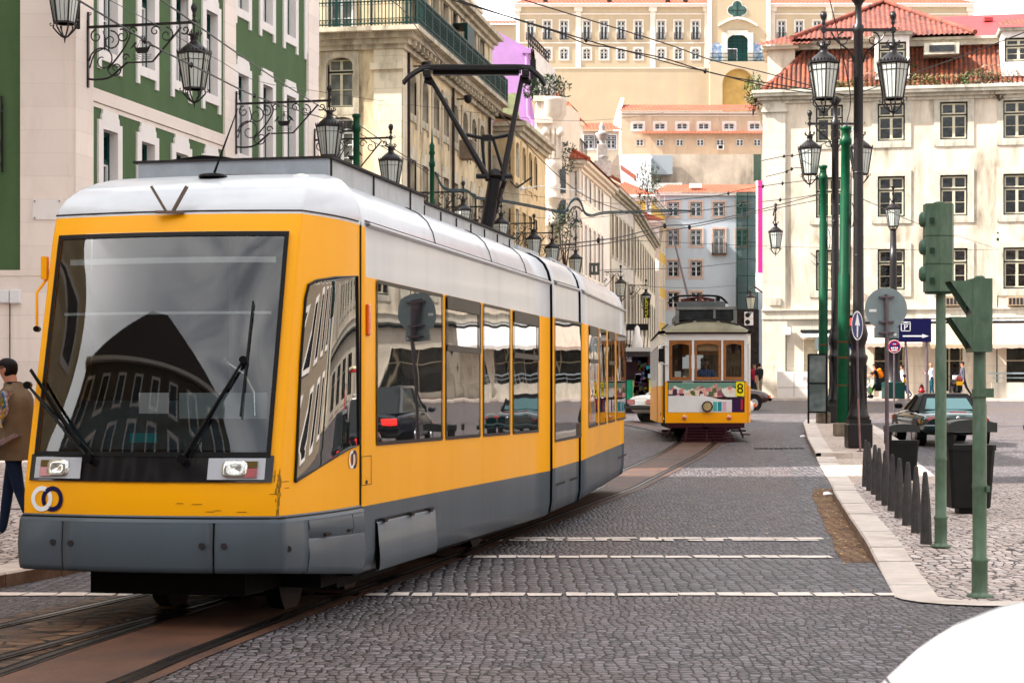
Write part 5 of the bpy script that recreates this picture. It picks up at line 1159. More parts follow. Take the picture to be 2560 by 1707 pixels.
def LP(x,d,z):
 q=TO+TR*x+TA*d;return Vector((q.x,q.y,z))
def shell(q,z,off=0.):
 k=kz(z);rk=rake(z);bl=.14*(1-min(1,max(0,z-3.2)/.44)*.5)
 def base_(q):
  if abs(q)<=1:
   x=q*WF*k;return Vector((x,rk+bl*q*q-(.0 if abs(q)<.93 else 0)))
  t=(abs(q)-1);a=Vector((WF*k,rk+bl));b=Vector((WB*k,LC));p=a.lerp(b,t);nrm=Vector((b.y-a.y,-(b.x-a.x))).normalized()if(b-a).length>1e-4 else Vector((1,0))
  p+=nrm*(.05*math.sin(math.pi*t)*min(1,(b-a).length));return Vector((math.copysign(p.x,q),p.y))
 p=base_(q)
 if off:
  e=.02;a,b=base_(q-e if abs(q-e)<=2 else q),base_(q+e if abs(q+e)<=2 else q);tt=(b-a);n=Vector((tt.y,-tt.x))
  n=n.normalized()if n.length>1e-9 else Vector((0,-1));p=p+n*off
 return LP(p.x,p.y,z)
def unproj(px,py,off=0.):
 """tram-front pixel -> (q,z) on the right cab side"""
 lo,hi,z=1.,2.,2.
 for _ in range(12):
  a,b=lo,hi
  for _ in range(22):
   m_=(a+b)/2;P=shell(m_,z,off)
   if 1280+P.x/P.y*F<px:a=m_
   else:b=m_
  P=shell(m_,z,off);z=H-(py-HZ)/F*P.y
 return m_,z
FQ=[-1,-.985,-.96,-.905,-.75,-.5,-.25,0,.25,.5,.75,.905,.96,.985,1];SQ=[1.03,1.08,1.2,1.35,1.5,1.65,1.8,1.9,2.0]
QS=[-q for q in reversed(SQ)]+FQ+SQ
ZSH=[.86,.9,1.0,1.13,1.34,1.7,2.1,2.5,2.8,3.03,3.1,3.2,3.235,3.26,3.3,3.36,3.42,3.46,3.5,3.54,3.58,3.61,3.63]
mb=MB();HOLE=(-.905,.905,1.34,3.03)
for j in range(len(ZSH)-1):
 z0,z1=ZSH[j],ZSH[j+1];mb.use(m_ty if z1<=3.2+1e-6 else m_tw)
 for i in range(len(QS)-1):
  a,b=QS[i],QS[i+1]
  if a>=HOLE[0]-1e-6 and b<=HOLE[1]+1e-6 and z0>=HOLE[2]-1e-6 and z1<=HOLE[3]+1e-6:continue
  mb.add([shell(a,z0),shell(b,z0),shell(b,z1),shell(a,z1)],[(0,1,2,3)],True)
def weld(o,d=1e-4):
 bm=bmesh.new();bm.from_mesh(o.data);bmesh.ops.remove_doubles(bm,verts=bm.verts,dist=d);bm.to_mesh(o.data);bm.free();return o
cabo=weld(mb.build('cab',yt,world=True))
mb=MB(m_slate);Q_=[-2+4*i/60 for i in range(61)];mb.tube([shell(q,3.225,.004)for q in Q_ if abs(q)<=1.98],.006,5);mb.build('seam',yt,world=True)
# roof dome top cap
mb=MB(m_tw);P=[shell(q,3.63)for q in QS];mb.add(P,[tuple(range(len(P)))]);mb.build('roof_cap',yt,world=True)
# windscreen
mb=MB(m_ws);rows=[]
for j in range(15):
 z=1.30+(3.06-1.30)*j/14;rows.append([shell(-.93+1.86*i/20,z,.012+.05*math.sin(math.pi*j/14)*math.sin(math.pi*i/20))for i in range(21)])
mb.grid(rows);wsn=mb.build('windscreen',yt,world=True)
mb=MB(m_blk)
def ring(mb,q0,q1,z0,z1,w,off,n=14):
 wq=w/WF
 for a,b,c,d in((q0-wq,q0+wq*.3,z0-w,z1+w),(q1-wq*.3,q1+wq,z0-w,z1+w),(q0+wq*.3,q1-wq*.3,z1-w*.3,z1+w),(q0+wq*.3,q1-wq*.3,z0-w,z0+w*.4)):
  nq,nz=(2,n)if d-c>1 else(n,2)
  mb.grid([[shell(a+(b-a)*i/nq,c+(d-c)*j/nz,off)for i in range(nq+1)]for j in range(nz+1)])
ring(mb,-.905,.905,1.34,3.03,.026,.022)
o=mb.build('windscreen_seal',yt,world=True)
mb=MB(m_glassblk);mb.grid([[shell(-.955+1.91*i/20,1.125+.20*j/3,.014)for i in range(21)]for j in range(4)]);mb.build('black_panel',yt,world=True)
# headlamp units
for s_,(qa,qb)in((-1,(-.90,-.50)),(1,(.49,.90))):
 hl=MB(m_lh);z0,z1=1.145,1.305
 hl.grid([[shell(qa+(qb-qa)*i/4,z0+(z1-z0)*j/2,.03)for i in range(5)]for j in range(3)])
 for(a,b)in((z0,z0),(z1,z1)):hl.grid([[shell(qa+(qb-qa)*i/4,a,.012 if j else .03)for i in range(5)]for j in range(2)])
 ho=hl.build('headlight',yt,world=True);ctr=(qa+qb)/2
 rq,lq=(qa+.10,qa+.29)if s_>0 else(qb-.29,qb-.10)
 r2,l2=(qb-.16,qb-.06)if s_>0 else(qa+.06,qa+.16)
 lens=MB(m_chr);cxq=(rq+lq)/2
 for r_,o_ in((.95,.034),(.8,.046),(.5,.056),(.2,.06)):
  pass
 rows=[[shell(cxq+(lq-rq)/2*r_*math.copysign(abs(math.cos(a))**.5,math.cos(a)),(z0+z1)/2+.066*r_*math.copysign(abs(math.sin(a))**.5,math.sin(a)),o_)for a in[2*math.pi*k/20 for k in range(21)]]for r_,o_ in((1,.032),(.93,.046),(.6,.052),(.25,.044),(.02,.042))]
 lens.grid(rows);l_=lens.build('lens',ho);l_.data.transform(WM[yt.name].inverted())
 ln=MB(m_redl)
 def slab(mb,a,b,c,d,o0,o1):
  mb.grid([[shell(a+(b-a)*i/2,c+(d-c)*j/2,o1)for i in range(3)]for j in range(3)],smooth=False)
  for(u,v)in(((a,c),(b,c)),((b,c),(b,d)),((b,d),(a,d)),((a,d),(a,c))):mb.quad(shell(*u,o0),shell(*v,o0),shell(*v,o1),shell(*u,o1))
 slab(ln,r2-.005,l2+.005,z0+.018,z0+.085,.02,.045);ln.use(M('amber_smoke',(.16,.10,.03),.3));slab(ln,r2-.005,l2+.005,z0+.088,z1-.022,.02,.043)
 l_=ln.build('rear_light',ho);l_.data.transform(WM[yt.name].inverted())
pts=[(738,1203),(741,1150),(752,900),(764,745),(772,712),(790,702),(840,694),(893,690),(897,1112),(872,1120),(848,1134)]
poly=[unproj(*p,.01)for p in pts]
def inpoly(q,z):
 r=False;n=len(poly)
 for i in range(n):
  (a,b),(c,d)=poly[i],poly[(i+1)%n]
  if(b>z)!=(d>z)and q<(c-a)*(z-b)/(d-b)+a:r=not r
 return r
mb=MB(m_sg)
zs_=sorted({p[1]for p in poly});zl,zh=zs_[0],zs_[-1];NZ=40
def spanq(z):
 xs=[]
 for(a,b),(c,d)in zip(poly,poly[1:]+poly[:1]):
  if(b>z)!=(d>z):xs.append((c-a)*(z-b)/(d-b)+a)
 return(min(xs),max(xs))if len(xs)>1 else None
rows=[]
for j in range(NZ+1):
 z=zl+.003+(zh-zl-.006)*j/NZ;s_=spanq(z);s_=s_ or(1.8,1.8);rows.append([shell(s_[0]+(s_[1]-s_[0])*i/8,z,.008)for i in range(9)])
mb.grid(rows);mb.build('cab_window',yt,world=True)
mb=MB(m_blk);mb.tube([shell(q,z,.012)for q,z in poly+poly[:1]],.012,5);mb.tube([shell(1.985,z,.004)for z in(.86,1.5,2.2,2.8,3.2)],.007,5);mb.build('window_seal',yt,world=True)
# bumper in three lengths with panel gaps, lower edge rising to the nose
def bump(mb,q0,q1,zl_=.44,zt=.845,n=14,off=.034):
 prof=[(zl_,0.),(zl_+.012,off*.75),(zl_+.05,off),((zl_+zt)/2,off+.012),(zt-.03,off),(zt-.006,off*.7),(zt,0)]
 lowf=lambda q:0 if abs(q)<=1 else-(abs(q)-1)*.14
 rows=[[shell(q0+(q1-q0)*i/n,z+(lowf(q0+(q1-q0)*i/n)*max(0,(zt-z)/(zt-zl_))),o_)for i in range(n+1)]for z,o_ in prof]
 mb.grid(rows)
 for q in(q0,q1):P=[shell(q,z+lowf(q)*(zt-z)/(zt-zl_),o_)for z,o_ in prof];mb.add(P,[tuple(range(len(P)))])
gaps=[(-2,-1.3),(-1.29,-.63),(-.62,.545),(.56,1.25)]
for i,(a,b)in enumerate(gaps):
 mb=MB(m_tg)
 if a<-1<b:bump(mb,a,-1,n=4);bump(mb,-1,b)
 elif a<1<b:bump(mb,a,1);bump(mb,1,b,n=5)
 else:bump(mb,a,b)
 weld(mb.build('bumper_panel',yt,world=True),2e-4)
mb=MB(m_tg);bump(mb,1.26,2.0,zl_=.44,zt=.685,n=8);bump(mb,1.26,1.80,zl_=.70,zt=.845,n=8);bump(mb,1.81,2.0,zl_=.70,zt=.845,n=4);mb.build('hatch',yt,world=True)
mb=MB(m_blk);mb.grid([[shell(-2+4*i/60,z,.02)for i in range(61)]for z in(.50,.86)]);mb.use(m_slate)
for q,z in((-.70,.66),(-.55,.655),(.47,.65),(.63,.65),(1.06,.62)):
 p=shell(q,z,.045);n_=-TA;mb.cyl(p,p+Vector((n_.x,n_.y,0))*.012,.024,seg=12)
for q in(1.42,1.72):slab(mb,q,q+.06,.68,.70,.03,.055)
mb.build('bumper_backing',yt,world=True)
mb=MB(m_slate);mb.grid([[shell(-2+4*i/60,z,o_)for i in range(61)]for z,o_ in((.845,.012),(.862,.012))]);mb.use(m_tg);mb.grid([[shell(-2+4*i/60,z,o_)for i in range(61)]for z,o_ in((.82,.035),(.872,.006))]);mb.build('lower_trim',yt,world=True)
random.seed(21);mb=MB(M('scuffs',(.30,.16,.02),.7))
for k in range(46):
 q,z=random.gauss(1.0,.012),random.uniform(.89,1.18);w,h_=random.uniform(.002,.006),random.uniform(.006,.05)
 if k>34:q=random.uniform(.93,1.3)if k%2 else random.uniform(.2,.9);w,h_=random.uniform(.01,.05),.003
 if k>34 and k%2==0:z=random.uniform(.9,1.1)
 mb.grid([[shell(q-w,z-h_,.003),shell(q+w,z-h_*.8,.003)],[shell(q-w*.4,z+h_,.003),shell(q+w*.8,z+h_,.003)]])
tag(mb.build('scuff_marks',yt,world=True),kind='stuff')
# interlocking ring emblem
def emblem(fr_,R_,r_,gap,par,nm='emblem'):
 o=[]
 for k,(c,mt)in enumerate(((-gap,m_wemb),(gap,m_navy))):
  mb=MB(mt);n=40
  for i in range(n):
   a,b=2*math.pi*i/n,2*math.pi*(i+1)/n;mid=(a+b)/2
   x=c+(R_+r_)/2*math.cos(mid);z=(R_+r_)/2*math.sin(mid);dd=math.hypot(x+c,z)
   if r_<dd<R_ and((z>0)==(k==0)):continue
   mb.quad(fr_(c+R_*math.cos(a),R_*math.sin(a)),fr_(c+R_*math.cos(b),R_*math.sin(b)),fr_(c+r_*math.cos(b),r_*math.sin(b)),fr_(c+r_*math.cos(a),r_*math.sin(a)))
  o.append(mb.build(nm,par,world=True))
 return o
emblem(lambda x,z:shell((-.79*WF+x)/WF,.985+z,.006),.098,.062,.048,yt)
q_,z_=unproj(881,1148);emblem(lambda x,z:shell(q_+x/1.62,z_+z,.008),.075,.05,.038,yt)
# wipers, mirror, roof antenna, V horns
def wiper(p0,p1,b0,b1):
 mb=MB(m_blk);A=shell(*p0,.05);B=shell(*p1,.10);mb.tube([A,B],[.017,.011],6);mb.tube([A+Vector((.05,0,.02)),B],.007,5);b_0,b_1=shell(*b0,.075),shell(*b1,.075);mb.bar(b_0,b_1,.014,.024);mb.cyl(A+Vector((0,.04,0)),A-Vector((0,.05,0)),.035);mb.cyl(B+Vector((0,.03,0)),B-Vector((0,.03,0)),.03)
 return mb.build('wiper',yt,world=True)
wiper((-.44,1.30),(-.985,1.86),(-.99,1.98),(-.50,1.40));wiper((.30,1.30),(.69,2.05),(.72,2.50),(.70,1.62))
mb=MB(m_ty);a=shell(-1.06,2.80,.03);mb.box(a+Vector((-.02,0,.0)),(.045,.08,.18));b=shell(-1.05,2.60,.09);mb.tube([a+Vector((0,0,-.08)),b,b+Vector((-.0,0,-.28))],.013,6)
mb.use(m_blk).cyl(b+Vector((0,-.03,-.29)),b+Vector((0,.04,-.29)),.024);mb.build('mirror_bracket',yt,world=True)
mb=MB(m_blk);b_=LP(.08,1.28,3.57);mb.lathe([(.12,-.0),(.115,.02),(.04,.035)],b_,16);mb.tube([b_,b_+Vector((.22,-.1,.55))],[.012,.004],5);mb.build('antenna',yt,world=True)
mb=MB(M('horn_metal',(.22,.16,.13),.6,.5));c=LP(0,.56,3.225)
for s_ in(-1,1):mb.bar(c+Vector((s_*.03,-.03,0)),c+Vector((s_*.14,-.05,.19)),.035,.02)
mb.box(c+Vector((0,-.03,-.01)),(.22,.05,.02));mb.build('wire_guide',yt,world=True)
mb=MB(m_wemb);c=LP(.80,1.4,3.56);mb.lathe([(.07,0),(.065,.025),(.02,.035)],c,14);mb.build('roof_beacon',yt,world=True)
# interior: floor, dashboard, rear wall, blind, papers
ins=MB(M('cab_grey',(.10,.11,.115),.7,var=.2));
def lbox(mb,x0,x1,d0,d1,z0,z1):
 P=[LP(x,d,z)for z in(z0,z1)for x,d in((x0,d0),(x1,d0),(x1,d1),(x0,d1))];mb.add(P,[(3,2,1,0),(4,5,6,7),(0,1,5,4),(1,2,6,5),(2,3,7,6),(3,0,4,7)])
lbox(ins,-.95,.95,2.15,2.2,.9,3.2);lbox(ins,-.98,.98,.3,2.2,.88,.93);lbox(ins,.25,.3,1.2,2.2,.9,3.1);ins.build('cab_interior',yt,world=True)
mb=MB(M('dashboard',(.09,.13,.15),.6,var=.2));
mb.grid([[LP(-.9+1.8*i/10,d,z)for i in range(11)]for d,z in((.34,1.36),(.5,1.52),(.62,1.66),(.95,1.74),(1.1,1.72),(1.12,1.4))]);mb.build('dashboard',yt,world=True)
mb=MB(M('pale_vinyl',(.40,.46,.48),.5));lbox(mb,.13,.85,.42,.7,1.60,1.80);mb.build('instrument_cowl',yt,world=True)
mb=MB(M('paper_white',(.8,.8,.82),.7));lbox(mb,-.13,.11,.25,.255,1.64,1.80);mb.build('paper_notice',yt,world=True)
mb=MB(M('teal_card',(.01,.38,.42),.6));lbox(mb,-.17,.05,.17,.175,1.42,1.49);mb.build('card',yt,world=True)
mb=MB(M('red_box',(.45,.03,.02),.6));lbox(mb,-.55,-.38,1.9,2.1,2.02,2.30);mb.use(M('yellow_vest',(.55,.50,.04),.8,var=.2));lbox(mb,-.36,-.08,1.9,2.0,2.0,2.2);mb.use(m_wemb);lbox(mb,-.48,-.42,1.88,1.895,2.10,2.24);mb.build('safety_box',yt,world=True)
mb=MB(m_wemb);
P=[shell(-.86+1.7*i/10,2.86,-.06)for i in range(11)];mb.grid([[p,p+Vector((0,.0,-.045))][::-1]for p in P]);P=[shell(-.86+1.7*i/10,2.43,-.06)for i in range(11)];mb.grid([[p,p+Vector((0,.0,-.02))]for p in P]);mb.build('blind_bar',yt,world=True)
mb=MB(m_blk);a=LP(.35,1.5,.95);
lbox(mb,-.75,-.25,1.45,1.95,1.1,1.25);lbox(mb,-.72,-.28,1.85,1.98,1.25,2.05);mb.build('driver_seat',yt,world=True)
mb=MB(m_chr);pts=[shell(.50,2.05,-.12),shell(.58,2.0,-.10),shell(.68,1.94,-.1),shell(.76,1.8,-.1),shell(.78,1.62,-.1)];mb.tube(pts,[.025,.025,.012,.012,.012],6);mb.build('microphone_arm',yt,world=True)
mb=MB(m_wemb)
for zt in((3.0,-1),):pass
# body sections -------------------------------------------------------
SEC=[(1.12,.28),(1.17,.31),(1.195,.45),(1.2,.855),(1.2,2.78),(1.195,3.20),(1.18,3.26),(1.155,3.36),(1.105,3.46),(1.02,3.54),(.90,3.60),(.5,3.635),(0,3.645)]
def section(o,a,L_,dz0,pitch,nm,yfirst=0.,nseg=8):
 """o: plan point of the axis at its near end; a: plan direction"""
 r=Vector((a.y,-a.x));prof=[(x,z)for x,z in SEC];full=prof+[(-x,z)for x,z in reversed(prof[:-1])]
 full=[(x,z)for x,z in full]
 def pt(x,d,z):q=o+a*d+r*x;return Vector((q.x,q.y,z+dz0+pitch*d))
 mb=MB();ds=[0,yfirst]+[yfirst+(L_-yfirst)*i/nseg for i in range(1,nseg+1)]if yfirst else[L_*i/nseg for i in range(nseg+1)]
 for i in range(len(ds)-1):
  for j in range(len(full)-1):
   (x0,z0),(x1,z1)=full[j],full[j+1];zm=(z0+z1)/2
   mb.use(m_tg if zm<.855 else m_ty if(zm<2.78 or(yfirst and i==0 and zm<3.22))else m_tw)
   mb.add([pt(x0,ds[i],z0),pt(x0,ds[i+1],z0),pt(x1,ds[i+1],z1),pt(x1,ds[i],z1)],[(0,1,2,3)],True)
 for d in(0,L_):mb.use(m_blk).add([pt(x,d,z)for x,z in full],[tuple(range(len(full)))])
 mb.use(m_blk).quad(*[pt(x,d,.29)for x,d in((-1.1,0),(1.1,0),(1.1,L_),(-1.1,L_))])
 o_=weld(mb.build(nm,yt,world=True));return pt
O1=TO+TA*LC;E1_=at(1366,0,24.0);
L1_=8.42;pt1=section(O1,TA,L1_,0,0,'body_section',.16)
def along(pt,px,L_=12):
 a,b=0,L_
 for _ in range(40):
  m_=(a+b)/2;P=pt(1.2,m_,2)
  if 1280+P.x/P.y*F<px:a=m_
  else:b=m_
 return m_
a2=Vector((.185,1)).normalized();O2=O1+TA*(L1_+.14);r2_=Vector((a2.y,-a2.x))
s2=along(lambda x,d,z:Vector((*(O2+a2*d+r2_*x),z)),1447);pt2=section(O2,a2,s2,.02,.012,'body_section')
a3=Vector((.138,1)).normalized();O3=O2+a2*(s2+.16);pt3=section(O3,a3,7.6,.045,.0106,'body_section')
mb=MB(m_rub)
for(o,a,z)in((O1+TA*(L1_-.05),TA,0),(O2+a2*(s2-.05),a2,.04)):
 r=Vector((a.y,-a.x))
 for k in range(5):
  w=1.13 if k%2 else 1.09;d0,d1=k*.06-.02,k*.06+.04;P=[]
  for d in(d0,d1):P+=[Vector((*(o+a*d+r*(x*w/1.2)),zz_+z))for x,zz_ in SEC+[(-x,q)for x,q in reversed(SEC[:-1])]]
  n=len(P)//2;mb.add(P,[(i,(i+1)%n,n+(i+1)%n,n+i)for i in range(n)]+[tuple(range(n)),tuple(range(n,2*n))])
mb.build('bellows',yt,world=True)
# side windows, pane by pane
def sidewin(pt,pxa,pxb,z0=1.37,z1=2.76,hopper=False,side=1):
 a,b=along(pt,pxa),along(pt,pxb);mb=MB(m_sg);X=1.206*side
 mb.grid([[pt(X+.0012*math.sin(i*1.7+j),a+(b-a)*i/6,z0+(z1-z0)*j/6)for i in range(7)]for j in range(7)]);w=mb.build('side_window',yt,world=True)
 mb=MB(m_blk);X2=1.212*side;e=.016
 for(p,q,r_,s__)in((a,b,z0-e,z0+e),(a,b,z1-e,z1+e),(a-e,a+e,z0,z1),(b-e,b+e,z0,z1)):mb.quad(pt(X2,p,r_),pt(X2,q,r_),pt(X2,q,s__),pt(X2,p,s__))
 if hopper:
  zm=z1-.50
  for(p,q,r_,s__)in((a,b,z1-.12,z1),(a,b,zm-.03,zm+.03),(a,a+.03,zm,z1),(b-.07,b,zm,z1)):mb.quad(pt(X2+.008,p,r_),pt(X2+.008,q,r_),pt(X2+.008,q,s__),pt(X2+.008,p,s__))
 f_=mb.build('window_frame',w);f_.data.transform(WM[yt.name].inverted())
cx_=lambda v:ZC(v,0)[0]
sidewin(pt1,cx_(384),cx_(832));sidewin(pt1,cx_(858),cx_(1090),hopper=True);sidewin(pt1,cx_(1115),cx_(1294));sidewin(pt1,cx_(1318),cx_(1490),hopper=True)
sidewin(pt2,cx_(1604),cx_(1783),1.2);
for a,b,h_ in((1836,1897,1),(1911,1955,0),(1969,2013,1),(2027,2087,0)):sidewin(pt3,cx_(a),cx_(b),1.3,2.76,bool(h_))
# hatch on the grey skirt, roof fairing line, amber marker, lower flaps
mb=MB(m_tg);a,b=along(pt1,940),along(pt1,1084);mb.grid([[pt1(1.2+o_,a+(b-a)*i/3,z)for i in range(4)]for z,o_ in((.285,.02),(.31,.035),(.40,.038),(.69,.015),(.70,.0))]);mb.use(m_blk);mb.quad(pt1(1.203,a-.02,.28),pt1(1.203,b+.01,.28),pt1(1.203,b+.01,.725),pt1(1.203,a-.02,.725));mb.use(m_slate)
for t in(.1,.55,.9):d=a+(b-a)*t;mb.box(pt1(1.225,d,.705),(.03,.09,.03),rz=-.2)
mb.build('hatch',yt,world=True)
for pt,a,b in((pt2,1390,1412),(pt2,1424,1444),(pt3,1545,1566)):
 mb=MB(m_slate);a,b=along(pt,a),along(pt,b);mb.quad(pt(1.204,a,.62),pt(1.204,b,.62),pt(1.204,b,.65),pt(1.204,a,.65));mb.quad(pt(1.204,a,.3),pt(1.204,a+.02,.3),pt(1.204,a+.02,.63),pt(1.204,a,.63));mb.build('flap',yt,world=True)
mb=MB(m_amb);d=along(pt1,917);P=pt1(1.215,d,2.42);mb.box(P,(.03,.07,.27),rz=-.2,bev=.012);mb.build('side_marker',yt,world=True)
mb=MB(m_slate);d=along(pt1,914)
for(p,q,r_,s_)in((.02,.32,1.03,1.035),(.02,.32,1.27,1.275),(.02,.03,1.03,1.27),(.31,.32,1.03,1.27)):mb.quad(pt1(1.2045,p,r_),pt1(1.2045,q,r_),pt1(1.2045,q,s_),pt1(1.2045,p,s_))
mb.quad(pt1(1.205,.14,1.04),pt1(1.205,.2,1.04),pt1(1.205,.2,1.07),pt1(1.205,.14,1.07));mb.build('service_flap',yt,world=True)
mb=MB(m_tw)
for pt,L_ in((pt1,L1_),(pt2,s2),(pt3,7.6)):
 mb.grid([[pt(x,d,z)for d in(.18,L_)]for x,z in((1.2,3.20),(1.235,3.215),(1.232,3.235),(1.19,3.245))])
mb.use(m_slate)
for pt,L_ in((pt1,L1_),(pt2,s2),(pt3,7.6)):mb.grid([[pt(x,d,z)for d in(.18,L_)]for x,z in((1.185,3.246),(1.18,3.262))])
for d in(.02,2.6,5.1,7.0):mb.tube([pt1(x+.003,d,z+.003)for x,z in SEC[5:]],.006,4,cap=False)
mb.tube([pt1(1.203,.0,z)for z in(.3,1,2,3.2)],.007,4);mb.build('fairing',yt,world=True)
# roof gear
def rbox(mb,pt,x0,x1,d0,d1,z0,z1):
 P=[pt(x,d,z)for z in(z0,z1)for x,d in((x0,d0),(x1,d0),(x1,d1),(x0,d1))];mb.add(P,[(3,2,1,0),(4,5,6,7),(0,1,5,4),(1,2,6,5),(2,3,7,6),(3,0,4,7)])
mb=MB(m_alu);rbox(mb,pt1,-.86,.86,.20,3.4,3.5,3.79);mb.use(m_slate);
for k in range(3):rbox(mb,pt1,.86,.87,.25+k*1.3,.28+k*1.3,3.5,3.8)
rbox(mb,pt1,-.9,.9,.18,3.42,3.79,3.81);mb.build('roof_equipment_box',yt,world=True)
mb=MB(m_alu);rbox(mb,pt1,.70,.78,3.6,8.2,3.56,3.76);mb.use(m_slate)
for k in range(7):rbox(mb,pt1,.78,.79,3.7+k*.7,3.73+k*.7,3.58,3.74)
rbox(mb,pt1,-.7,.70,4.2,5.6,3.55,3.72);rbox(mb,pt1,.68,.82,3.6,8.2,3.76,3.78);mb.build('roof_side_screen',yt,world=True)
mb=MB(m_blk);rbox(mb,pt1,-.45,.1,.6,1.2,3.82,3.85);mb.add([pt1(x,d,z)for x,d,z in((-.85,.3,3.80),(-.3,.3,3.86),(-.1,.3,3.84),(.1,.3,3.80),(-.85,.9,3.80),(-.3,.9,3.86),(-.1,.9,3.84),(.1,.9,3.80))],[(0,1,5,4),(1,2,6,5),(2,3,7,6),(0,1,2,3)]);mb.build('roof_cover',yt,world=True)
mb=MB(m_alu)
rbox(mb,pt2,-.7,.7,.3,1.9,3.6,3.72);rbox(mb,pt3,-.7,.7,.6,5.5,3.6,3.74);mb.use(m_slate)
for k in range(9):rbox(mb,pt3,.7,.72,.8+k*.5,1.0+k*.5,3.62,3.7)
mb.build('roof_unit',yt,world=True)
# pantograph
PY=26.0;PP=lambda x,y,dy=0.:at(x,y,PY+dy);m_pan=M('pantograph_black',(.022,.014,.014),.45,.4,var=.3,vs=8)
mb=MB(m_pan);base_c=PP(1208,556,.4);el=PP(1238,440,-.2)
mb.tube([base_c+Vector((0,0,-.35)),el],[.095,.085],12);mb.lathe([(.09,0),(.085,.05),(.05,.09),(.01,.1)],el,12);mb.tube([PP(1190,441,-.2),PP(1280,441,-.2)],.035,8)
for a,b in((PP(1222,450,-.2),PP(1070,187)),(PP(1256,452,-.2),PP(1306,190))):mb.tube([a,b],[.045,.03],8)
mb.tube([PP(1262,450),PP(1228,560,.3)],.035,8);mb.tube([PP(1251,470),PP(1243,500)],.05,8)
a,b,c,d=PP(1165,337),PP(1205,345),PP(1232,345),PP(1276,337);mb.tube(smooth_line([a,b,PP(1218,341),c,d],5),.026,6);mb.tube([b,PP(1212,432)],.022,6);mb.tube([c,PP(1258,430)],.022,6);mb.box(PP(1218,346),(.14,.06,.08))
mb.build('pantograph_arm',yt,world=True)
mb=MB(m_pan)
for dy,zo in((-.16,0),(.16,-5)):
 pts=smooth_line([PP(1008,211+zo,dy),PP(1025,193+zo,dy),PP(1053,176+zo,dy),PP(1078,171+zo,dy),PP(1190,171+zo,dy),PP(1306,171+zo,dy),PP(1330,178+zo,dy),PP(1352,198+zo,dy),PP(1362,216+zo,dy)],5);mb.tube(pts,.028,6)
mb.box(PP(1190,175),(1.22,.40,.04));mb.box(PP(1190,184),(1.16,.1,.05))
for x in(1068,1314):mb.box(PP(x,188),(.10,.42,.10),bev=.02);mb.tube([PP(x-6,200),PP(x+14,208)],.045,8)
mb.build('pantograph_head',yt,world=True)
# underframe and wheels
mb=MB(M('underframe',(.012,.010,.010),.8,var=.3))
lbox(mb,-.62,.66,.45,1.4,.23,.5);lbox(mb,-1.0,1.0,1.3,9.8,.22,.5);lbox(mb,.80,.95,1.9,3.8,.16,.4)
mb.build('underframe',yt,world=True)
for d in(1.75,3.45,8.6):
 for s_ in(-.5,.5):
  mb=MB(M('wheel_steel',(.05,.035,.03),.6,.6,var=.3));c=LP(s_,d,.30);ax=Vector((TR.x,TR.y,0));mb.tube([c-ax*.06,c-ax*.05,c+ax*.05,c+ax*.055,c+ax*.10],[.27,.30,.30,.33,.33],24);mb.use(m_slate).tube([c-ax*.1,c+ax*.13],.07,10);mb.build('wheel',yt,world=True)
m_lg=M('frosted_lamp_glass',(.50,.53,.50),.25,var=.06,vs=3,coat=.3)
m_li=M('lamp_iron',(.020,.014,.017),.42,.2,var=.3,vs=10)
def spiral(mb,c,r,a0,turns,rad=.014,sgn=1,n=18,plane='xz'):
 P=[]
 for i in range(n+1):
  t=i/n;rr=r*(1-.82*t);a=a0+sgn*turns*2*math.pi*t;P.append(Vector(c)+Vector((rr*math.cos(a),0,rr*math.sin(a))))
 mb.tube(P,[rad*(1-.35*i/n)for i in range(n+1)],5)
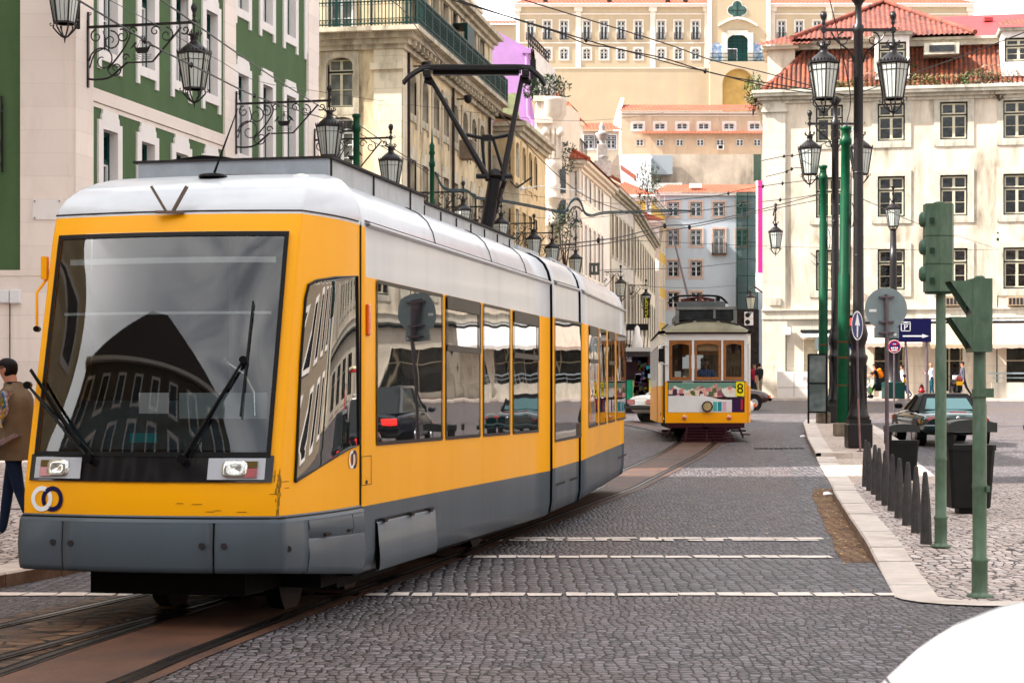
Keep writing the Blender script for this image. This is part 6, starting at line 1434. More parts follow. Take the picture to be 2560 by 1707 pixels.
def lantern(root,c,s=1.,standing=False):
 """six-sided lantern, rim at c"""
 c=Vector(c);mb=MB(m_li);T=lambda r,a,z:c+Vector((r*math.cos(a),r*math.sin(a),z))*s
 A=[math.pi/6+math.pi/3*k for k in range(6)]
 mb.lathe([(.38*s,-.03*s),(.405*s,.0),(.405*s,.035*s),(.36*s,.04*s)],c,6,a0=math.pi/6,a1=math.pi/6+2*math.pi,smooth=False)
 mb.lathe([(.35*s,.03*s),(.27*s,.13*s),(.20*s,.19*s),(.12*s,.25*s),(.08*s,.30*s),(.10*s,.33*s),(.09*s,.38*s),(.14*s,.44*s),(.02,.42*s)],c,12)
 for k in range(6):
  a,b=A[k],A[(k+1)%6]if k<5 else A[0]+2*math.pi
  for j in range(5):
   t=j/5;p=T(.405,a,.03).lerp(T(.405,b,.03),t+.1);mb.add([p+Vector((-.001,0,0)),T(.405,a,.03).lerp(T(.405,b,.03),t+.02),T(.43,a,.10).lerp(T(.43,b,.10),t+.1),T(.405,a,.03).lerp(T(.405,b,.03),t+.18)],[(0,1,2),(0,2,3)])
  mb.bar(T(.37,a,-.03),T(.235,a,-.82),.032*s);mb.bar(T(.237,a,-.80),T(.237,b,-.80),.035*s);mb.bar(T(.347,a,-.16),T(.347,b,-.16),.012*s);
  m0,m1=T(.37,a,-.03).lerp(T(.37,b,-.03),.33),T(.235,a,-.82).lerp(T(.235,b,-.82),.33);mb.bar(m0,m1,.009*s);m0,m1=T(.37,a,-.03).lerp(T(.37,b,-.03),.67),T(.235,a,-.82).lerp(T(.235,b,-.82),.67);mb.bar(m0,m1,.009*s)
  mb.tube([T(.245,a,-.83),T(.255,a,-.90),T(.17,a,-1.0),T(.08,a,-1.09),T(.02,a,-1.12)]if not standing else[T(.22,a,-.82),T(.14,a,-.95),T(.06,a,-1.04)],.018*s,5)
  mb.tube([T(.13,a,.42),T(.17,a,.48),T(.14,a,.53)],.018*s,4)
  if not standing:
   q=T(.27,a,-.86);mb.tube([q,q+Vector((.05*math.cos(a),.05*math.sin(a),.0))*s,q+Vector((.06*math.cos(a),.06*math.sin(a),.05))*s,q+Vector((.03*math.cos(a),.03*math.sin(a),.06))*s],.012*s,4)
 if not standing:mb.tube([T(0,0,-1.08),T(0,0,-1.24)],[.03*s,.008*s],6)
 else:mb.lathe([(.02*s,.42*s),(.05*s,.5*s),(.03*s,.6*s),(.07*s,.72*s),(.03*s,.85*s),(.06*s,.98*s),(.14*s,1.05*s),(.13*s,1.1*s),(.01*s,1.08*s)],c,8)
 o=mb.build('lantern',root)
 g=MB(m_lg);g.lathe([(.228*s,-.80*s),(.362*s,-.03*s)],c,6,a0=math.pi/6,a1=math.pi/6+2*math.pi,smooth=False);g.lathe([(.001,-.80*s),(.228*s,-.80*s)],c,6,a0=math.pi/6,a1=math.pi/6+2*math.pi,smooth=False);g.build('glass',o);return o
def hanger(mb,x,z,zr,s=1.):
 mb.tube([(x,0,zr+.4*s),(x,0,z+.12)],.024,6);mb.box((x,0,z),(.09,.09,.12));mb.lathe([(.02,.1),(.05,.16),(.035,.2),(.07,.28),(.085,.34),(.05,.42),(.01,.38)],(x,0,z),8)
 for s_ in(-1,1):spiral(mb,(x+s_*.11,0,z+.04),.06,0 if s_<0 else math.pi,.8,.012,s_)
def boat(mb,c,k):
 V=lambda x,z:Vector((c[0]+x*k,c[1],c[2]+z*k));fr_=lambda u,v,d:V(u,v)+Vector((0,d-.012,0))
 mb.extr([(-.17,.04),(-.13,-.08),(-.09,-.12),(.09,-.12),(.13,-.08),(.19,.06),(.12,.0),(-.12,.0)],fr_,.024);mb.bar(V(0,0),V(0,.24),.018);
 for x in(-.11,-.05,.05,.11):mb.bar(V(x,.0),V(0,.22),.007)
 mb.bar(V(-.08,.22),V(.08,.22),.01);mb.bar(V(-.06,.13),V(.07,.13),.01)
 mb.extr([(-.26,-.02),(-.19,.06),(-.15,.12),(-.12,.09),(-.18,.02)],fr_,.02);mb.extr([(.26,-.02),(.20,.08),(.13,.13),(.12,.09),(.18,.02)],fr_,.02)
 for j in range(3):mb.tube([V(-.2+.04*i,-.15-.04*j+.012*math.sin(i*2+j))for i in range(11)],.006,4)
def wall_lamp(P,dirv,L_,label,group='bracket street lamps on the facades'):
 rz=math.atan2(dirv[1],dirv[0]);t=thing('bracket_lamp',label,'street lamp',P,rz,group)
 mb=MB(m_li);k=L_/2.64;mb.box((.015,0,-.62),(.03,.08,1.55));mb.box((L_/2,0,0),(L_,.05,.06))
 mb.box((.02,0,.2),(.04,.05,.3));spiral(mb,(.06,0,.32),.05,math.pi,.9,.012,1)
 mb.tube(smooth_line([(.03,0,-1.2),(.25,0,-1.22),(.55,0,-1.18),(.80,0,-1.0),(1.0,0,-.84)],5),.026,6);mb.bar((1.0*k,0,-.86),(1.62*k,0,-.86),.035);mb.bar((1.62*k,0,-.86),(2.32*k,0,-.10),.035)
 for c,r,a,tn,sg in(((.38,0,-.78),.34,math.pi,1.3,-1),((.22,0,-.22),.16,math.pi/2,1.2,1),((.58,0,-.34),.24,math.pi/2,1.4,-1),((.86,0,-.24),.17,math.pi*.6,1.3,-1),((1.12,0,-.14),.11,0,1.2,1),((1.68,0,-.16),.13,0,1.2,1),((1.96,0,-.26),.18,math.pi/2,1.3,-1),((.70,0,-.98),.20,math.pi,1.2,1),((2.42,0,-.16),.11,math.pi*1.2,1.1,1),((.95,0,-.74),.10,0,1,1)):
  spiral(mb,(c[0]*k,0,c[2]),r,a,tn,.02,sg)
 mb.tube(smooth_line([(.05,0,-.95),(.18,0,-.62),(.45,0,-.45),(.4,0,-.1)],5),.018,5);mb.tube(smooth_line([(.5*k,0,-1.0),(.85*k,0,-.6),(1.05*k,0,-.25),(1.0*k,0,-.05)],5),.022,5)
 boat(mb,(1.36*k,0,-.52),1.15);hanger(mb,L_,0,-.72);mb.build('bracket',t);lantern(t,(L_,0,-.72));return t
OG=Vector((-fg.N.x,-fg.N.y));OB=Vector((-fb.N.x,-fb.N.y))
u=fg.u(212);P=fg.pt(u,fg.z(212,69.5),-.07);wall_lamp(P,OG,2.64,'bracket lamp with a ship ornament at the near corner of the green building')
u=fg.u(584);P=fg.pt(u,fg.z(584,260.7),-.07);L2_=2.75;wall_lamp(P,OG,L2_,'bracket lamp on the middle pilaster of the green building')
P=fg.pt(GL-.4,fg.z(815,365.6),-.09);wall_lamp(P,OG,2.5,'bracket lamp on the far corner pilaster of the green building')
P=ff.pt(ff.u(198),11.62,-.07);wall_lamp(P,(.0,-1),1.35,'large lantern cut by the top edge, hung from the corner pilaster at upper left')
P=ff.pt(ff.u(10),8.35,-.07);wall_lamp(P,(-.75,-.66),2.64,'black scroll bracket on the dark green wall at the left edge')
for px,y,lb in((1158,73.5,'bracket lamp seen just left of the pantograph, low on the stained building'),(1253,79,'bracket lamp seen just right of the pantograph foot'),(1335,86.5,'bracket lamp before the ochre house, second right of the pantograph'),(1381,91.5,'bracket lamp in front of the round corner turret'),(1439,98.5,'bracket lamp above the rear roof of the yellow tram'),(1552,119,'bracket lamp over the tail of the yellow tram by the limestone house'),(1615,133,'farthest bracket lamp down the street, above the yellow and black sign')):
 X=(px-1280)/F*y;wall_lamp((X-2.3*OB.x,y-2.3*OB.y,9.72),OB,2.3,lb)
def column_lamp(P,hgt,label,tilt=0.):
 t=thing('street_lamp',label,'street lamp',P,0,'tall twin lantern columns');mb=MB(m_li)
 mb.box((0,0,.28),(.56,.56,.56),bev=.03);mb.box((0,0,.60),(.50,.50,.10));mb.lathe([(.25,.64),(.27,.70),(.24,.76),(.20,.95),(.17,1.25),(.17,1.6),(.19,1.95),(.22,2.05),(.22,2.1),(.17,2.16),(.155,2.35),(.21,2.5),(.225,2.62),(.19,2.78),(.15,2.86),(.16,2.92),(.14,2.98),(.13,3.1),(.12,4.2)],(0,0,0),16)
 for k in range(8):a=math.pi/4*k;mb.tube([(.20*math.cos(a),.20*math.sin(a),.8),(.19*math.cos(a+.3),.19*math.sin(a+.3),1.2),(.185*math.cos(a),.185*math.sin(a),1.9)],.02,4)
 mb.build('base',t);mb=MB(m_li);mb.lathe([(.122,4.15),(.118,5.5),(.112,6.4),(.108,hgt-.1),(.13,hgt-.05),(.13,hgt+.08),(.085,hgt+.14),(.075,hgt+.55),(.10,hgt+.6),(.19,hgt+.72),(.2,hgt+.8),(.05,hgt+.82)],(0,0,0),16)
 for zz_ in(2.2,3.4,4.4,6.3):
  if zz_>4.2:mb.lathe([(.115,zz_),(.13,zz_+.02),(.115,zz_+.04)],(0,0,0),16)
 mb.build('pole',t);mb=MB(m_li);mb.box((0,0,hgt),(1.72,.05,.07))
 for s_ in(-1,1):
  hanger(mb,s_*.80,hgt,hgt-.78);spiral(mb,(s_*.34,0,hgt-.22),.17,math.pi/2,1.2,.018,-s_);mb.tube(smooth_line([(s_*.11,0,hgt-.75),(s_*.2,0,hgt-.5),(s_*.5,0,hgt-.25),(s_*.62,0,hgt-.05)],5),.02,5);spiral(mb,(s_*.22,0,hgt-.62),.12,0,1.1,.015,s_)
 mb.build('arm',t)
 for s_ in(-1,1):lantern(t,(s_*.80,0,hgt-.78))
 return t
YA=44.2;column_lamp((at(2146,0,YA).x,YA,gz(YA)+.137),at(0,75.5,YA).z-gz(YA)-.137,'nearest tall black lamp column with two lanterns on the traffic island')
YB_=60.3;column_lamp((at(2088,0,YB_).x,YB_,gz(YB_)+.137),at(0,310,YB_).z-gz(YB_)-.137,'farther black lamp column with two smaller looking lanterns between the green poles')
YC_=97.2;PC=(at(2233,0,YC_).x,YC_,gz(YC_)+.13);t=thing('street_lamp','black lamp post with one lantern on top before the shop awnings','street lamp',PC);zt_=at(0,572,YC_).z-PC[2]
mb=MB(m_iron_green);mb.box((0,0,.42),(1.0,1.0,.84),bev=.04);mb.use(m_li).lathe([(.45,.84),(.40,.95),(.34,1.5),(.32,2.2),(.42,2.4),(.40,2.7),(.3,2.9),(.33,3.1),(.4,3.3),(.3,3.7),(.24,4.0),(.25,4.2),(.19,4.6)],(0,0,0),16);mb.build('base',t)
mb=MB(m_li);mb.lathe([(.20,4.55),(.18,7),(.15,8.5),(.15,zt_-.1),(.2,zt_)],(0,0,0),14);mb.build('pole',t);lantern(t,(0,0,zt_+.98),1.08,True)
Yc=101.5;c=at(1939,540,Yc);t=thing('bracket_lamp','lantern on a scroll bracket at the corner of the cream building','street lamp',c);mb=MB(m_li);mb.tube(smooth_line([(0,.9,.1),(0,.5,.35),(0,.1,.3),(0,0,.05),(0,0,-.35)],5),.04,6);mb.tube(smooth_line([(0,.9,-.3),(0,.45,-.15),(0,.1,.1)],5),.03,5);mb.lathe([(.02,.2),(.09,.35),(.05,.5),(.1,.6),(.02,.7)],(0,0,0),8);mb.build('bracket',t);lantern(t,(0,0,-.85),1.05)
Yc=108.;c=at(1876,722,Yc);t=thing('bracket_lamp','small pale lantern on an ochre bracket beside the debris netting','street lamp',c);mb=MB(m_li);mb.tube([(0,0,0),(.2,0,.15),(1.2,0,-.6)],.05,5);mb.build('bracket',t);lantern(t,(0,0,-.5),.8)
# green catenary poles
m_gp=M('green_pole_paint',(.010,.095,.045),.42,var=.18,vs=4,stain=(.02,.045,.02),samt=.6,sth=.5,sscale=1.2)
m_gp2=M('old_green_paint',(.115,.18,.12),.45,var=.15,vs=6,stain=(.24,.27,.25),samt=.7,sth=.56,sscale=2.5);m_rust=M('rusty_band',(.16,.07,.03),.8,var=.3);m_conc=M('rough_concrete',(.22,.18,.14),.85,var=.25,vs=8,bump=.5)
def gpole(px,Y,ytop,r,label,foot=False,spike=False,dx=0.):
 z0=gz(Y)+(.136 if 42.5<Y<63 and px>1900 else .0);X=at(px,0,Y).x;zt_=at(0,ytop,Y).z-z0;t=thing('catenary_pole',label,'pole',(X,Y,z0),0,'green iron tram wire poles')
 mb=MB(m_gp);d=lambda z:dx*z/zt_
 prof=[(r*1.22,0),(r*1.22,.05),(r*1.15,2.2),(r*1.15,zt_*.52),(r*1.0,zt_*.525),(r*.97,zt_*.78),(r*.88,zt_*.785),(r*.84,zt_-.5),(r*1.15,zt_-.46),(r*1.15,zt_-.34),(r*.9,zt_-.3),(r*.8,zt_-.12),(r*1.1,zt_-.08),(r*1.1,zt_-.02),(r*.6,zt_)]
 if spike:prof=prof[:-3]+[(r*1.2,zt_-.05),(r*.9,zt_+.05),(r*1.0,zt_+.2),(r*.4,zt_+.3),(.01,zt_+.75)]
 mb.lathe(prof,(0,0,0),16);mb.v=[(x+d(z),y,z)for x,y,z in mb.v];mb.build('shaft',t)
 for f_ in(.25,.3,.16):mb=MB(m_rust);mb.lathe([(r*1.16,zt_*f_),(r*1.2,zt_*f_+.01),(r*1.2,zt_*f_+.04),(r*1.16,zt_*f_+.05)],(d(zt_*f_),0,0),14);mb.build('band',t)
 if r>.12:
  mb=MB(m_blk);mb.tube([(d(z)+r*.9,-r*.95,z)for z in[.4+k*.5 for k in range(int(zt_/.5)-1)]],.012,5);mb.tube([(d(zt_*.72)+r*1.1+.06*math.sin(k*.7),-r,zt_*.72-.03*k+.25*math.cos(k*.7))for k in range(10)],.014,5);mb.build('cable',t)
 if foot:mb=MB(m_conc);mb.box((0,0,.17),(r*3.2,r*3.2,.35),bev=.03);mb.build('foot',t)
 return t
gpole(2058,60,413,.125,'shorter green iron pole left of the far lamp column',True)
gpole(2107,49.5,316,.138,'thick green iron pole with a concrete foot between the two lamp columns',True,dx=.08)
gpole(2494,101.2,580,.105,'slim green pole behind the near traffic lights at the far right')
gpole(891,52,285,.105,'green iron pole rising behind the front roof of the yellow tram')
gpole(1080,62,380,.09,'green pole with a spike finial before the stained building',spike=True)
# ================================================================ SIGNALS AND SIGNS
def sigpost(px,py,label,kind):
 P=gnd(px,py,.012 if py>1450 else .12);t=thing('traffic_light',label,'traffic light',P);Y=P.y;s=F/Y;ztop={1:at(0,730,Y).z,2:at(0,880,Y).z}[kind]-P.z
 mb=MB(m_gp2);r=.062;mb.lathe([(.115,0),(.115,.012),(.075,.03),(.070,.045),(.070,.30),(.078,.31),(.078,.335),(r,.345),(r,.95),(r*1.07,.96),(r*1.07,.985),(r,1.0),(r,ztop*.78),(r*.9,ztop*.79),(r*.86,ztop+.05)],(0,0,0),20);mb.build('post',t)
 return t,P,Y,ztop
t,P,Y,zt_=sigpost(2352,1366,'tall green traffic light post seen from behind, on the pavement past the bollards',1)
mb=MB(m_gp2);h_=at(0,511,Y).z-P.z;lo=zt_+.0;pts=[(-.165,-.10),(-.165,.06),(-.10,.13),(.03,.15),(.13,.09),(.16,-.02),(.12,-.12),(-.02,-.16)];mb.prism([(x-.02,y)for x,y in pts],lo,h_)
mb.lathe([(.06,0),(.06,.02),(.03,.03)],(-.02,0,h_),12);mb.use(M('hood_green',(.04,.08,.05),.5)).prism([(x*.9-.02,y*.9)for x,y in pts],lo-.02,lo);mb.prism([(x*1.015-.02,y*1.015)for x,y in pts],lo+.30,lo+.308);mb.prism([(x*1.015-.02,y*1.015)for x,y in pts],lo+.61,lo+.618);[mb.box((-.13,-.155,lo+z_),(.05,.02,.06))for z_ in(.12,.45,.78)];hd=mb.build('signal_head',t)
for k,py in enumerate((549,618,685)):
 z=at(0,py,Y).z-P.z;mb=MB(M('hood_pale',(.10,.18,.13),.5));mb.T=Matrix.Translation((-.185,0,z))@Matrix.Rotation(-math.pi/2,4,'Y')@Matrix.Rotation(0,4,'Z');mb.lathe([(.085,-.03),(.085,.03),(.06,.05),(.001,.055)],(0,0,0),16);mb.build('lens_hood',hd)
mb=MB(m_gp2);mb.box((.0,-.17,h_-.38),(.01,.03,.01));
t,P,Y,zt_=sigpost(2449,1491,'nearest green pedestrian signal post with two hooded lamps facing left',2)
h_=at(0,698,Y).z-P.z;lo=zt_+.0;mb=MB(m_gp2);mb.prism([(-.09,-.13),(.075,-.14),(.085,-.12),(.085,.12),(.075,.14),(-.09,.13)],lo,h_);mb.lathe([(.045,0),(.05,.015),(.03,.03)],(0,0,h_),12);hd=mb.build('signal_head',t)
for z0,z1 in(((h_+lo)/2+.01,h_-.02),(lo+.02,(h_+lo)/2-.015)):
 mb=MB(m_gp2);V=[(-.09,-.125,z0),(-.28,-.115,z1-.01),(-.28,-.115,z1),(-.09,-.125,z1),(-.09,.125,z0),(-.28,.115,z1-.01),(-.28,.115,z1),(-.09,.125,z1)];mb.add(V,[(0,1,2,3),(7,6,5,4),(3,2,6,7)]);mb.use(m_blk).quad((-.091,-.11,z0+.01),(-.091,.11,z0+.01),(-.091,.11,z1-.02),(-.091,-.11,z1-.02));mb.build('lens_hood',hd)
mb=MB(m_gp2);
z=zt_-.36;mb.box((.075,-.02,z),(.08,.05,.08));mb.lathe([(.068,z-.035),(.068,z+.035)],(0,0,0),16);mb.build('clamp',t)
mb=MB(m_gp2);mb.box((.06,-.05,.95),(.03,.04,.05));mb.build('latch',t)
# far signal with its red lamp lit
Y=55;P=(at(2127,0,Y).x,Y,gz(Y)+.136);t=thing('traffic_light','dark traffic light showing red behind the round arrow sign','traffic light',P);Z=lambda py:at(0,py,Y).z-P[2]
mb=MB(m_gp);mb.cyl((0,0,0),(0,0,Z(865)),.06);mb.build('post',t);mb=MB(m_blk);mb.box((0,0,(Z(788)+Z(866))/2),(.34,.22,Z(788)-Z(866)),bev=.03);hd=mb.build('signal_head',t)
def emis(name,col,st):
 if name in _M:return _M[name]
 m,t_,p=base(name);p.inputs['Base Color'].default_value=(*col,1);p.inputs['Emission Color'].default_value=(*col,1);p.inputs['Emission Strength'].default_value=st;_M[name]=m;return m
for k,py in enumerate((805,829,851)):
 mb=MB(emis('red_signal',(.9,.03,.02),1.6)if k==0 else m_blk);mb.T=Matrix.Translation((0,-.115,Z(py)))@Matrix.Rotation(math.pi/2,4,'X');mb.lathe([(.001,.03),(.08,.022),(.11,0)],(0,0,0),16);
 mb.use(m_rub);mb.lathe([(.125,0),(.125,.13)],(0,0,0),12,a0=0,a1=math.pi);mb.build('lamp',hd)
m_sb=M('sign_blue',(.008,.035,.25),.35);m_sw=M('sign_white',(.75,.75,.75),.4);m_snb=M('sign_navy',(.006,.008,.13),.35);m_sbk=M('sign_back',(.24,.29,.30),.5,.3,var=.08,vs=4,stain=(.17,.2,.2),samt=.5);m_ppk=M('pinkish_pole',(.30,.17,.16),.5,.2,var=.35,vs=3);m_pst=M('grey_pole',(.17,.13,.15),.45,.4,var=.2,vs=5)
def arrow_up(mb,fr_,s=1.,d=-.004):
 mb.extr([(-.045*s,-.36*s),(.045*s,-.36*s),(.045*s,.02*s),(.15*s,.0),(0,.40*s),(-.15*s,.0),(-.045*s,.02*s)],fr_,d)
def dsc(mb,r,fr_,th,n=32,r0=0):
 if not r0:mb.extr([(r*math.cos(2*math.pi*i/n),r*math.sin(2*math.pi*i/n))for i in range(n)],fr_,th)
 else:
  for i in range(n):
   a,b=2*math.pi*i/n,2*math.pi*(i+1)/n;mb.quad(fr_(r*math.cos(a),r*math.sin(a),th),fr_(r*math.cos(b),r*math.sin(b),th),fr_(r0*math.cos(b),r0*math.sin(b),th),fr_(r0*math.cos(a),r0*math.sin(a),th))
Y=42.75;P=(at(2151,0,Y).x,Y,gz(Y)+.14);z=at(0,814,Y).z-P[2];t=thing('road_sign','round blue sign with white arrow turned edgewise on a thin reddish pole','road sign',P,0);mb=MB(m_ppk);mb.cyl((0,0,0),(-.05,0,z*.42),.024,seg=10);mb.use(m_pst).cyl((-.05,0,z*.42),(-.075,0,z-.1),.026,seg=10);mb.cyl((0,0,0),(0,0,.02),.08);mb.build('pole',t)
a_=R(57);fr_=lambda u,v,d:Vector((-.085+u*math.cos(a_)+d*math.sin(a_),-.03+u*math.sin(a_)-d*math.cos(a_),z+v));mb=MB(m_sb);dsc(mb,.31,fr_,.012);mb.use(m_sw);dsc(mb,.325,fr_,.0125,r0=.295);arrow_up(mb,lambda u,v,d:fr_(u*.9,v*.72-.0,.013+abs(d)),1.0,.004);mb.build('disc',t)
# rectangular blue arrow plate
Y=54.6;P=(at(2121,0,Y).x,Y,gz(Y)+.136);z0,z1=at(0,920,Y).z-P[2],at(0,864,Y).z-P[2];t=thing('road_sign','rectangular blue sign with upright white arrow half hidden by the thick green pole','road sign',P);mb=MB(m_gp);mb.cyl((.1,.05,0),(.1,.05,z1),.035);mb.build('pole',t)
mb=MB(m_sb);mb.box((.02,0,(z0+z1)/2),(.42,.02,z1-z0),bev=.004);mb.use(m_sw);arrow_up(mb,lambda u,v,d:Vector((.02+u,-.011-abs(d),(z0+z1)/2+v)),.78);mb.build('plate',t)
# big round sign from behind
Y=31.8;P=(at(2218,0,Y).x,Y,gz(Y)+.125);z=at(0,771.5,Y).z-P[2];t=thing('road_sign','large round grey sign seen from behind with clamps on its pole','road sign',P);mb=MB(m_pst);mb.cyl((0,0,0),(-.012,0,z+.24),.033,seg=12);mb.build('pole',t)
mb=MB(m_sbk);fr_=lambda u,v,d:Vector((-.01+u,.045+d,z+v));dsc(mb,.35,fr_,.012,40);mb.use(m_sw).box((-.23,.043,z-.03),(.12,.004,.045));mb.build('disc',t)
mb=MB(m_sbk);mb.box((.0,.06,at(0,831,Y).z-P[2]),(.41,.012,.18));mb.use(m_sw);mb.box((.14,.052,at(0,836,Y).z-P[2]),(.05,.004,.04));mb.build('plate',t)
mb=MB(m_pst)
for zz_ in(z+.19,z-.22,z-.40):mb=MB(m_pst);mb.box((-.01,.0,zz_),(.24,.08,.028));mb.cyl((-.12,.02,zz_),(-.12,-.03,zz_),.016,seg=8);mb.cyl((.10,.02,zz_),(.10,-.03,zz_),.016,seg=8);mb.build('clamp',t)
Y=72.;P=(at(2060,0,Y).x,Y,gz(Y));z=at(0,860,Y).z-P[2];t=thing('road_sign','small far round sign seen from behind beside the shorter green pole','road sign',P);mb=MB(m_pst);mb.cyl((0,0,0),(0,0,z+.2),.035);mb.build('pole',t);mb=MB(m_sbk);dsc(mb,.32,lambda u,v,d:Vector((u-.03,.05+d,z+v)),.012);mb.use(m_sw).box((-.12,.045,z),(.14,.004,.05));mb.build('disc',t)
# no stopping sign
Y=76;P=(at(2236,0,Y).x,Y,gz(Y));z=at(0,866,Y).z-P[2];t=thing('road_sign','round red and blue no stopping sign with small white figures','road sign',P);mb=MB(m_pst);mb.cyl((0,.05,0),(0,.05,z),.035);mb.build('pole',t);m_srd=M('sign_red',(.62,.01,.03),.4)
mb=MB(m_srd);fr_=lambda u,v,d:Vector((u,-d,z+v));dsc(mb,.245,fr_,.01);mb.use(m_sb);dsc(mb,.195,fr_,.014);mb.use(m_srd)
for s_ in(-1,1):mb.extr([(-.16,-.16*s_-.028),(-.12,-.16*s_-.03),(.16,.13*s_+.0),(.13,.16*s_)],lambda u,v,d:Vector((u,-.015-abs(d),z+v)),.003)
mb.use(m_sw);dsc(mb,.265,fr_,.009,r0=.24)
for x in(-.11,-.04,.04,.11):mb.box((x,-.02,z-.06),(.05,.004,.06));mb.box((x*.8,-.02,z-.15),(.05,.004,.045))
mb.box((0,-.02,z+.10),(.10,.004,.03));mb.build('disc',t)
# parking sign
Y=96.2;c0,c1=at(2247,796,Y),at(2328,855,Y);P=((c0.x+c1.x)/2,Y,gz(Y)+.13);t=thing('parking_sign','dark blue parking sign with boxed letter P and right arrow on two posts','road sign',P);w,z0,z1=c1.x-c0.x,c1.z-P[2],c0.z-P[2]
mb=MB(m_pst);mb.cyl((-.32,.06,0),(-.52,.06,z1),.06);mb.cyl((.6,.06,0),(.6,.06,z1),.06);mb.build('post',t);mb=MB(m_snb);mb.box((0,0,(z0+z1)/2),(w,.05,z1-z0));mb.use(m_sw);zc=(z0+z1)/2
ar=lambda u,v,d:Vector((u,-.027-abs(d),z0+.30+v));mb.extr([(-w*.38,-.035),(w*.22,-.035),(w*.22,-.10),(w*.42,0),(w*.22,.10),(w*.22,.035),(-w*.38,.035)],ar,.004)
bx=-w*.29;bz=z1-.40;h=.24
for a,b,c_,d_ in((-h,h,-h,-h+.035),(-h,h,h-.035,h),(-h,-h+.035,-h,h),(h-.035,h,-h,h)):mb.box((bx+(a+b)/2,-.028,bz+(c_+d_)/2),(b-a,.006,d_-c_))
mb.extr([(-.17,.10),(0,.17),(.17,.10),(.17,.13),(0,.205),(-.17,.13)],lambda u,v,d:Vector((bx+u,-.028-abs(d),bz+v)),.004);mb.build('panel',t)
text_mesh('P',.40,m_sw,'letter',t,frameM(Vector(P)+Vector((bx,-.034,bz-.05)),(1,0,0),(0,0,1)),.003)
# information board by the green pole
Y=59.6;a=at(2021,886,Y);b=at(2066,1030,Y);P=((a.x+b.x)/2,Y,gz(Y)+.136);t=thing('notice_board','narrow glazed notice board on black legs left of the shorter green pole','notice board',P);w=b.x-a.x;mb=MB(Mglass_dark('board_glass',(.10,.13,.13),.08,1.6,0,1,.1));mb.box((0,0,(a.z+b.z)/2-P[2]),(w,.06,a.z-b.z));mb.build('panel',t);mb=MB(m_blk)
for x in(-w/2,w/2):mb.box((x,0,(a.z-P[2])/2),(.05,.09,a.z-P[2]))
for z in(a.z-P[2],b.z-P[2],(a.z+b.z)/2-P[2]):mb.box((0,0,z),(w,.085,.045))
mb.build('frame',t)
# vertical shop banner and sign
Y=129;a,b=at(1609,744,Y),at(1624,795,Y);t=thing('shop_sign','tall black hanging shop sign with yellow vertical lettering','shop sign',((a.x+b.x)/2,Y,b.z));mb=MB(M('sign_black',(.012,.014,.018),.5));mb.box(((a.x+b.x)/2,Y,(a.z+b.z)/2),(b.x-a.x,.1,a.z-b.z));mb.build('board',t,world=True)
text_mesh('MULTIOPT',.30,M('yellow_letters',(.80,.70,.02),.5),'lettering',t,frameM(Vector(((a.x+b.x)/2,Y-.056,(a.z+b.z)/2)),(0,0,1),(-1,0,0)),.002)
Y=112;a=at(1452,668,Y);t=thing('shop_sign','dark sign board with pale lettering on the white house above the tram roof','shop sign',a);mb=MB(M('sign_grey',(.10,.11,.10),.6));mb.box(a+Vector((.3,0,-.1)),(1.6,.12,.7));mb.build('board',t,world=True);mb=MB(m_sw)
for k in range(6):mb.box(a+Vector((-.3+k*.24,-.065,-.1)),(.05+.04*(k%2),.01,.34))
mb.build('faded_lettering',t,world=True)
# bins
def bin_(P,s,label,rz=0):
 t=thing('litter_bin',label,'litter bin',P,rz,'dark grey covered litter bins');m_=M('bin_plastic',(.028,.030,.030),.5,var=.15,vs=4,bump=.1);m2=M('bin_lid',(.075,.08,.078),.42,var=.1,vs=3)
 mb=MB(m_);w,d=.31*s,.25*s;zb,zt=.08,.93*s
 def rr(k):return[(w*k*x,d*k*y)for x,y in((-.85,-1),(.85,-1),(1,-.85),(1,.85),(.85,1),(-.85,1),(-1,.85),(-1,-.85))]
 v=[(x,y,z)for z,k in((zb,.80),(zb+.02,.84),(zt*.92,1.0),(zt*.92,1.05),(zt,1.05))for x,y in rr(k)];mb.add(v,[(r_*8+i,r_*8+(i+1)%8,r_*8+8+(i+1)%8,r_*8+8+i)for r_ in range(4)for i in range(8)]+[tuple(range(7,-1,-1)),tuple(range(32,40))]);mb.box((0,0,.05),(.3*s,.25*s,.1));mb.build('body',t)
 mb=MB(m_);mb.box((-w*.92,0,zt+.10*s),(w*.3,d*1.5,.22*s));mb.build('lid_support',t)
 mb=MB(m2);n=10;rows=[[(w*1.06*math.cos(math.pi*i/n)*-1,y*d,zt+.2*s+.06*s+.08*s*math.sin(math.pi*i/n))for i in range(n+1)]for y in(-1.08,1.08)];mb.grid(rows)
 for k,y in enumerate((-1.08,1.08)):R_=rows[k];mb.add(R_+[(R_[-1][0],R_[-1][1],zt+.17*s),(R_[0][0],R_[0][1],zt+.17*s)],[tuple(range(n+3))])
 for x in(-w*1.06,w*1.06):mb.quad((x,-d*1.08,zt+.17*s),(x,d*1.08,zt+.17*s),(x,d*1.08,zt+.3*s),(x,-d*1.08,zt+.3*s))
 mb.quad((-w*1.06,-d*1.08,zt+.17*s),(w*1.06,-d*1.08,zt+.17*s),(w*1.06,d*1.08,zt+.17*s),(-w*1.06,d*1.08,zt+.17*s));mb.build('lid',t)
bin_((at(2254,0,34.4).x,34.4,gz(34.4)+.10),.86,'farther dark litter bin behind the row of bollards');bin_((at(2420,0,27).x,27,gz(27)+.125),1.04,'nearer dark litter bin between the two green signal posts')
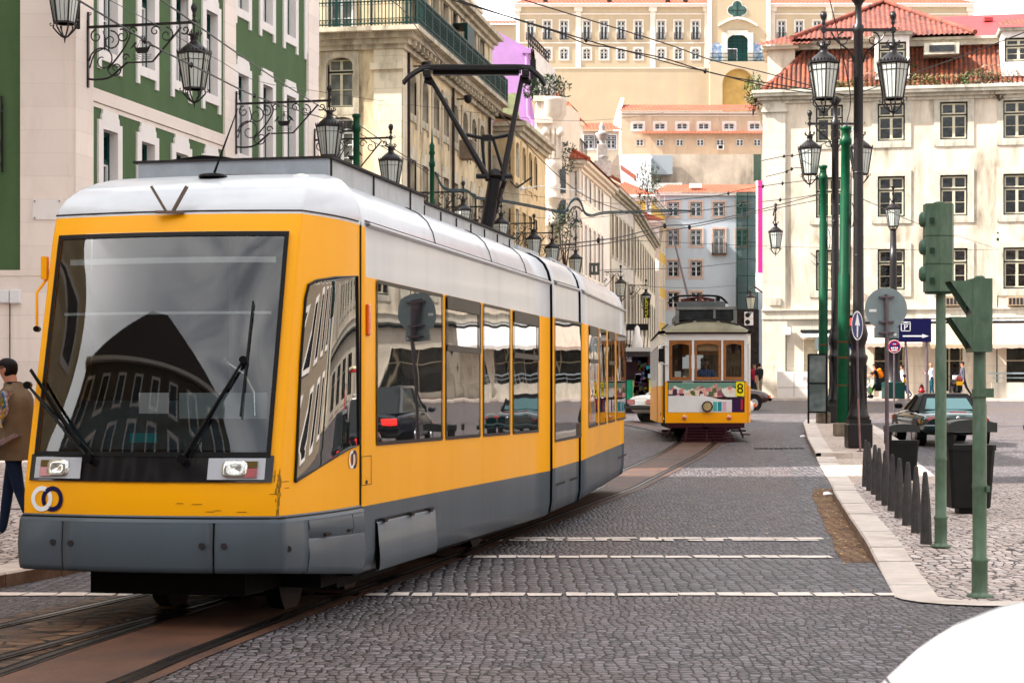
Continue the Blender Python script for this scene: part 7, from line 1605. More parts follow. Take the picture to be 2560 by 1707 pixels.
# bollards
BX=[(1222,378),(1247,403),(1277,427),(1308,462),(1343,488),(1381,526),(1425,570),(1474,613),(1528,660),(1588,724)]
m_bo=M('bollard_iron',(.085,.08,.08),.7,.2,var=.25,vs=9,bump=.4,bs=25);bo=None;names=['farthest','second from the far end','third from the far end','fourth from the far end','fifth from the far end','fifth from the near end','fourth from the near end','third from the near end','second from the near end','nearest']
for i,(x,y)in enumerate(BX):
 P=gnd(*ZK(x,y),.125);lb='tapered grey iron bollard, %s of the row on the right pavement'%names[i]
 if bo is None:
  mb=MB(m_bo);mb.lathe([(.068,0),(.066,.05),(.062,.3),(.048,.55),(.030,.76),(.026,.80),(.016,.815)],(0,0,0),8,smooth=False);bo=mb.build('bollard',origin=(0,0,0));bo.location=P;o=bo
 else:o=bo.copy();C.objects.link(o);o.location=P;o.rotation_euler=(R(random.uniform(-1.5,1.5)),R(random.uniform(-1.2,1.2)),i)
 tag(o,lb,'bollard','row of tapered bollards')
Y=98.2;P=(at(2304,0,Y).x,Y,gz(Y)+.13);t=thing('fire_hydrant','red fire hydrant on a black foot against the cream shop pier','fire hydrant',P);mb=MB(M('hydrant_red',(.40,.02,.025),.4));mb.lathe([(.2,.45),(.30,.55),(.32,.75),(.30,.95),(.2,1.05),(.17,1.25),(.2,1.3)],(0,0,0),14);mb.cyl((-.36,0,.8),(.36,0,.8),.11);mb.cyl((0,-.36,.8),(0,0,.8),.12);mb.build('body',t);mb=MB(m_blk);mb.lathe([(.28,0),(.28,.05),(.14,.08),(.14,.45)],(0,0,0),12);mb.build('foot',t);mb=MB(m_blk);mb.lathe([(.2,1.3),(.22,1.35),(.14,1.5),(.05,1.6),(.02,1.65)],(0,0,0),12);mb.cyl((-.28,0,1.15),(.28,0,1.15),.09);mb.build('cap',t);t.scale=(.46,.46,.46)
# ================================================================ OLD TRAM
OY=49.0;OX=at(1766,0,OY).x;OZ=.67;oa=math.atan2(1,.045)-math.pi/2
ot=thing('old_tram','vintage white and yellow tram number 8 with dark red fender and wooden window frames','tram',(OX,OY,OZ),oa)
m_owh=M('old_white_paint',(.72,.70,.68),.4,var=.05,vs=2,coat=.3,stain=(.45,.40,.36),samt=.4);m_oy=mk_paint('old_yellow',(.86,.37,.0),(.6,.26,.0),samt=.15,coat=0);m_mar=M('maroon_paint',(.075,.010,.018),.45,var=.2,vs=5);m_wood=M('varnished_wood',(.36,.13,.035),.35,var=.2,vs=7,coat=.4);m_roof=M('khaki_roof',(.26,.235,.165),.7,var=.2,vs=1.6,bump=.2,bs=8,stain=(.10,.09,.08),samt=.7,vert=False)
m_oin=M('tram_inside',(.14,.09,.055),.7,var=.25);m_cg=Mglass_clear('tram_pane',(.86,.90,.90),1.5,1)
FX=lambda z:OX and(1560+.31888*z-1766)/(F/OY)
HZt=lambda zz_:at(0,640+.31888*zz_,OY).z-OZ
def mk_town():
 m,t,p=base('town_print');g=geo(t);v=node(t,'ShaderNodeTexVoronoi',distance='CHEBYCHEV');v.inputs['Scale'].default_value=9;t.links.new(g,v.inputs['Vector'])
 sc=node(t,'ShaderNodeSeparateColor');t.links.new(v.outputs['Color'],sc.inputs[0]);c=mixc(t,ramp(t,sc.outputs[0],.3,.7),(.62,.22,.22),(.75,.55,.42));c=mixc(t,ramp(t,sc.outputs[1],.62,.66),c,(.10,.03,.10));c=mixc(t,ramp(t,sc.outputs[2],.78,.8),c,(.7,.68,.6));c=mixc(t,ramp(t,sc.outputs[2],.12,.1),c,(.10,.16,.06))
 sep=node(t,'ShaderNodeSeparateXYZ');t.links.new(g,sep.inputs[0]);ad=node(t,'ShaderNodeMath',operation='ADD');t.links.new(sep.outputs[2],ad.inputs[0]);nn=noise(t,g,3.0,5);t.links.new(ramp(t,nn,.3,.7,-.12,.12),ad.inputs[1])
 c=mixc(t,ramp(t,ad.outputs[0],1.39,1.41),c,(.16,.30,.23));t.links.new(c,p.inputs['Base Color']);p.inputs['Roughness'].default_value=.35;return m
def bow(x):return .10*(x/.98)**2
def fpan(mb,x0,x1,z0,z1,off=0.,th=.03,n=6):
 R0_=[[(x0+(x1-x0)*i/n,bow(x0+(x1-x0)*i/n)-off,z)for i in range(n+1)]for z in(z0,z1)];R1_=[[(p[0],p[1]+th,p[2])for p in r]for r in R0_]
 mb.grid(R0_);mb.grid(R1_);mb.grid([R0_[0],R1_[0]],smooth=False);mb.grid([R0_[1],R1_[1]],smooth=False);mb.quad(R0_[0][0],R1_[0][0],R1_[1][0],R0_[1][0]);mb.quad(R0_[0][-1],R1_[0][-1],R1_[1][-1],R0_[1][-1])
zb0,zb1,zp1,zs,zw0,zw1,zf=.37,.50,.77,1.55,1.60,2.58,2.79
mb=MB(m_oy);fpan(mb,-.98,.98,zb1,zp1,.004);
def side(mb,s,d0,d1,z0,z1,x0=1.2,x1=1.2,th=.04):
 mb.add([(s*x0,d0,z0),(s*x1,d1,z0),(s*x1,d1,z1),(s*x0,d0,z1),(s*(x0-th),d0,z0),(s*(x1-th),d1,z0),(s*(x1-th),d1,z1),(s*(x0-th),d0,z1)],[(0,1,2,3),(7,6,5,4),(0,4,5,1),(3,2,6,7),(0,3,7,4),(1,5,6,2)])
for s in(-1,1):
 mb.use(m_oy);fpan(mb,*((-1.05,-.98)if s<0 else(.98,1.05)),zb1,zs,.0,n=1);side(mb,s,.62,1.0,.5,1.45,1.12,1.2);side(mb,s,1.0,1.3,.5,1.45);side(mb,s,2.1,8.6,.5,1.45);mb.use(m_owh);side(mb,s,.62,1.0,1.45,2.79,1.12,1.2)if s<0 else side(mb,s,.62,1.0,1.45,2.79,1.12,1.2)
 side(mb,s,2.1,8.6,1.45,1.62);side(mb,s,.1,8.6,2.5,2.79,1.06,1.2)if False else None;side(mb,s,1.0,8.6,2.5,2.79);side(mb,s,.1,1.0,2.52,2.785,1.04,1.2)
 for k in range(9):side(mb,s,2.1+k*.8,2.2+k*.8,1.62,2.5)
 side(mb,s,1.0,1.08,.5,2.5);side(mb,s,.1,.16,zs,2.53,1.04,1.05)
mb.build('body',ot)
mb=MB(mk_town());fpan(mb,-.96,.96,1.16,zs-.02,.006);
mb.build('picture_panel',ot)
mb=MB(m_owh);n=14;f1=lambda x:1.19-.10*(.5+.5*math.tanh((x-.18)*6));
A=[[(x,bow(x)-.010,z_)for x in[-.97+1.62*i/n for i in range(n+1)]]for z_ in(zp1,)][0];B_=[(p[0],p[1],f1(p[0]))for p in A];mb.grid([A,B_]);
mb.use(M('ad_purple',(.07,.02,.10),.5));fpan(mb,.65,.955,zp1+.01,1.13,.012,n=2)
for k,c_ in enumerate(((.12,.42,.38),(.02,.28,.33),(.62,.36,.42),(.70,.62,.62))):mb.use(M('ad_col%d'%k,c_,.5));fpan(mb,.17+k*.118,.17+k*.118+.10,zp1+.03,1.04,.014,n=1)
mb.use(M('ad_red',(.6,.02,.05),.5));fpan(mb,.88,.93,.83,1.10,.016,n=1);mb.build('advert_panel',ot)
nb=MB(M('number_yellow',(.85,.72,.03),.5));nb.box((.86,bow(.86)-.03,(1.19+1.54)/2),(.21,.02,.36));nbo=nb.build('number_board',ot)
text_mesh('8',.36,m_blk,'number',nbo,WM[ot.name]@frameM((.86,bow(.86)-.045,1.365),(1,0,0),(0,0,1)),.003)
mb=MB(m_mar);fpan(mb,-.97,.97,zb0,zb1,.07,.12);fpan(mb,-1.0,1.0,zs-.015,zs+.02,.012);fpan(mb,-1.05,1.05,zf-.02,zf+.025,.09,.05);mb.box((0,-.1,.44),(.16,.12,.12),bev=.02);mb.build('bumper',ot)
# cow-catcher and underframe
mb=MB(m_mar)
for k in range(5):
 z=.03+k*.07;w=.70-k*.035;mb.box((.02,-.30+k*.05,z+.01),(2*w,.04,.045))
for x in(-.55,0,.55):mb.bar((x,-.30,.03),(x*.9,-.05,.36),.03)
mb.build('fender',ot)
mb=MB(M('underframe',(.012,.010,.010),.8));mb.box((0,4.2,.42),(1.8,7.6,.18));mb.box((0,4.5,.28),(1.4,2.6,.3));mb.use(m_mar);
for s in(-1,1):mb.box((s*.92,1.55,.28),(.35,.7,.04));mb.bar((s*.85,.2,.4),(s*1.0,.9,.12),.04);mb.box((s*1.02,.45,.2),(.22,.5,.03))
mb.build('underframe',ot)
for d in(3.4,5.6):
 for s in(-.46,.46):mb=MB(m_slate);mb.tube([(s-.05,d,.33),(s+.05,d,.33)],.33,20);mb.build('wheel',ot)
xs_=[(-.925,-.385),(-.295,.365),(.445,.955)]
mb=MB(m_owh)
for a,b in((-1.05,-.945),(-.37,-.31),(.38,.43),(.97,1.05)):fpan(mb,a,b,zs,zf,.0,.06,2)
fpan(mb,-1.05,1.05,zw1+.03,zf,.0,.06,10);fpan(mb,-.945,.97,zs,zw0-.02,.001,.06,8);mb.build('front_frame',ot)
for a,b in xs_:
 mb=MB(m_wood);fw=.055;fpan(mb,a,a+fw,zw0,zw1,-.01,.04,1);fpan(mb,b-fw,b,zw0,zw1,-.01,.04,1);fpan(mb,a+fw,b-fw,zw0,zw0+.07,-.01,.04,3)
 n=8;T_=[(a+(b-a)*i/n)for i in range(n+1)];lo=[(x,bow(x)+.01,zw1-.13+.07*(1-(2*(x-a)/(b-a)-1)**2))for x in T_];hi=[(x,bow(x)+.01,zw1+.03)for x in T_];mb.grid([lo,hi]);mb.grid([lo,[(p[0],p[1]+.05,p[2])for p in lo]])
 w_=mb.build('front_window',ot);g_=MB(m_cg);g_.grid([[(x,bow(x)+.03,z)for x in T_]for z in(zw0+.05,zw1)]);g_.build('pane',w_)
for x,z,r,nm in((.02,.92,.135,'headlight'),):
 mb=MB(m_mar);mb.T=Matrix.Translation((x,-.01,z))@Matrix.Rotation(math.pi/2,4,'X');mb.lathe([(.10,-.02),(.14,.02),(.14,.09),(.115,.10),(.105,.06)],(0,0,0),20);mb.use(M('lamp_reflector',(.75,.58,.35),.1,.8,var=.4,vs=30)).lathe([(.001,.05),(.108,.075)],(0,0,0),20);mb.build(nm,ot)
for x in(-.553,.575):mb=MB(m_chr);mb.T=Matrix.Translation((x,bow(x)-.0,.635))@Matrix.Rotation(math.pi/2,4,'X');mb.lathe([(.062,0),(.062,.03),(.05,.035)],(0,0,0),14);mb.use(m_amb).lathe([(.05,.034),(.03,.05),(.001,.055)],(0,0,0),14);mb.build('indicator',ot)
mb=MB(m_owh);mb.tube([(-.98,.1,2.45),(-1.05,-.25,2.48),(-1.22,-.3,2.45),(-1.24,-.3,2.05),(-1.1,-.2,2.0),(-.98,.1,1.98)],.018,6);mb.use(m_blk).box((-1.16,-.31,2.22),(.14,.05,.34),bev=.02);mb.build('mirror',ot)
# roof: long barrel with rounded ends
mb=MB(m_roof);rows=[]
def rooftop(x,d):
 e=min(1,max(0,(d+.12)/1.25));e2=min(1,max(0,(8.9-d)/1.2));k=math.sqrt(max(0,1-(1-e)**2))*math.sqrt(max(0,1-(1-e2)**2));return zf+.02+.40*k*(1-abs(x/1.24)**2.4)
wd=lambda d:1.24-.20*max(0,1-(d+.12)/1.1)**1.5-.2*max(0,1-(8.9-d)/1.1)**1.5
D_=[-.12,-.08,0,.12,.3,.5,.75,1.1,1.6,3,5,7,7.8,8.3,8.6,8.8,8.9]
for d in D_:rows.append([(wd(d)*t,d+.08*t*t*(1 if d<2 else-1),rooftop(wd(d)*t,d))for t in[-1+i/8 for i in range(17)]])
mb.grid(rows);mb.use(m_slate)
for(a,b)in((-.82,-.32),(-.25,.28),(.36,.84)):mb.tube([(x,.22+.1*x*x,rooftop(x,.22)+.03)for x in[a+(b-a)*i/6 for i in range(7)]],.02,5)
for s in(-1,1):mb.tube([(s*1.12,.3,rooftop(1.12,.3)+.03),(s*.95,.75,rooftop(.95,.75)+.05)],.02,5);mb.tube([(s*1.2,.1+k*.5,2.84)for k in range(17)],.02,5)
mb.use(m_oin).grid([[(x,d,2.76)for x in(-1.15,1.15)]for d in(.15,8.6)]);mb.build('roof',ot)
mb=MB(M('board_grey',(.20,.20,.19),.6,var=.2,vs=5,stain=(.07,.07,.07),samt=.6));xa,xb=FX(410),FX(890);z1_,z0_=HZt(395),HZt(500)
mb.box(((xa+xb)/2,.55,z1_-.03),(xb-xa,.45,.07));
for x in(xa+.04,xb-.04):mb.box((x,.36,(z1_+HZt(535))/2-.04),(.09,.06,z1_-HZt(535)-.08))
mb.box((FX(715),.345,(z1_+z0_)/2),(.06,.03,z1_-z0_-.1));mb.use(M('board_dark',(.035,.038,.04),.5,var=.5,vs=6)).box(((xa+xb)/2,.40,(z1_+z0_)/2-.02),(xb-xa-.1,.05,z1_-z0_-.06));mb.build('destination_board',ot)
mb=MB(M('roof_box',(.13,.14,.14),.6,var=.15));mb.box(((FX(435)+FX(812))/2,1.3,z1_+.06),(FX(812)-FX(435),.8,.22));mb.box((0,2.0,3.22),(1.5,3.0,.14));mb.use(m_owh).box((FX(826),1.1,z1_+.06),(.08,.1,.12));mb.build('roof_box',ot)
m_ptr=M('rusty_red_arm',(.16,.05,.04),.6,.3,var=.3);mb=MB(m_blk);zt1=HZt(298)+.03
for dy in(-.12,.12):mb.tube(smooth_line([(FX(365),1.6+dy,zt1-.18),(FX(400),1.6+dy,zt1-.05),(FX(440),1.6+dy,zt1),(FX(620),1.6+dy,zt1+.02),(FX(760),1.6+dy,zt1),(FX(810),1.6+dy,zt1-.08),(FX(848),1.6+dy,zt1-.22)],5),.022,6)
mb.box((FX(425),1.6,zt1-.07),(.12,.35,.12));mb.box((FX(765),1.6,zt1-.07),(.10,.35,.12));mb.use(m_ptr)
mb.tube([(FX(470),1.7,zt1-.1),(FX(620),1.9,zt1-.0),(FX(740),1.7,zt1-.1)],.035,6);mb.tube([(FX(480),2.6,zt1-.15),(FX(600),1.6,zt1-.03)],.03,6);mb.tube([(FX(720),2.6,zt1-.15),(FX(640),1.6,zt1-.03)],.03,6);mb.box((FX(605),2.2,zt1-.16),(.8,1.2,.10));mb.box((FX(617),1.2,zt1-.08),(.08,.04,.16));mb.build('folded_pantograph',ot)
mb=MB(m_pst);mb.tube([(-.35,2.2,HZt(300)),(FX(415),3.2,at(0,580,OY+3.2).z-OZ)],[.035,.02],6);mb.build('trolley_pole',ot)
# inside: floor, back wall posts, seats, controller
mb=MB(m_oin);mb.box((0,4.6,.72),(2.3,7.8,.06));mb.box((0,.55,.72),(1.9,.9,.06))
for s in(-1,1):mb.box((s*.85,1.95,1.7),(.65,.05,1.95));mb.box((s*.78,8.5,1.7),(.8,.05,1.95))
for k in range(7):
 for s in(-1,1):mb.box((s*.7,2.6+k*.85,1.15),(.75,.06,.75))
mb.use(m_wood).box((0,1.95,2.45),(1.1,.05,.35));mb.use(M('cream_blind',(.5,.3,.15),.7)).box((.06,.16,2.42),(.55,.02,.16));mb.use(m_owh).box((-.72,.22,1.72),(.16,.1,.2));mb.box((-.55,.22,1.66),(.08,.08,.08));mb.use(m_slate).box((-.15,.45,1.25),(.3,.3,.9));mb.build('cabin_interior',ot)
# ================================================================ CARS
m_tyre=M('tyre_rubber',(.012,.012,.012),.85);m_rim=M('alloy_rim',(.4,.4,.42),.35,.8);m_carg=Mglass_dark('car_glass',(.015,.02,.02),.03,1.6)
def car(label,loc,rz,L_=4.5,W=1.72,Hh=1.4,col=None,sill=.28,belt=.92,kind='sedan',rear_lit=False,top=None,glass=None,group=None,extras=True,bumperm=None):
 """forward = +y"""
 t=thing('parked_car' if not rear_lit else 'car',label,'car',loc,rz,group);h=L_/2;w=W/2
 st=[(-h,.58,.86,.80),(-h+.08,.36,.95,.90),(-h+.35,sill,.99,.95),(-h+.75,sill,1.03,.97),(-h+1.1,sill,1.05,.99),(0,sill-.02,1.06,1.0),(h-1.45,sill,1.04,1.0),(h-.9,sill,.98,.98),(h-.35,sill,.88,.95),(h-.08,.34,.78,.88),(h,.5,.66,.78)]
 if kind=='roadster':st=[(y,zb,d*.93+(.02 if y<0 else-.02),k)for y,zb,d,k in st]
 rows=[]
 for y,zb,dk,kw in st:
  hw=w*kw;dk=dk*belt/1.0
  P=[(0,zb),(hw*.85,zb),(hw*.97,zb+.06),(hw*1.0,zb+.22 if zb<.5 else(zb+dk)/2),(hw*1.0,dk-.18 if dk-.18>zb+.23 else(zb+dk)/2+.01),(hw*.95,dk-.05),(hw*.82,dk),(hw*.4,dk+.025),(0,dk+.03)]
  P=[(x,y,z)for x,z in P];P+=[(-x,yy,z)for x,yy,z in reversed(P[1:-1])];rows.append(P)
 mb=MB(col);mb.grid(rows,closed=True);mb.add(rows[0],[tuple(range(len(rows[0])))]);mb.add(rows[-1],[tuple(range(len(rows[-1])))]);o=mb.build('body',t);ov=o.modifiers.new('s','SUBSURF');ov.levels=1;ov.render_levels=1
 if kind=='sedan':y0,y1,y2,y3=-h+.75,-h+1.35,h-2.0,h-1.25
 elif kind=='suv':y0,y1,y2,y3=-h+.15,-h+.5,h-1.9,h-1.15
 elif kind=='hatch':y0,y1,y2,y3=-h+.25,-h+.75,h-1.8,h-.95
 else:y0,y1,y2,y3=-h+.95,-h+1.35,-h+1.9,-h+2.5
 b0=belt-.03;wb,wt=w*.90,w*.68;zt=Hh
 bot=[(-wb,y0),(wb,y0),(wb*1.02,(y0+y3)/2),(wb*.95,y3),(-wb*.95,y3),(-wb*1.02,(y0+y3)/2)];tp=[(-wt,y1),(wt,y1),(wt*1.03,(y1+y2)/2),(wt,y2),(-wt,y2),(-wt*1.03,(y1+y2)/2)]
 mb=MB(glass or m_carg);v=[(x,y,b0)for x,y in bot]+[(x,y,zt-.06)for x,y in tp];mb.add(v,[(i,(i+1)%6,6+(i+1)%6,6+i)for i in range(6)]);gl=mb.build('glass',t)if kind!='roadster' else None
 rf=MB(top or col);V=[(x*1.03,y,zt-.075)for x,y in tp]+[(x*.9,y*1+(.05 if y<0 else-.05),zt)for x,y in tp];rf.add(V,[(i,(i+1)%6,6+(i+1)%6,6+i)for i in range(6)]+[tuple(range(6,12)),tuple(range(5,-1,-1))])
 for i in range(6):
  a=Vector((*bot[i],b0));b=Vector((*tp[i],zt-.06));rf.bar(a,b,.07,.05)
 if kind=='roadster':
  V=[(x,y,b0)for x,y in bot]+[(x,y,zt-.06)for x,y in tp];rf.add(V,[(i,(i+1)%6,6+(i+1)%6,6+i)for i in range(1,6)]);g2=MB(glass);q=lambda u,v_:Vector((-wb,y0,b0)).lerp(Vector((wb,y0,b0)),u).lerp(Vector((-wt,y1,zt-.06)).lerp(Vector((wt,y1,zt-.06)),u),v_);n_=Vector((0,-.02,.01));rf.add([q(0,0),q(1,0),q(1,1),q(0,1)],[(0,1,2,3)]);g2.quad(q(.12,.12)+n_,q(.88,.12)+n_,q(.88,.85)+n_,q(.12,.85)+n_);g2.build('rear_window',t)
 rf.build('soft_top' if kind=='roadster' else 'roof',t)
 for sx in(-1,1):
  for yy in(-h+.85,h-.85):
   mb=MB(m_tyre);mb.tube([(sx*(w-.20),yy,.31),(sx*(w-.01),yy,.31)],.31,22);wo=mb.build('wheel',t);mb=MB(m_rim);mb.tube([(sx*(w-.03),yy,.31),(sx*(w+.005),yy,.31)],[.20,.18],10);mb.build('rim',wo)
   mb=MB(m_blk);mb.tube([(sx*(w-.25),yy,.33),(sx*(w-.004),yy,.33)],.37,22);mb.build('wheel_arch',t)
  rl=MB(emis('tail_lit',(.8,.02,.015),1.2)if rear_lit else m_redl);z=belt*.80
  if kind=='roadster':rl.T=Matrix.Translation((sx*w*.70,-h+.035,z-.03))@Matrix.Diagonal((1.5,.35,1,1));rl.lathe([(.001,-.085),(.07,-.06),(.095,0),(.07,.06),(.001,.085)],(0,0,0),14)
  else:rl.box((sx*w*.62,-h+.01,z-.05),(.40,.06,.17),bev=.02)
  rl.build('tail_light',t)
  fl_=MB(m_chr);fl_.box((sx*w*.6,h-.03,.58),(.36,.08,.14),bev=.02);fl_.use(m_amb).box((sx*w*.86,h-.08,.58),(.08,.1,.12));fl_.build('headlight',t)
  mr=MB(top or col);mr.box((sx*(w+.10),y3-.25,belt+.06),(.20,.10,.13),bev=.03);mr.build('mirror',t)
 pl=MB(m_sw);pl.box((0,-h-.01 if kind!='roadster' else-h-.0,belt*(.72 if kind=='sedan' else .50)),(.52,.03,.12));pl.use(M('plate_yellow',(.8,.6,.02),.5)).box((.29,-h-.0,belt*(.72 if kind=='sedan' else .50)),(.05,.032,.12));pl.build('number_plate',t)
 if extras:
  b=MB(bumperm or m_blk);b.box((0,-h-.01,.50),(W*.93,.10,.13),bev=.03);b.box((0,h+.0,.46),(W*.86,.10,.13),bev=.03);b.build('bumper',t)
 return t
def paint(name,c,rough=.25):return M(name,c,rough,coat=1.0,var=.02)
Y=64.5;car('white saloon seen from behind between the two trams, its rear end showing',(at(1740,0,Y).x,Y+1.2,gz(Y)),R(33-90),4.45,1.68,1.38,paint('car_white',(.78,.76,.72)),kind='sedan',group=None)
Y=80;car('dark red hatchback half hidden behind the right side of the old tram',(at(1800,0,Y).x,Y,gz(Y)-.02),R(-70),4.0,1.7,1.75,paint('car_red',(.085,.012,.012)),kind='suv')
Y=46.6;cgz=gz(Y-.3);tcar=car('dark green open sports car with raised black soft top seen from behind',(at(2394,0,Y).x,Y+2.0,gz(Y+2)-.01),R(0),4.1,1.80,1.27,paint('car_green',(.006,.042,.040),.15),belt=.88,kind='roadster',top=m_blk,glass=M('plastic_window',(.085,.15,.16),.35),bumperm=paint('car_green',(.006,.042,.040)))
tcar.rotation_euler[0]=R(2.0)
mb=MB(m_redl);mb.box((0,-2.00,.865),(.42,.03,.03));mb.build('brake_light',tcar);mb=MB(m_rim);mb.T=Matrix.Translation((0,-2.06,.73))@Matrix.Rotation(math.pi/2,4,'X');mb.lathe([(.045,0),(.04,.012),(.001,.015)],(0,0,0),16);mb.build('badge',tcar)
# cars that wait on the right side, out of the frame but mirrored in the tram glass
m_nb=paint('car_navy',(.010,.014,.03))
for i,(x,y,r,lb)in enumerate(((11.0,37,-14,'dark estate car with glowing tail lights, out of frame on the right'),(13.6,45,-14,'second dark car waiting farther up on the right, out of frame'),(9.8,31,-12,'dark car nearest the crossing on the right, out of frame'))):
 car(lb,(x,y,gz(y)+.0),R(r),4.4,1.8,1.55,m_nb,kind='suv',rear_lit=True)
for i,(x,y)in enumerate(((21,52),(24.5,60))):
 t=thing('tuk_tuk',['cream and red covered tuk tuk parked on the right, out of frame','second covered tuk tuk farther on the right, out of frame'][i],'tuk tuk',(x,y,gz(y)),R(20*i));mb=MB(m_wh);mb.box((0,0,.75),(1.4,2.6,.7),bev=.05);mb.build('body',t);mb=MB(M('tuk_canopy',(.7,.6,.42),.7));mb.box((0,0,2.0),(1.6,2.9,.1),bev=.03);mb.use(m_srd).box((0,0,1.93),(1.55,2.85,.06))
 mb.build('canopy',t);mb=MB(m_cream_j)
 for a in(-.7,.7):
  for b in(-1.3,0,1.3):mb.box((a,b,1.5),(.06,.06,.9))
 mb.build('frame',t)
 for a,b in((-.6,-.8),(.6,-.8),(0,1.1)):mb=MB(m_tyre);mb.tube([(a-.07,b,.25),(a+.07,b,.25)],.25,14);mb.build('wheel',t)
def superhood():
 P0_=thing('foreground_car','out of focus white car bonnet filling the bottom right corner','car',(2.65,5.6,0));mb=MB(paint('gloss_white',(.52,.54,.57),.3));rows=[]
 cx,cy=2.16,5.3;n=28
 for j in range(12):
  ph=math.pi/2*j/11;rr=math.cos(ph)**.55;z=.35+.86*math.sin(ph)**.9
  rows.append([(cx+1.28*rr*math.copysign(abs(math.cos(a))**.75,math.cos(a)),cy+.95*rr*math.copysign(abs(math.sin(a))**.75,math.sin(a)),z)for a in[2*math.pi*k/n for k in range(n)]])
 mb.grid(rows,closed=True);mb.add(rows[-1],[tuple(range(n))]);mb.build('bonnet',P0_,world=True);mb=MB(m_slate);mb.tube([Vector(rows[5][k%n])*1+Vector((-.004,-.004,.002))for k in range(9,22)],.004,4,cap=False);mb.build('panel_gap',P0_,world=True)
 mb=MB(paint('gloss_white',(.86,.88,.90),.3));mb.box((cx+2.3,cy-.0,.62),(3.4,1.75,.55),bev=.2);mb.build('body',P0_,world=True)
 mb=MB(m_carg);mb.prism([(cx+1.2,cy-.75),(cx+3.8,cy-.75),(cx+3.8,cy+.75),(cx+1.2,cy+.75)],.9,1.12);mb.build('windscreen',P0_,world=True)
 for sx in(0.15,3.2):
  for sy in(-.8,.8):mb=MB(m_tyre);mb.tube([(cx+sx,cy+sy-.1,.32),(cx+sx,cy+sy+.1,.32)],.32,20);mb.build('wheel',P0_,world=True)
superhood()
# ================================================================ KIOSK at the mouth of the street
Y=76.;gk=gz(Y);xk0,xk1=at(1520,0,Y).x,at(1700,0,Y).x;t=thing('kiosk','dark maroon souvenir kiosk with tickets sign between the two trams','kiosk',((xk0+xk1)/2,Y,gk));zk=at(0,880,Y).z;m_kio=M('kiosk_maroon',(.06,.018,.025),.5,var=.1)
kx_=lambda v:at(1540+.1403*v,0,Y).x;kz_=lambda v:at(0,840+.1403*v,Y).z
mb=MB(m_kio);mb.box(((xk0+kx_(385))/2,Y+.9,(gk+zk)/2),(kx_(385)-xk0,1.8,zk-gk));mb.box(((xk1+kx_(565))/2,Y+.9,(gk+zk)/2),(xk1-kx_(565),1.8,zk-gk));mb.box(((kx_(385)+kx_(565))/2,Y+1.75,(gk+zk)/2),(kx_(565)-kx_(385),.08,zk-gk));mb.use(M('kiosk_brown',(.20,.06,.04),.6)).box(((kx_(565)+kx_(655))/2,Y-.02,kz_(430)),(kx_(655)-kx_(565),.03,kz_(320)-kz_(540)));mb.build('walls',t,world=True)
mb=MB(M('kiosk_roof',(.40,.38,.36),.6));mb.box(((xk0+xk1)/2,Y+.5,zk+.08),(xk1-xk0+.5,3.0,.16));mb.use(m_slate).box(((xk0+xk1)/2,Y-.6,zk-.1),(xk1-xk0+.3,.7,.2));mb.build('roof',t,world=True)
random.seed(11)
for(a,b,c_,d_,col)in((190,320,785,1130,(.05,.42,.24)),(297,320,785,1130,(.7,.65,.2)),(585,665,770,1005,(.78,.70,.06)),(568,660,540,750,(.55,.66,.72)),(185,280,360,455,(.8,.8,.82)),(610,665,365,455,(.8,.8,.82)),(190,340,1135,1165,(.6,.1,.4))):
 mb=MB(M('poster_%d_%d'%(a,c_),col,.5,var=.12,vs=6));mb.box(((kx_(a)+kx_(b))/2,Y-.05-(.01 if a==297 else 0),(kz_(c_)+kz_(d_))/2),(kx_(b)-kx_(a),.03,kz_(c_)-kz_(d_)));
 if c_==540:
  mb.use(M('pale_blue',(.05,.35,.5),.5)).box((kx_(615),Y-.07,kz_(560)),(.35,.01,.15));mb.use(m_blk)
  for k in range(4):mb.box((kx_(615),Y-.07,kz_(600+18*k)),(.22,.01,.08))
 mb.build('poster',t,world=True)
text_mesh('TICKETS',.20,m_snb,'lettering',t,frameM((kx_(222),Y-.075,kz_(392)),(1,0,0),(0,0,1)),.002);text_mesh('TOURS HERE',.13,m_snb,'lettering',t,frameM((kx_(222),Y-.075,kz_(428)),(1,0,0),(0,0,1)),.002)
mb=MB(m_kio)
for k in range(60):
 mb.use(M('goods_%d'%(k%6),[(.5,.1,.1),(.1,.2,.5),(.6,.5,.1),(.5,.5,.5),(.2,.4,.2),(.4,.1,.4)][k%6],.6));mb.box((kx_(random.uniform(395,555)),Y+random.uniform(.4,1.5),kz_(random.uniform(430,960))),(random.uniform(.05,.16),.08,random.uniform(.06,.2)))
tag(mb.build('merchandise',t,world=True),kind='stuff');mb=MB(m_kio)
for k in range(50):
 mb.use(M('goods_%d'%(k%6),(0,0,0)));z=random.random();mb.box((kx_(320+60*(1-z)*.8+20),Y-.35,kz_(680)+(kz_(1010)-kz_(680))*z),(.2,.1,.07))
mb.use(m_slate).bar((kx_(325),Y-.35,kz_(665)),(kx_(390),Y-.4,gk+.2),.05);mb.bar((kx_(380),Y-.35,kz_(850)),(kx_(490),Y-1.2,kz_(1010)),.04)
tag(mb.build('postcard_rack',origin=(kx_(350),Y-.35,gk)),'slanting rack of colourful postcards in front of the kiosk','rack')
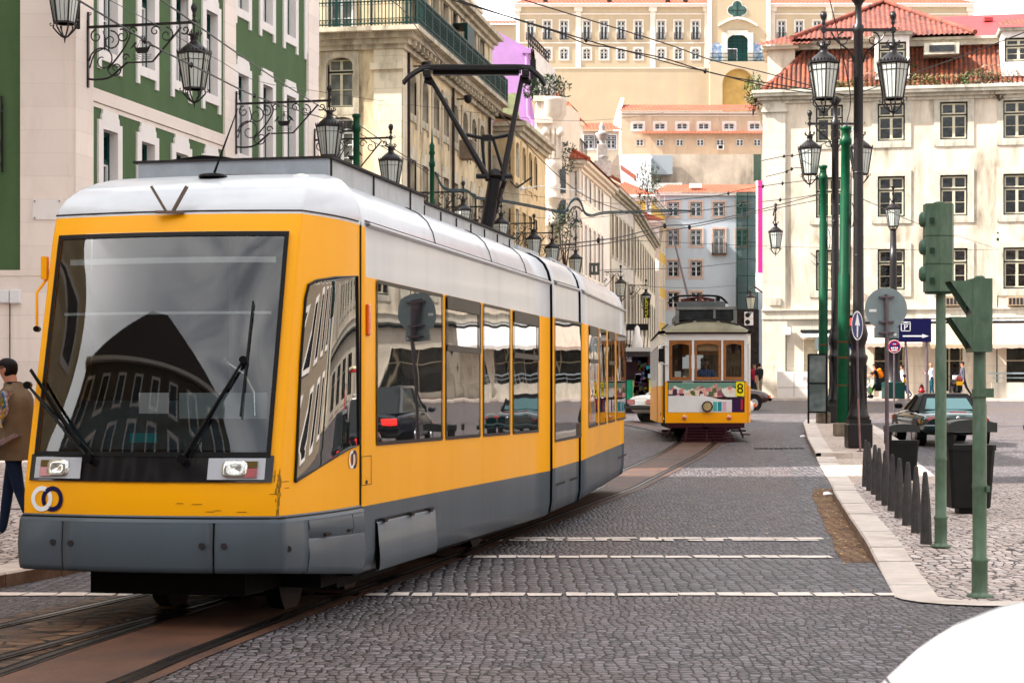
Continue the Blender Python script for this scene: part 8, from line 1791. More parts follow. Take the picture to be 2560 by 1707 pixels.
# canopy of ironwork over the shop behind
Y=128;mb=MB(m_blk);a,b=at(1566,0,Y),at(1618,0,Y);zc_=at(0,818,Y).z
mb.box(((a.x+b.x)/2,Y,zc_),(b.x-a.x,1.5,.4));
for k in range(7):mb.tube(smooth_line([(a.x+(b.x-a.x)*k/6,Y-.7,zc_),(a.x+(b.x-a.x)*k/6,Y-.4,zc_-.9),(a.x+(b.x-a.x)*k/6,Y+.6,zc_-1.6)],4),.04,4)
tag(mb.build('canopy',origin=((a.x+b.x)/2,Y,zc_)),'dark fan shaped iron canopy over a shop above the kiosk roof','canopy')
mb=MB(m_wh);c=at(1593,877,79);mb.lathe([(.02,1.05),(.10,.95),(.13,.7),(.24,.2),(.20,0)],c,10);tag(mb.build('parasol',origin=c),'small folded white parasol standing above the kiosk roof','parasol')
# ================================================================ PEOPLE
m_skin=M('skin',(.50,.25,.17),.55,var=.08,vs=8);m_skin2=M('skin_brown',(.22,.10,.06),.55,var=.08,vs=8);m_hair=M('dark_hair',(.018,.012,.010),.6,var=.3,vs=40,bump=.5,bs=90)
def person(label,P,rz,mats,hgt=1.75,lean=0,th=(20,-15),kn=(5,20),arm=((20,10),(-15,15)),abd=8,hair='short',skin=None,girth=1.,headfwd=0.,sleeves=True,group=None,sink=0.):
 """mats: top, legs, shoe. th/kn: thigh forward / knee bend; arm: (upper forward, elbow bend) for right, left. Faces local +y."""
 skin=skin or m_skin;t=thing('person',label,'person',P,rz,group);s=hgt/1.75;V=Vector;hz=.92
 d=lambda a,l:V((0,math.sin(R(a))*l,math.cos(R(a))*l))
 pel=V((0,0,hz));waist=pel+d(lean*.6,.20);chest=waist+d(lean,.20);neckb=chest+d(lean,.16);head0=neckb+d(lean*.5+headfwd,.085);head1=head0+d(lean*.3+headfwd,.10)+V((0,.012,0));head2=head1+V((0,0,.085))
 vs=[pel,waist,chest,neckb,head0,head1,head2];rad=[(.150,.115),(.135,.10),(.165,.115),(.062,.062),(.062,.068),(.076,.092),(.070,.086)];ed=[(0,1),(1,2),(2,3),(3,4),(4,5),(5,6)];lab={}
 segs=[('top',pel,waist),('top',waist,chest),('top',chest,neckb),('skin',neckb+V((0,0,.03)),head0),('skin',head0,head2)]
 hands=[]
 def addv(p,r):vs.append(p);rad.append(r);return len(vs)-1
 ankles=[]
 for i,sx in enumerate((1,-1)):
  hip=pel+V((sx*.095,0,-.03));a=th[i];knee=hip+V((0,math.sin(R(a)),-math.cos(R(a))))*.43;b=a-kn[i];ank=knee+V((0,math.sin(R(b)),-math.cos(R(b))))*.42
  up=max(0,min(40,-b));toe=ank+V((sx*.02,math.cos(R(up))*.17,-.055-math.sin(R(up))*.12));heel=ank+V((0,-.03,-.055))
  i0=addv(hip,(.098,.10));i1=addv(hip.lerp(knee,.5),(.08,.085));i2=addv(knee,(.060,.062));i3=addv(knee.lerp(ank,.4),(.056,.06));i4=addv(ank,(.043,.045));i5=addv(toe,(.038,.028));
  ed+=[(0,i0),(i0,i1),(i1,i2),(i2,i3),(i3,i4),(i4,i5)];segs+=[('legs',hip,knee),('legs',knee,ank+V((0,0,.03))),('shoe',ank+V((0,.03,-.03)),toe)];ankles.append(ank.z-.10)
  if len(mats)>2:pass
  sh=neckb+V((sx*.17,0,-.055));ua,el=arm[i];ab=R(abd);e=sh+V((sx*math.sin(ab)*.3,math.sin(R(ua))*.29,-math.cos(R(ua))*.29));fa=ua+el;wr=e+V((-sx*.04 if el>40 else sx*.01,math.sin(R(fa))*.25,-math.cos(R(fa))*.25));hd=wr+(wr-e).normalized()*.075
  j0=addv(sh,(.068,.068));j1=addv(sh.lerp(e,.5),(.053,.053));j2=addv(e,(.044,.044));j3=addv(e.lerp(wr,.4),(.042,.042));j4=addv(wr,(.028,.028));j5=addv(hd,(.036,.020))
  ed+=[(2,j0),(j0,j1),(j1,j2),(j2,j3),(j3,j4),(j4,j5)];segs+=[('top',sh,e),('top' if sleeves else 'skin',e,wr-(wr-e)*.1),('skin',wr,hd)];hands.append((wr,hd,sx))
 dz=-min(ankles);me=bpy.data.meshes.new('sk');me.from_pydata([tuple((v+V((0,0,dz)))*s)for v in vs],ed,[]);ob=bpy.data.objects.new('sk',me);C.objects.link(ob)
 md=ob.modifiers.new('s','SKIN');md.use_smooth_shade=True
 for i,r_ in enumerate(rad):me.skin_vertices[0].data[i].radius=(r_[0]*s*(girth if i<3 else 1),r_[1]*s*(girth if i<3 else 1))
 me.skin_vertices[0].data[0].use_root=True;ob.modifiers.new('u','SUBSURF').levels=2
 dg=bpy.context.evaluated_depsgraph_get();m2=bpy.data.meshes.new_from_object(ob.evaluated_get(dg));bpy.data.objects.remove(ob)
 b=MB();vv=[v.co.copy()for v in m2.vertices];mm={'top':mats[0],'legs':mats[1],'shoe':mats[2],'skin':skin};S_=[(k,(p+V((0,0,dz)))*s,(q+V((0,0,dz)))*s)for k,p,q in segs]
 fl={k:[]for k in mm}
 for f in m2.polygons:
  c=f.center;best=None
  for k,p,q in S_:
   w=q-p;tt=max(0,min(1,(c-p).dot(w)/max(1e-9,w.length_squared)));dd=(c-p-w*tt).length*(.8 if k=='legs' and c.z<(hz+dz-.03)*s else 1)
   if best is None or dd<best[0]:best=(dd,k)
  fl[best[1]].append(tuple(f.vertices))
 b.v=[tuple(v)for v in vv]
 for k,fs in fl.items():
  if fs:b.use(mm[k]);b.f+=fs;b.mi+=[b.cur]*len(fs);b.sm+=[True]*len(fs);b.uv+=[None]*len(fs)
 b.use(skin);hc=(head1+V((0,0,dz)))*s;b.lathe([(.001,.032*s),(.013*s,.01*s),(.016*s,-.008*s),(.004*s,-.012*s)],hc+V((0,.098,-.005))*s,8)
 for sx in(-1,1):b.lathe([(.002,-.03*s),(.012*s,-.02*s),(.017*s,.01*s),(.003,.028*s)],hc+V((sx*.080,-.01,0))*s,8,sx=.6)
 for wr,hd,sx in hands:
  w0,h0=(wr+V((0,0,dz)))*s,(hd+V((0,0,dz)))*s;dr=(h0-w0).normalized();lat=V((1,0,0));nr=dr.cross(lat).normalized()
  for k,(o_,l_)in enumerate(((-.026,.062),(-.009,.072),(.009,.068),(.025,.052))):p0=h0+lat*o_*s-dr*.01*s;p1=p0+dr*l_*.55*s;p2=p1+(dr*.7-nr*.5)*l_*.5*s;b.tube([p0,p1,p2],[.0105*s,.0095*s,.007*s],6)
  b.tube([w0.lerp(h0,.4)+lat*(-sx*.024)*s,w0.lerp(h0,.9)+lat*(-sx*.045)*s-nr*.01*s,h0+lat*(-sx*.045)*s+dr*.02*s-nr*.02*s],[.013*s,.011*s,.008*s],6)
 b.use(m_hair)
 for sx in(-1,1):b.box(hc+V((sx*.03,.087,.012))*s,(.018*s,.01*s,.007*s));b.box(hc+V((sx*.031,.089,.032))*s,(.028*s,.008*s,.006*s))
 b.use(M('lips',(.32,.11,.09),.5)).box(hc+V((0,.088,-.045))*s,(.04*s,.01*s,.008*s))
 bo_=b.build('body',t)
 if hair!='bald':
  h_=MB(m_hair);rows=[]
  for j in range(9):
   ph=math.pi*.5*j/8;zz_=math.cos(ph);low=-.35
   rows.append([hc+V((.088*math.sin(ph)*math.cos(a),-.006+(.108 if math.sin(a)<0 else .100)*math.sin(ph)*math.sin(a),.035+.082*zz_))*s for a in[2*math.pi*k/18 for k in range(18)]])
  h_.grid(rows,closed=True);back=[[hc+V((.087*math.cos(a)*k,-.006+.107*math.sin(a)*k,z))*s for a in[math.pi+math.pi*q/10 for q in range(11)]]for z,k in((.037,1.0),(.0,1.01),(-.035,.93),(-.065,.75))];h_.grid(back)
  if hair=='long':
   for k in range(70):
    a=random.uniform(math.pi*.95,math.pi*2.05);z=random.uniform(-.20,.10);q=hc+V((.10*math.cos(a),-.01+.10*math.sin(a),z))*s;h_.lathe([(.001,-.05),(.04,0),(.001,.05)],q,6)
  if hair=='bun':h_.lathe([(.001,-.04*s),(.035*s,0),(.001,.04*s)],hc+V((0,-.12,.02))*s,8)
  h_.build('hair',t)
 t['_j']=0;del t['_j']
 return t,{'hc':hc,'hands':[(h+V((0,0,dz)))*s for _,h,_ in hands],'chest':(chest+V((0,0,dz)))*s,'pel':(pel+V((0,0,dz)))*s,'neck':(neckb+V((0,0,dz)))*s,'s':s}
cl=lambda n,c,**k:M('cloth_'+n,c,.85,var=.12,vs=9,bump=.35,bs=50,**k)
LEFT=R(90)
# man with the map, left edge
yM=20.0;zM=.28;m_jk=cl('brown_jacket',(.20,.14,.09));m_jean=cl('jeans',(.018,.035,.085));m_trn=cl('trainer',(.26,.24,.23))
t,J=person('man in brown jacket and jeans reading a folded map at the left edge',(at(34,0,yM).x,yM,zM),LEFT-.1,(m_jk,m_jean,m_trn),1.83,lean=1,th=(12,-12),kn=(4,10),arm=((28,78),(22,88)),abd=12,girth=1.2,headfwd=16)
s=J['s'];pl_,ch_,nk_=J['pel'],J['chest'],J['neck'];mb=MB(m_jk);rows=[]
for zz_,a,b_ in((pl_.z-.17,.205,.155),(pl_.z-.05,.20,.15),(pl_.z+.12,.185,.14),(ch_.z-.08,.20,.145),(ch_.z+.04,.215,.145),(ch_.z+.11,.19,.125),(nk_.z+.0,.10,.09),(nk_.z+.05,.075,.085)):
 a,b_=a*1.12,b_*1.3
 rows.append([Vector((a*math.cos(q)*(1+.02*math.sin(5*q+zz_*9)),-.01+b_*math.sin(q),zz_))for q in[math.pi*.5+.22+(2*math.pi-.44)*k/24 for k in range(25)]])
mb.grid(rows);
for sx in(-1,1):mb.box((sx*.195,.03,pl_.z-.0),(.02,.13,.04))
mb.build('jacket',t);mb=MB(cl('black_scarf',(.015,.015,.017)));mb.lathe([(.078,nk_.z-.03),(.10,nk_.z),(.088,nk_.z+.05),(.07,nk_.z+.06)],(0,0,0),16);mb.tube(smooth_line([(.12,-.12,ch_.z+.05),(.12,-.05,ch_.z+.14),(.12,.12,ch_.z+.08)],4),.022,6);mb.build('collar',t)
mb=MB(m_blk);hc=J['hc'];
for sx in(-1,1):mb.tube([hc+Vector((sx*.078,.0,.015)),hc+Vector((sx*.06,.098,.018)),hc+Vector((sx*.012,.112,.016))],.004,5)
mb.build('glasses',t)
def mk_map():
 m,t_,p=base('map_print');g=geo(t_);v=node(t_,'ShaderNodeTexVoronoi',feature='DISTANCE_TO_EDGE');v.inputs['Scale'].default_value=16;t_.links.new(g,v.inputs['Vector']);c=mixc(t_,ramp(t_,noise(t_,g,14,4),.4,.6),(.62,.60,.62),(.42,.38,.50));c=mixc(t_,ramp(t_,v.outputs[0],.02,.06),(.35,.12,.12),c);c=mixc(t_,ramp(t_,noise(t_,g,4,1),.56,.58),c,(.72,.58,.03));c=mixc(t_,ramp(t_,noise(t_,g,5.5,1),.6,.62),c,(.04,.25,.50));t_.links.new(c,p.inputs['Base Color']);p.inputs['Roughness'].default_value=.6;return m
HM=WM[t.name];h0,h1=HM@J['hands'][0],HM@J['hands'][1];c=at(16,1050,19.8);mb=MB(mk_map());rows=[]
for j in range(9):
 rows.append([c+Vector((-.02+.10*j/8*(1 if i%2 else .8)+.02*math.sin(j*1.3+i),-.24+.48*i/6+.01*math.sin(j*2),-.06+.36*j/8))+Vector((-.03,-.02,0))for i in range(7)])
mb.grid(rows,smooth=False);rows2=[[p+Vector((.015,0,-.015))for p in r]for r in rows];mb.grid(rows2,smooth=False)
mb.add([c+Vector(v)for v in((.14,-.22,-.13),(-.26,-.20,-.30),(-.20,.1,-.36),(.16,.12,-.16))],[(0,1,2,3)]);tag(mb.build('city_map',origin=c),'crumpled colourful city map held by the man in the brown jacket','map')
# tram driver
person('woman driver with dark curly hair and blue shirt inside the old tram',(OX+.04,OY+.62,OZ+.75-.36),R(180),(cl('blue_shirt',(.055,.11,.27)),cl('dark_trousers',(.02,.02,.03)),m_blk),1.68,th=(0,0),kn=(0,0),arm=((25,60),(25,60)),abd=24,hair='long',skin=m_skin2)
# walkers in front of the arcade
yP=98.0
def walk(px,label,*a,y=yP,**k):return person(label,(at(px,0,y).x,y,gz(y)+.13),*a,**k)
w1,J=walk(2194,'man with orange backpack pushing a pushchair to the left',LEFT,(cl('navy_tee',(.018,.018,.035)),cl('dark_jeans',(.025,.04,.05)),m_blk),1.78,lean=16,th=(30,-28),kn=(6,10),arm=((50,12),(46,16)),sleeves=False)
mb=MB(cl('orange_pack',(.80,.22,.02)));c=J['chest']+Vector((0,-.20,-.02));mb.T=Matrix.Translation(c)@Matrix.Rotation(R(-16),4,'X');mb.box((0,0,0),(.32,.22,.50),bev=.05);mb.box((0,-.13,-.06),(.22,.06,.24),bev=.02)
for sx in(-1,1):mb.tube([(sx*.11,.10,.2),(sx*.13,.3,.18),(sx*.13,.32,-.05),(sx*.12,.12,-.18)],.02,5)
mb.build('backpack',w1)
Pp=Vector((at(2161,0,yP).x,yP,gz(yP)+.13));t=thing('pushchair','light folding pushchair with blue hood pushed along the arcade','pushchair',Pp,LEFT);mb=MB(m_rim)
for sx in(-.22,.22):
 mb.tube([(sx,-.45,1.0),(sx,.25,.12)],.014,6);mb.tube([(sx,-.3,.10),(sx,.2,.75)],.014,6)
 for y in(-.3,.3):pass
mb.tube([(-.22,-.45,1.0),(.22,-.45,1.0)],.02,6);mb.build('frame',t)
for sx in(-.24,.24):
 for y in(-.32,.28):mb=MB(m_blk);mb.tube([(sx-.03,y,.10),(sx+.03,y,.10)],.10,14);mb.build('wheel',t)
mb=MB(cl('chair_grey',(.35,.34,.33)));mb.add([(-.2,-.2,.35),(.2,-.2,.35),(.2,.2,.40),(-.2,.2,.40),(-.2,-.32,.85),(.2,-.32,.85)],[(0,1,2,3),(0,4,5,1),(0,3,4),(1,5,2)]);mb.use(cl('hood_blue',(.12,.42,.52)));rows=[[(x,-.30+.26*(1-math.cos(a)),.82+.26*math.sin(a))for x in(-.2,0,.2)]for a in[math.pi*k/12 for k in range(8)]];mb.grid(rows);mb.use(cl('green_bag',(.25,.6,.15))).box((.1,-.3,.42),(.25,.2,.35),bev=.05);mb.build('seat',t)
walk(2257,'woman in white top and jeans walking left behind the blue parking sign post',LEFT,(cl('white_top',(.72,.68,.74)),cl('bright_jeans',(.03,.13,.30)),m_blk),1.68,lean=6,th=(20,-26),kn=(6,14),arm=((38,40),(-10,20)),hair='bun',y=98.3)
ch,J=walk(2262,'small child in yellow jacket and dark cap walking beside the woman in white',LEFT,(cl('yellow_jacket',(.80,.48,.05)),cl('blue_shorts',(.02,.05,.42)),cl('pale_shoe',(.5,.45,.4))),1.14,lean=2,th=(14,-14),kn=(4,10),arm=((20,10),(-25,10)),y=97.6,hair='short')
mb=MB(cl('cap_navy',(.03,.015,.08)));mb.lathe([(.095,.02),(.095,.06),(.07,.10),(.001,.115)],J['hc']*1.+Vector((0,-.005,-.01)),12);mb.box(J['hc']+Vector((0,.11,.03)),(.10,.08,.012));mb.build('cap',ch)
walk(2329,'bald man in white shirt and blue jeans looking down at a phone',LEFT,(cl('white_shirt',(.66,.68,.74)),cl('teal_jeans',(.02,.09,.13)),m_blk),1.74,th=(4,-4),kn=(2,4),arm=((24,84),(26,90)),hair='bald',headfwd=14,y=98.2)
w4,J=walk(2408,'man in grey suit jacket carrying papers by the motorbike',LEFT,(cl('grey_suit',(.11,.10,.14)),cl('suit_trousers',(.035,.035,.05)),m_blk),1.82,lean=4,th=(16,-20),kn=(4,14),arm=((12,40),(-6,12)),y=98.6)
mb=MB(m_wemb);mb.box(J['hands'][0]+Vector((0,.0,.06)),(.03,.26,.22));mb.build('papers',w4)
walk(1886,'person in red top in the shade beyond the old tram',R(150),(cl('red_top',(.42,.02,.05)),m_jean,m_blk),1.7,y=97,th=(8,-8))
w5,J=walk(1898,'person in black vest and shorts walking away beside the cream corner',0.2,(m_blk,cl('khaki',(.35,.28,.2)),m_blk),1.74,y=96,th=(14,-16),sleeves=False)
for x,y,lb,cc in((19.5,45,'woman in red top on the right pavement, out of frame',(.55,.02,.05)),(27.5,70,'person in red jacket on the right, out of frame',(.5,.03,.05)),(17.5,43.0,'person in dark coat on the right, out of frame',(.05,.04,.05))):
 person(lb,(x,y,gz(y)),1.2,(cl('o%.1f'%x,cc),cl('pale_trousers',(.5,.47,.5)),m_blk),1.7,th=(10,-10))
Y=98.8;P=(at(2388,0,Y).x,Y,gz(Y)+.13);t=thing('motorcycle','parked motorbike with red tail lamp and orange plate seen from behind','motorcycle',P,0)
for y in(-.62,.75):mb=MB(m_tyre);mb.tube([(-.07,y,.32),(.07,y,.32)],.32,20);wo=mb.build('wheel',t);mb=MB(m_rim);mb.tube([(-.05,y,.32),(.05,y,.32)],.20,12);mb.build('rim',wo)
mb=MB(m_blk);mb.tube(smooth_line([(0,-.85,.85),(0,-.4,.86),(0,0,.80),(0,.3,.92),(0,.5,.95)],4),[.06]+[.13]*15+[.1],8);mb.tube([(0,-.62,.32),(0,-.1,.5)],.06,6);mb.tube([(0,.75,.32),(0,.52,1.05)],.05,6);mb.box((0,0,.45),(.3,.5,.35),bev=.05);mb.box((0,-.93,.62),(.18,.04,.45));mb.build('body',t)
mb=MB(m_redl);mb.box((0,-.93,1.0),(.26,.12,.26),bev=.05);mb.build('tail_light',t);mb=MB(M('plate_orange',(.85,.45,.06),.5));mb.box((0,-.97,.76),(.32,.02,.20));mb.build('number_plate',t)
mb=MB(m_blk);mb.tube([(-.38,.42,1.10),(-.2,.5,1.14),(.2,.5,1.14),(.38,.42,1.10)],.022,6);mb.build('handlebar',t)
for sx in(-1,1):mb=MB(m_rim if sx>0 else m_blk);mb.tube([(sx*.3,.48,1.12),(sx*.42,.45,1.3)],.01,5);mb.lathe([(.001,-.07),(.06,-.03),(.06,.03),(.001,.07)],(sx*.44,.45,1.34),10);mb.build('mirror',t)
mb=MB(m_rim);mb.tube([(.2,-.1,.3),(.22,-.8,.4)],.05,8);mb.build('exhaust',t)
# ================================================================ PLANTS
def leafmat(n,a,b):
 m,t_,p=base(n);g=geo(t_);t_.links.new(mixc(t_,ramp(t_,noise(t_,g,5,3),.35,.65),a,b),p.inputs['Base Color']);p.inputs['Roughness'].default_value=.7;return m
l1=leafmat('leaf_green',(.035,.08,.02),(.10,.17,.04));l2=leafmat('leaf_olive',(.10,.10,.03),(.22,.19,.07));l3=leafmat('leaf_dry',(.20,.13,.08),(.32,.22,.14));l4=leafmat('leaf_dark',(.015,.04,.015),(.05,.09,.03));m_bark=M('bark',(.09,.06,.04),.9)
def leaves(mb,c,r,n,sz,up=0.):
 for _ in range(n):
  while True:
   p=Vector([random.uniform(-1,1)for _ in range(3)])
   if p.length<1 and(p.length>.45 or random.random()<.35):break
  if mnoise.noise(p*2.3+Vector(c))<-.18:continue
  q=Vector(c)+Vector((p.x*r[0],p.y*r[1],p.z*r[2]));a=Vector([random.gauss(0,1)for _ in range(3)])+Vector((0,0,up));a.normalize();b=a.orthogonal().normalized();s_=sz*random.uniform(.5,1.4);mb.quad(q-a*s_,q+b*s_*.35,q+a*s_,q-b*s_*.35)
def plant(name,label,cat,c,r,n,sz,mat,up=0.,trunk=None):
 t=thing(name,label,cat,(c[0],c[1],c[2]-r[2]));mb=MB(m_bark);base_=Vector((c[0],c[1],c[2]-r[2]-(trunk or .1)))
 for k in range(6):e=Vector(c)+Vector((random.uniform(-.6,.6)*r[0],random.uniform(-.5,.5)*r[1],random.uniform(-.2,.7)*r[2]));mb.tube([base_,base_.lerp(e,.5)+Vector((random.uniform(-.1,.1),0,.05)),e],[.05 if trunk else .02,.03 if trunk else .015,.008],5)
 mb.build('stem',t,world=True);mb=MB(mat);leaves(mb,c,r,n,sz,up);mb.build('foliage',t,world=True)
random.seed(5)
c=at(*Z2(1545,610),105);plant('potted_shrub','feathery green shrub on the terrace beside the lilac gable','shrub',c,(1.5,.6,.8),700,.14,l4,1)
c=at(*ZS(925,1225),103.5);plant('balcony_tree','small dark leaved tree in front of the white house facade','tree',c,(.95,.8,1.1),700,.11,l4,0,1.6)
c=at(*ZS(920,500),106);plant('roof_plant','dark creeper hanging from the eave of the white house','plant',c,(.8,.5,1.0),400,.11,l4)
c=at(*ZS(1830,790),150);plant('roof_plant','dark vine on the ruined wall at the end of the red roofs','plant',c,(1.1,.6,2.0),500,.16,l4)
RP=[(1400,505,1.0,.75,l3,'brown dry shrub growing on the gutter left of the dormer'),(1690,500,.9,.45,l2,'yellow flowering weeds on the gutter right of the dormer'),(1880,500,1.4,.42,l2,'long tuft of olive weeds on the gutter of the cream building'),(2080,490,1.3,.55,l1,'bright green weeds on the roof gutter beside the grey bush'),(2200,500,1.5,.95,l3,'large greyish bush overhanging the roof gutter'),(1270,525,1.2,.3,l2,'low weeds on the gutter left of the tall lamp'),(1665,408,.35,.3,l1,'small green plant against the wall of the dormer')]
for x,y,rx_,rz_,mt,lb in RP:
 u,z=fr.uz(Z3(x,y));c=fr.pt(u,z,-.15 if y>450 else .8);plant('roof_weed',lb,'plant',c,(rx_,.35,rz_),int(420*rx_),.10,mt,1.2)
c=at(*Z3(700,545),103.6);plant('roof_weed','green plant sprouting at the left corner of the roof gutter','plant',c,(.55,.5,.9),420,.12,l1,.8);c=at(*Z3(692,620),103.6);plant('roof_weed','dry grey plant hanging below the left corner of the gutter','plant',c,(.5,.4,.7),300,.10,l3)
mb=MB(l1)
for k in range(90):
 u=random.uniform(.5,26);x=fr.pt(u,ZR+.03,-.35);
 for _ in range(random.randint(2,7)):h_=random.uniform(.08,.34);q=x+Vector((random.uniform(-.15,.15),0,0));d_=Vector((random.uniform(-.08,.08),random.uniform(-.08,.05),h_));mb.quad(q-Vector((.012,0,0)),q+Vector((.012,0,0)),q+d_)
tag(mb.build('grass',origin=fr.pt(5,ZR,-.3)),'sparse grass blades growing along the old roof gutter','grass',kind='stuff')
# litter and fallen leaves by the kerb
random.seed(9);mb=MB(M('fallen_leaf',(.55,.42,.20),.8,var=.4,vs=3))
for _ in range(160):
 y=random.uniform(21,34.5)if random.random()<.75 else random.uniform(14,40);x=kx(y)-(abs(random.gauss(0,.22))+.03 if random.random()<.8 else random.uniform(.3,4.5));s_=random.uniform(.008,.024);a=random.uniform(0,6.3);q=Vector((x,y,gz(y)+.012));
 if x>kx(y)-.02:continue
 mb.add([q+Vector((math.cos(a+k*1.571)*s_*(1.6 if k%2 else .8),math.sin(a+k*1.571)*s_*(1.6 if k%2 else .8),random.uniform(0,.012)))for k in range(4)],[(0,1,2,3)])
tag(mb.build('fallen_leaves',origin=(4,27,gz(27))),'small fallen leaves scattered in the gutter along the kerb','leaves',kind='stuff')
for k,(x,y,lb)in enumerate(((2008,1093,'white scrap of paper by the kerb near the old tram'),(2070,1238,'crumpled white paper in the gutter at the raised kerb'))):
 q=gnd(x,y,.01);mb=MB(m_wemb);mb.add([q+Vector(v)for v in((-.09,-.05,.01),(.08,-.06,.03),(.1,.06,.01),(-.07,.07,.05),(0,0,.07))],[(0,1,4),(1,2,4),(2,3,4),(3,0,4)]);tag(mb.build('paper_scrap',origin=q),lb,'litter')
m_wire=M('wire_black',(.015,.014,.016),.5,.3);m_cab=M('cable_grey',(.07,.10,.11),.5)
def wire(label,pts,Y0,Y1,r=.014,mat=None,knots=(),group='overhead tram wires'):
 P=[];n=len(pts);x0,x1=pts[0][0],pts[-1][0]
 for x,y in pts:t_=(x-x0)/(x1-x0)if abs(x1-x0)>30 else(y-pts[0][1])/(pts[-1][1]-pts[0][1]);P.append(at(x,y,1/((1-t_)/Y0+t_/Y1)))
 L2=smooth_line(P,6)if n>2 else P;mb=MB(mat or m_wire);mb.tube(L2,r,5,cap=False)
 for k in knots:q=L2[int(k*(len(L2)-1))];mb.lathe([(.001,-.07),(.04,-.03),(.04,.03),(.001,.07)],q,6)
 mid=L2[len(L2)//2];o=mb.build('overhead_wire',origin=mid);tag(o,label,'wire',group)
wire('twisted black cable descending across the green building past the ship lamp',[(170,-15),(194,0),(318,75),(380,113),(439,144),(523,185),(622,234),(700,262),(786,289),(862,311)],30,60,.018,knots=(.3,.5,.7))
wire('thick straight wire from the top of the green building to the green pole',[(385,-12),(402,0),(585,128),(700,205),(859,303)],32,60,.016)
wire('thin grey wire crossing the green facade diagonally',[(262,-5),(402,69),(548,152),(651,205),(819,232)],34,62,.008)
wire('bundled wires from the green pole toward the pantograph foot',[(899,314),(975,366),(1020,396),(1056,417),(1110,446)],60,70,.016,knots=(.3,.6));wire('slack wire under the bundle right of the green pole',[(800,293),(870,318),(946,362),(1034,410),(1073,437)],58,66,.012)
wire('wire across the corner of the stained building balcony',[(975,-2),(1020,40),(1111,161),(1200,240)],45,60,.012)
wire('upper wire sagging across the palace from the top edge',[(1110,-8),(1129,0),(1315,55),(1531,119),(1659,146),(1784,184),(1918,208),(2118,238)],40,50,.016,knots=(.4,.7));wire('second wire sagging just under the upper one across the palace',[(1135,-3),(1315,57),(1400,84),(1470,112),(1531,120),(1610,140),(1700,165),(1780,182),(1918,216),(2095,243)],40,50,.014)
wire('long straight wire from the top centre to the twin lamps',[(1290,-6),(1308,0),(1659,108),(1780,151),(1926,186),(2110,240)],38,50,.014)
wire('wire rising to the right edge from the lamp column',[(2110,244),(2200,215),(2300,178),(2430,132),(2575,76)],50,40,.013);wire('steep wire dropping from the top edge to the green pole',[(2072,-10),(2098,100),(2126,240),(2114,320)],48,49.5,.014)
for k,dy in enumerate((0,4)):wire(['doubled grey feeder cable looping between the pantograph and the far facades','lower strand of the doubled grey feeder cable'][k],[(1088,430+dy),(1112,470+dy),(1165,475+dy),(1190,492+dy),(1241,498+dy),(1320,512+dy),(1395,527+dy),(1414,526+dy),(1426,505+dy),(1440,495+dy),(1452,505+dy),(1462,530+dy),(1480,537+dy),(1510,530+dy),(1580,528+dy),(1659,525+dy),(1735,527)],66,75,.028,m_cab)
wire('diagonal wire crossing the ochre house down to the street wires',[(1239,271),(1348,395),(1451,483),(1553,526),(1660,556)],50,80,.015)
wire('contact wire running from the tram roof to the right poles',[(1395,612),(1407,611),(1544,594),(1662,565),(1743,559),(1910,522),(2050,486)],40,58,.014,knots=(.3,.5));wire('second contact wire just below the first toward the right poles',[(1400,622),(1544,604),(1660,578),(1760,562),(1900,530),(2056,498)],40,58,.012,knots=(.55,));wire('span wire with insulators to the shorter green pole',[(1600,508),(1780,491),(1850,476),(1939,461),(2050,448)],60,60,.012,knots=(.4,.7,.8))
wire('span wire at mid height across the pale blue facade',[(1600,541),(1700,533),(1800,520),(1900,505),(1975,497),(2058,484)],62,60,.012,knots=(.5,.75));wire('low wire crossing behind the trolley pole',[(1500,676),(1560,673),(1655,672),(1751,667),(1892,651)],75,90,.013)
wire('lowest thin wire above the old tram roof',[(1560,710),(1640,717),(1745,720),(1835,714),(1890,712)],80,95,.010);wire('nearly level wire crossing the whole right side at window height',[(1500,597),(1600,602),(1754,609),(1900,615),(2090,620),(2300,625),(2495,624)],90,101,.010)
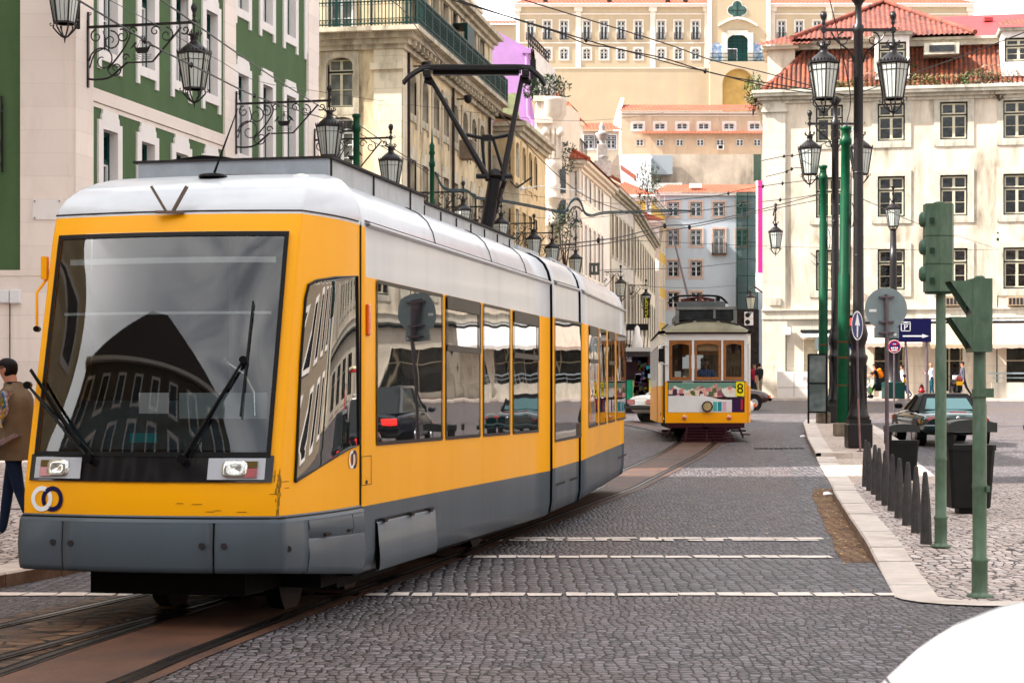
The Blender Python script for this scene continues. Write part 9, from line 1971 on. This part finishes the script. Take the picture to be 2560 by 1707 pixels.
wire('long sloping wire down to the slim green pole at the right',[(2118,482),(2200,517),(2294,559),(2400,592),(2492,622)],50,101,.012);wire('short stay wire with insulators left of the lamps',[(1905,402),(1960,391),(2005,384),(2100,340)],62,58,.014,knots=(.35,.5));wire('second short stay wire with insulators under the lamp',[(1915,442),(1960,431),(2000,420),(2058,452)],62,60,.014,knots=(.4,.55))
wire('thin wire from the beige facade across the pantograph',[(800,230),(1000,259),(1200,283),(1400,302),(1545,297),(1660,282)],70,90,.008);wire('thin low wire across the round turret',[(1260,482),(1400,497),(1545,510),(1660,528)],70,85,.009);wire('thin level wire at tram roof height between facades',[(1260,532),(1400,548),(1560,536),(1662,515)],70,85,.009)
# street wire holders hanging between the facades
Y=70;mb=MB(m_wire);a=at(1441,527,Y);mb.tube([a,at(1441,545,Y),at(1434,560,Y)],.03,5);mb.tube(smooth_line([at(1424,528,Y),at(1430,520,Y),at(1440,517,Y),at(1450,522,Y),at(1456,530,Y)],4),.03,5);mb.tube(smooth_line([at(1425,560,Y),at(1432,552,Y),at(1441,550,Y),at(1448,556,Y)],4),.03,5);tag(mb.build('wire_hanger',origin=a),'curved hanger holding the grey feeder loop above the street','wire hanger')
mb=MB(m_wire);P=[at(*Z2(1300,1238),60),at(*Z2(1345,1285),60),at(*Z2(1450,1212),60)];mb.tube([P[0],P[1]],.025,5);mb.tube([P[1],P[2]],.03,5);mb.use(m_wemb).tube([at(*Z2(1385,1290),60),at(*Z2(1500,1272),60),at(*Z2(1800,1310),62)],.018,5);mb.lathe([(.001,-.08),(.09,0),(.001,.08)],at(*Z2(1385,1290),60),8);tag(mb.build('wire_hanger',origin=P[1]),'pull-off arm with white insulator right of the pantograph','wire hanger')
mb=MB(m_wire);c=at(870,322,52)
for k in range(3):mb.tube([at(852+k*3,305,51.8)+Vector((.05*math.cos(q),0,.17*math.sin(q)-.15))for q in[k_*.63 for k_ in range(11)]],.010,4);mb.tube([at(874+k*3,305,51.8)+Vector((.05*math.cos(q),0,.15*math.sin(q)-.12))for q in[k_*.63 for k_ in range(11)]],.010,4)
tag(mb.build('cable_coil',origin=c),'black cable coils hanging on the wires left of the tall green pole','cable')
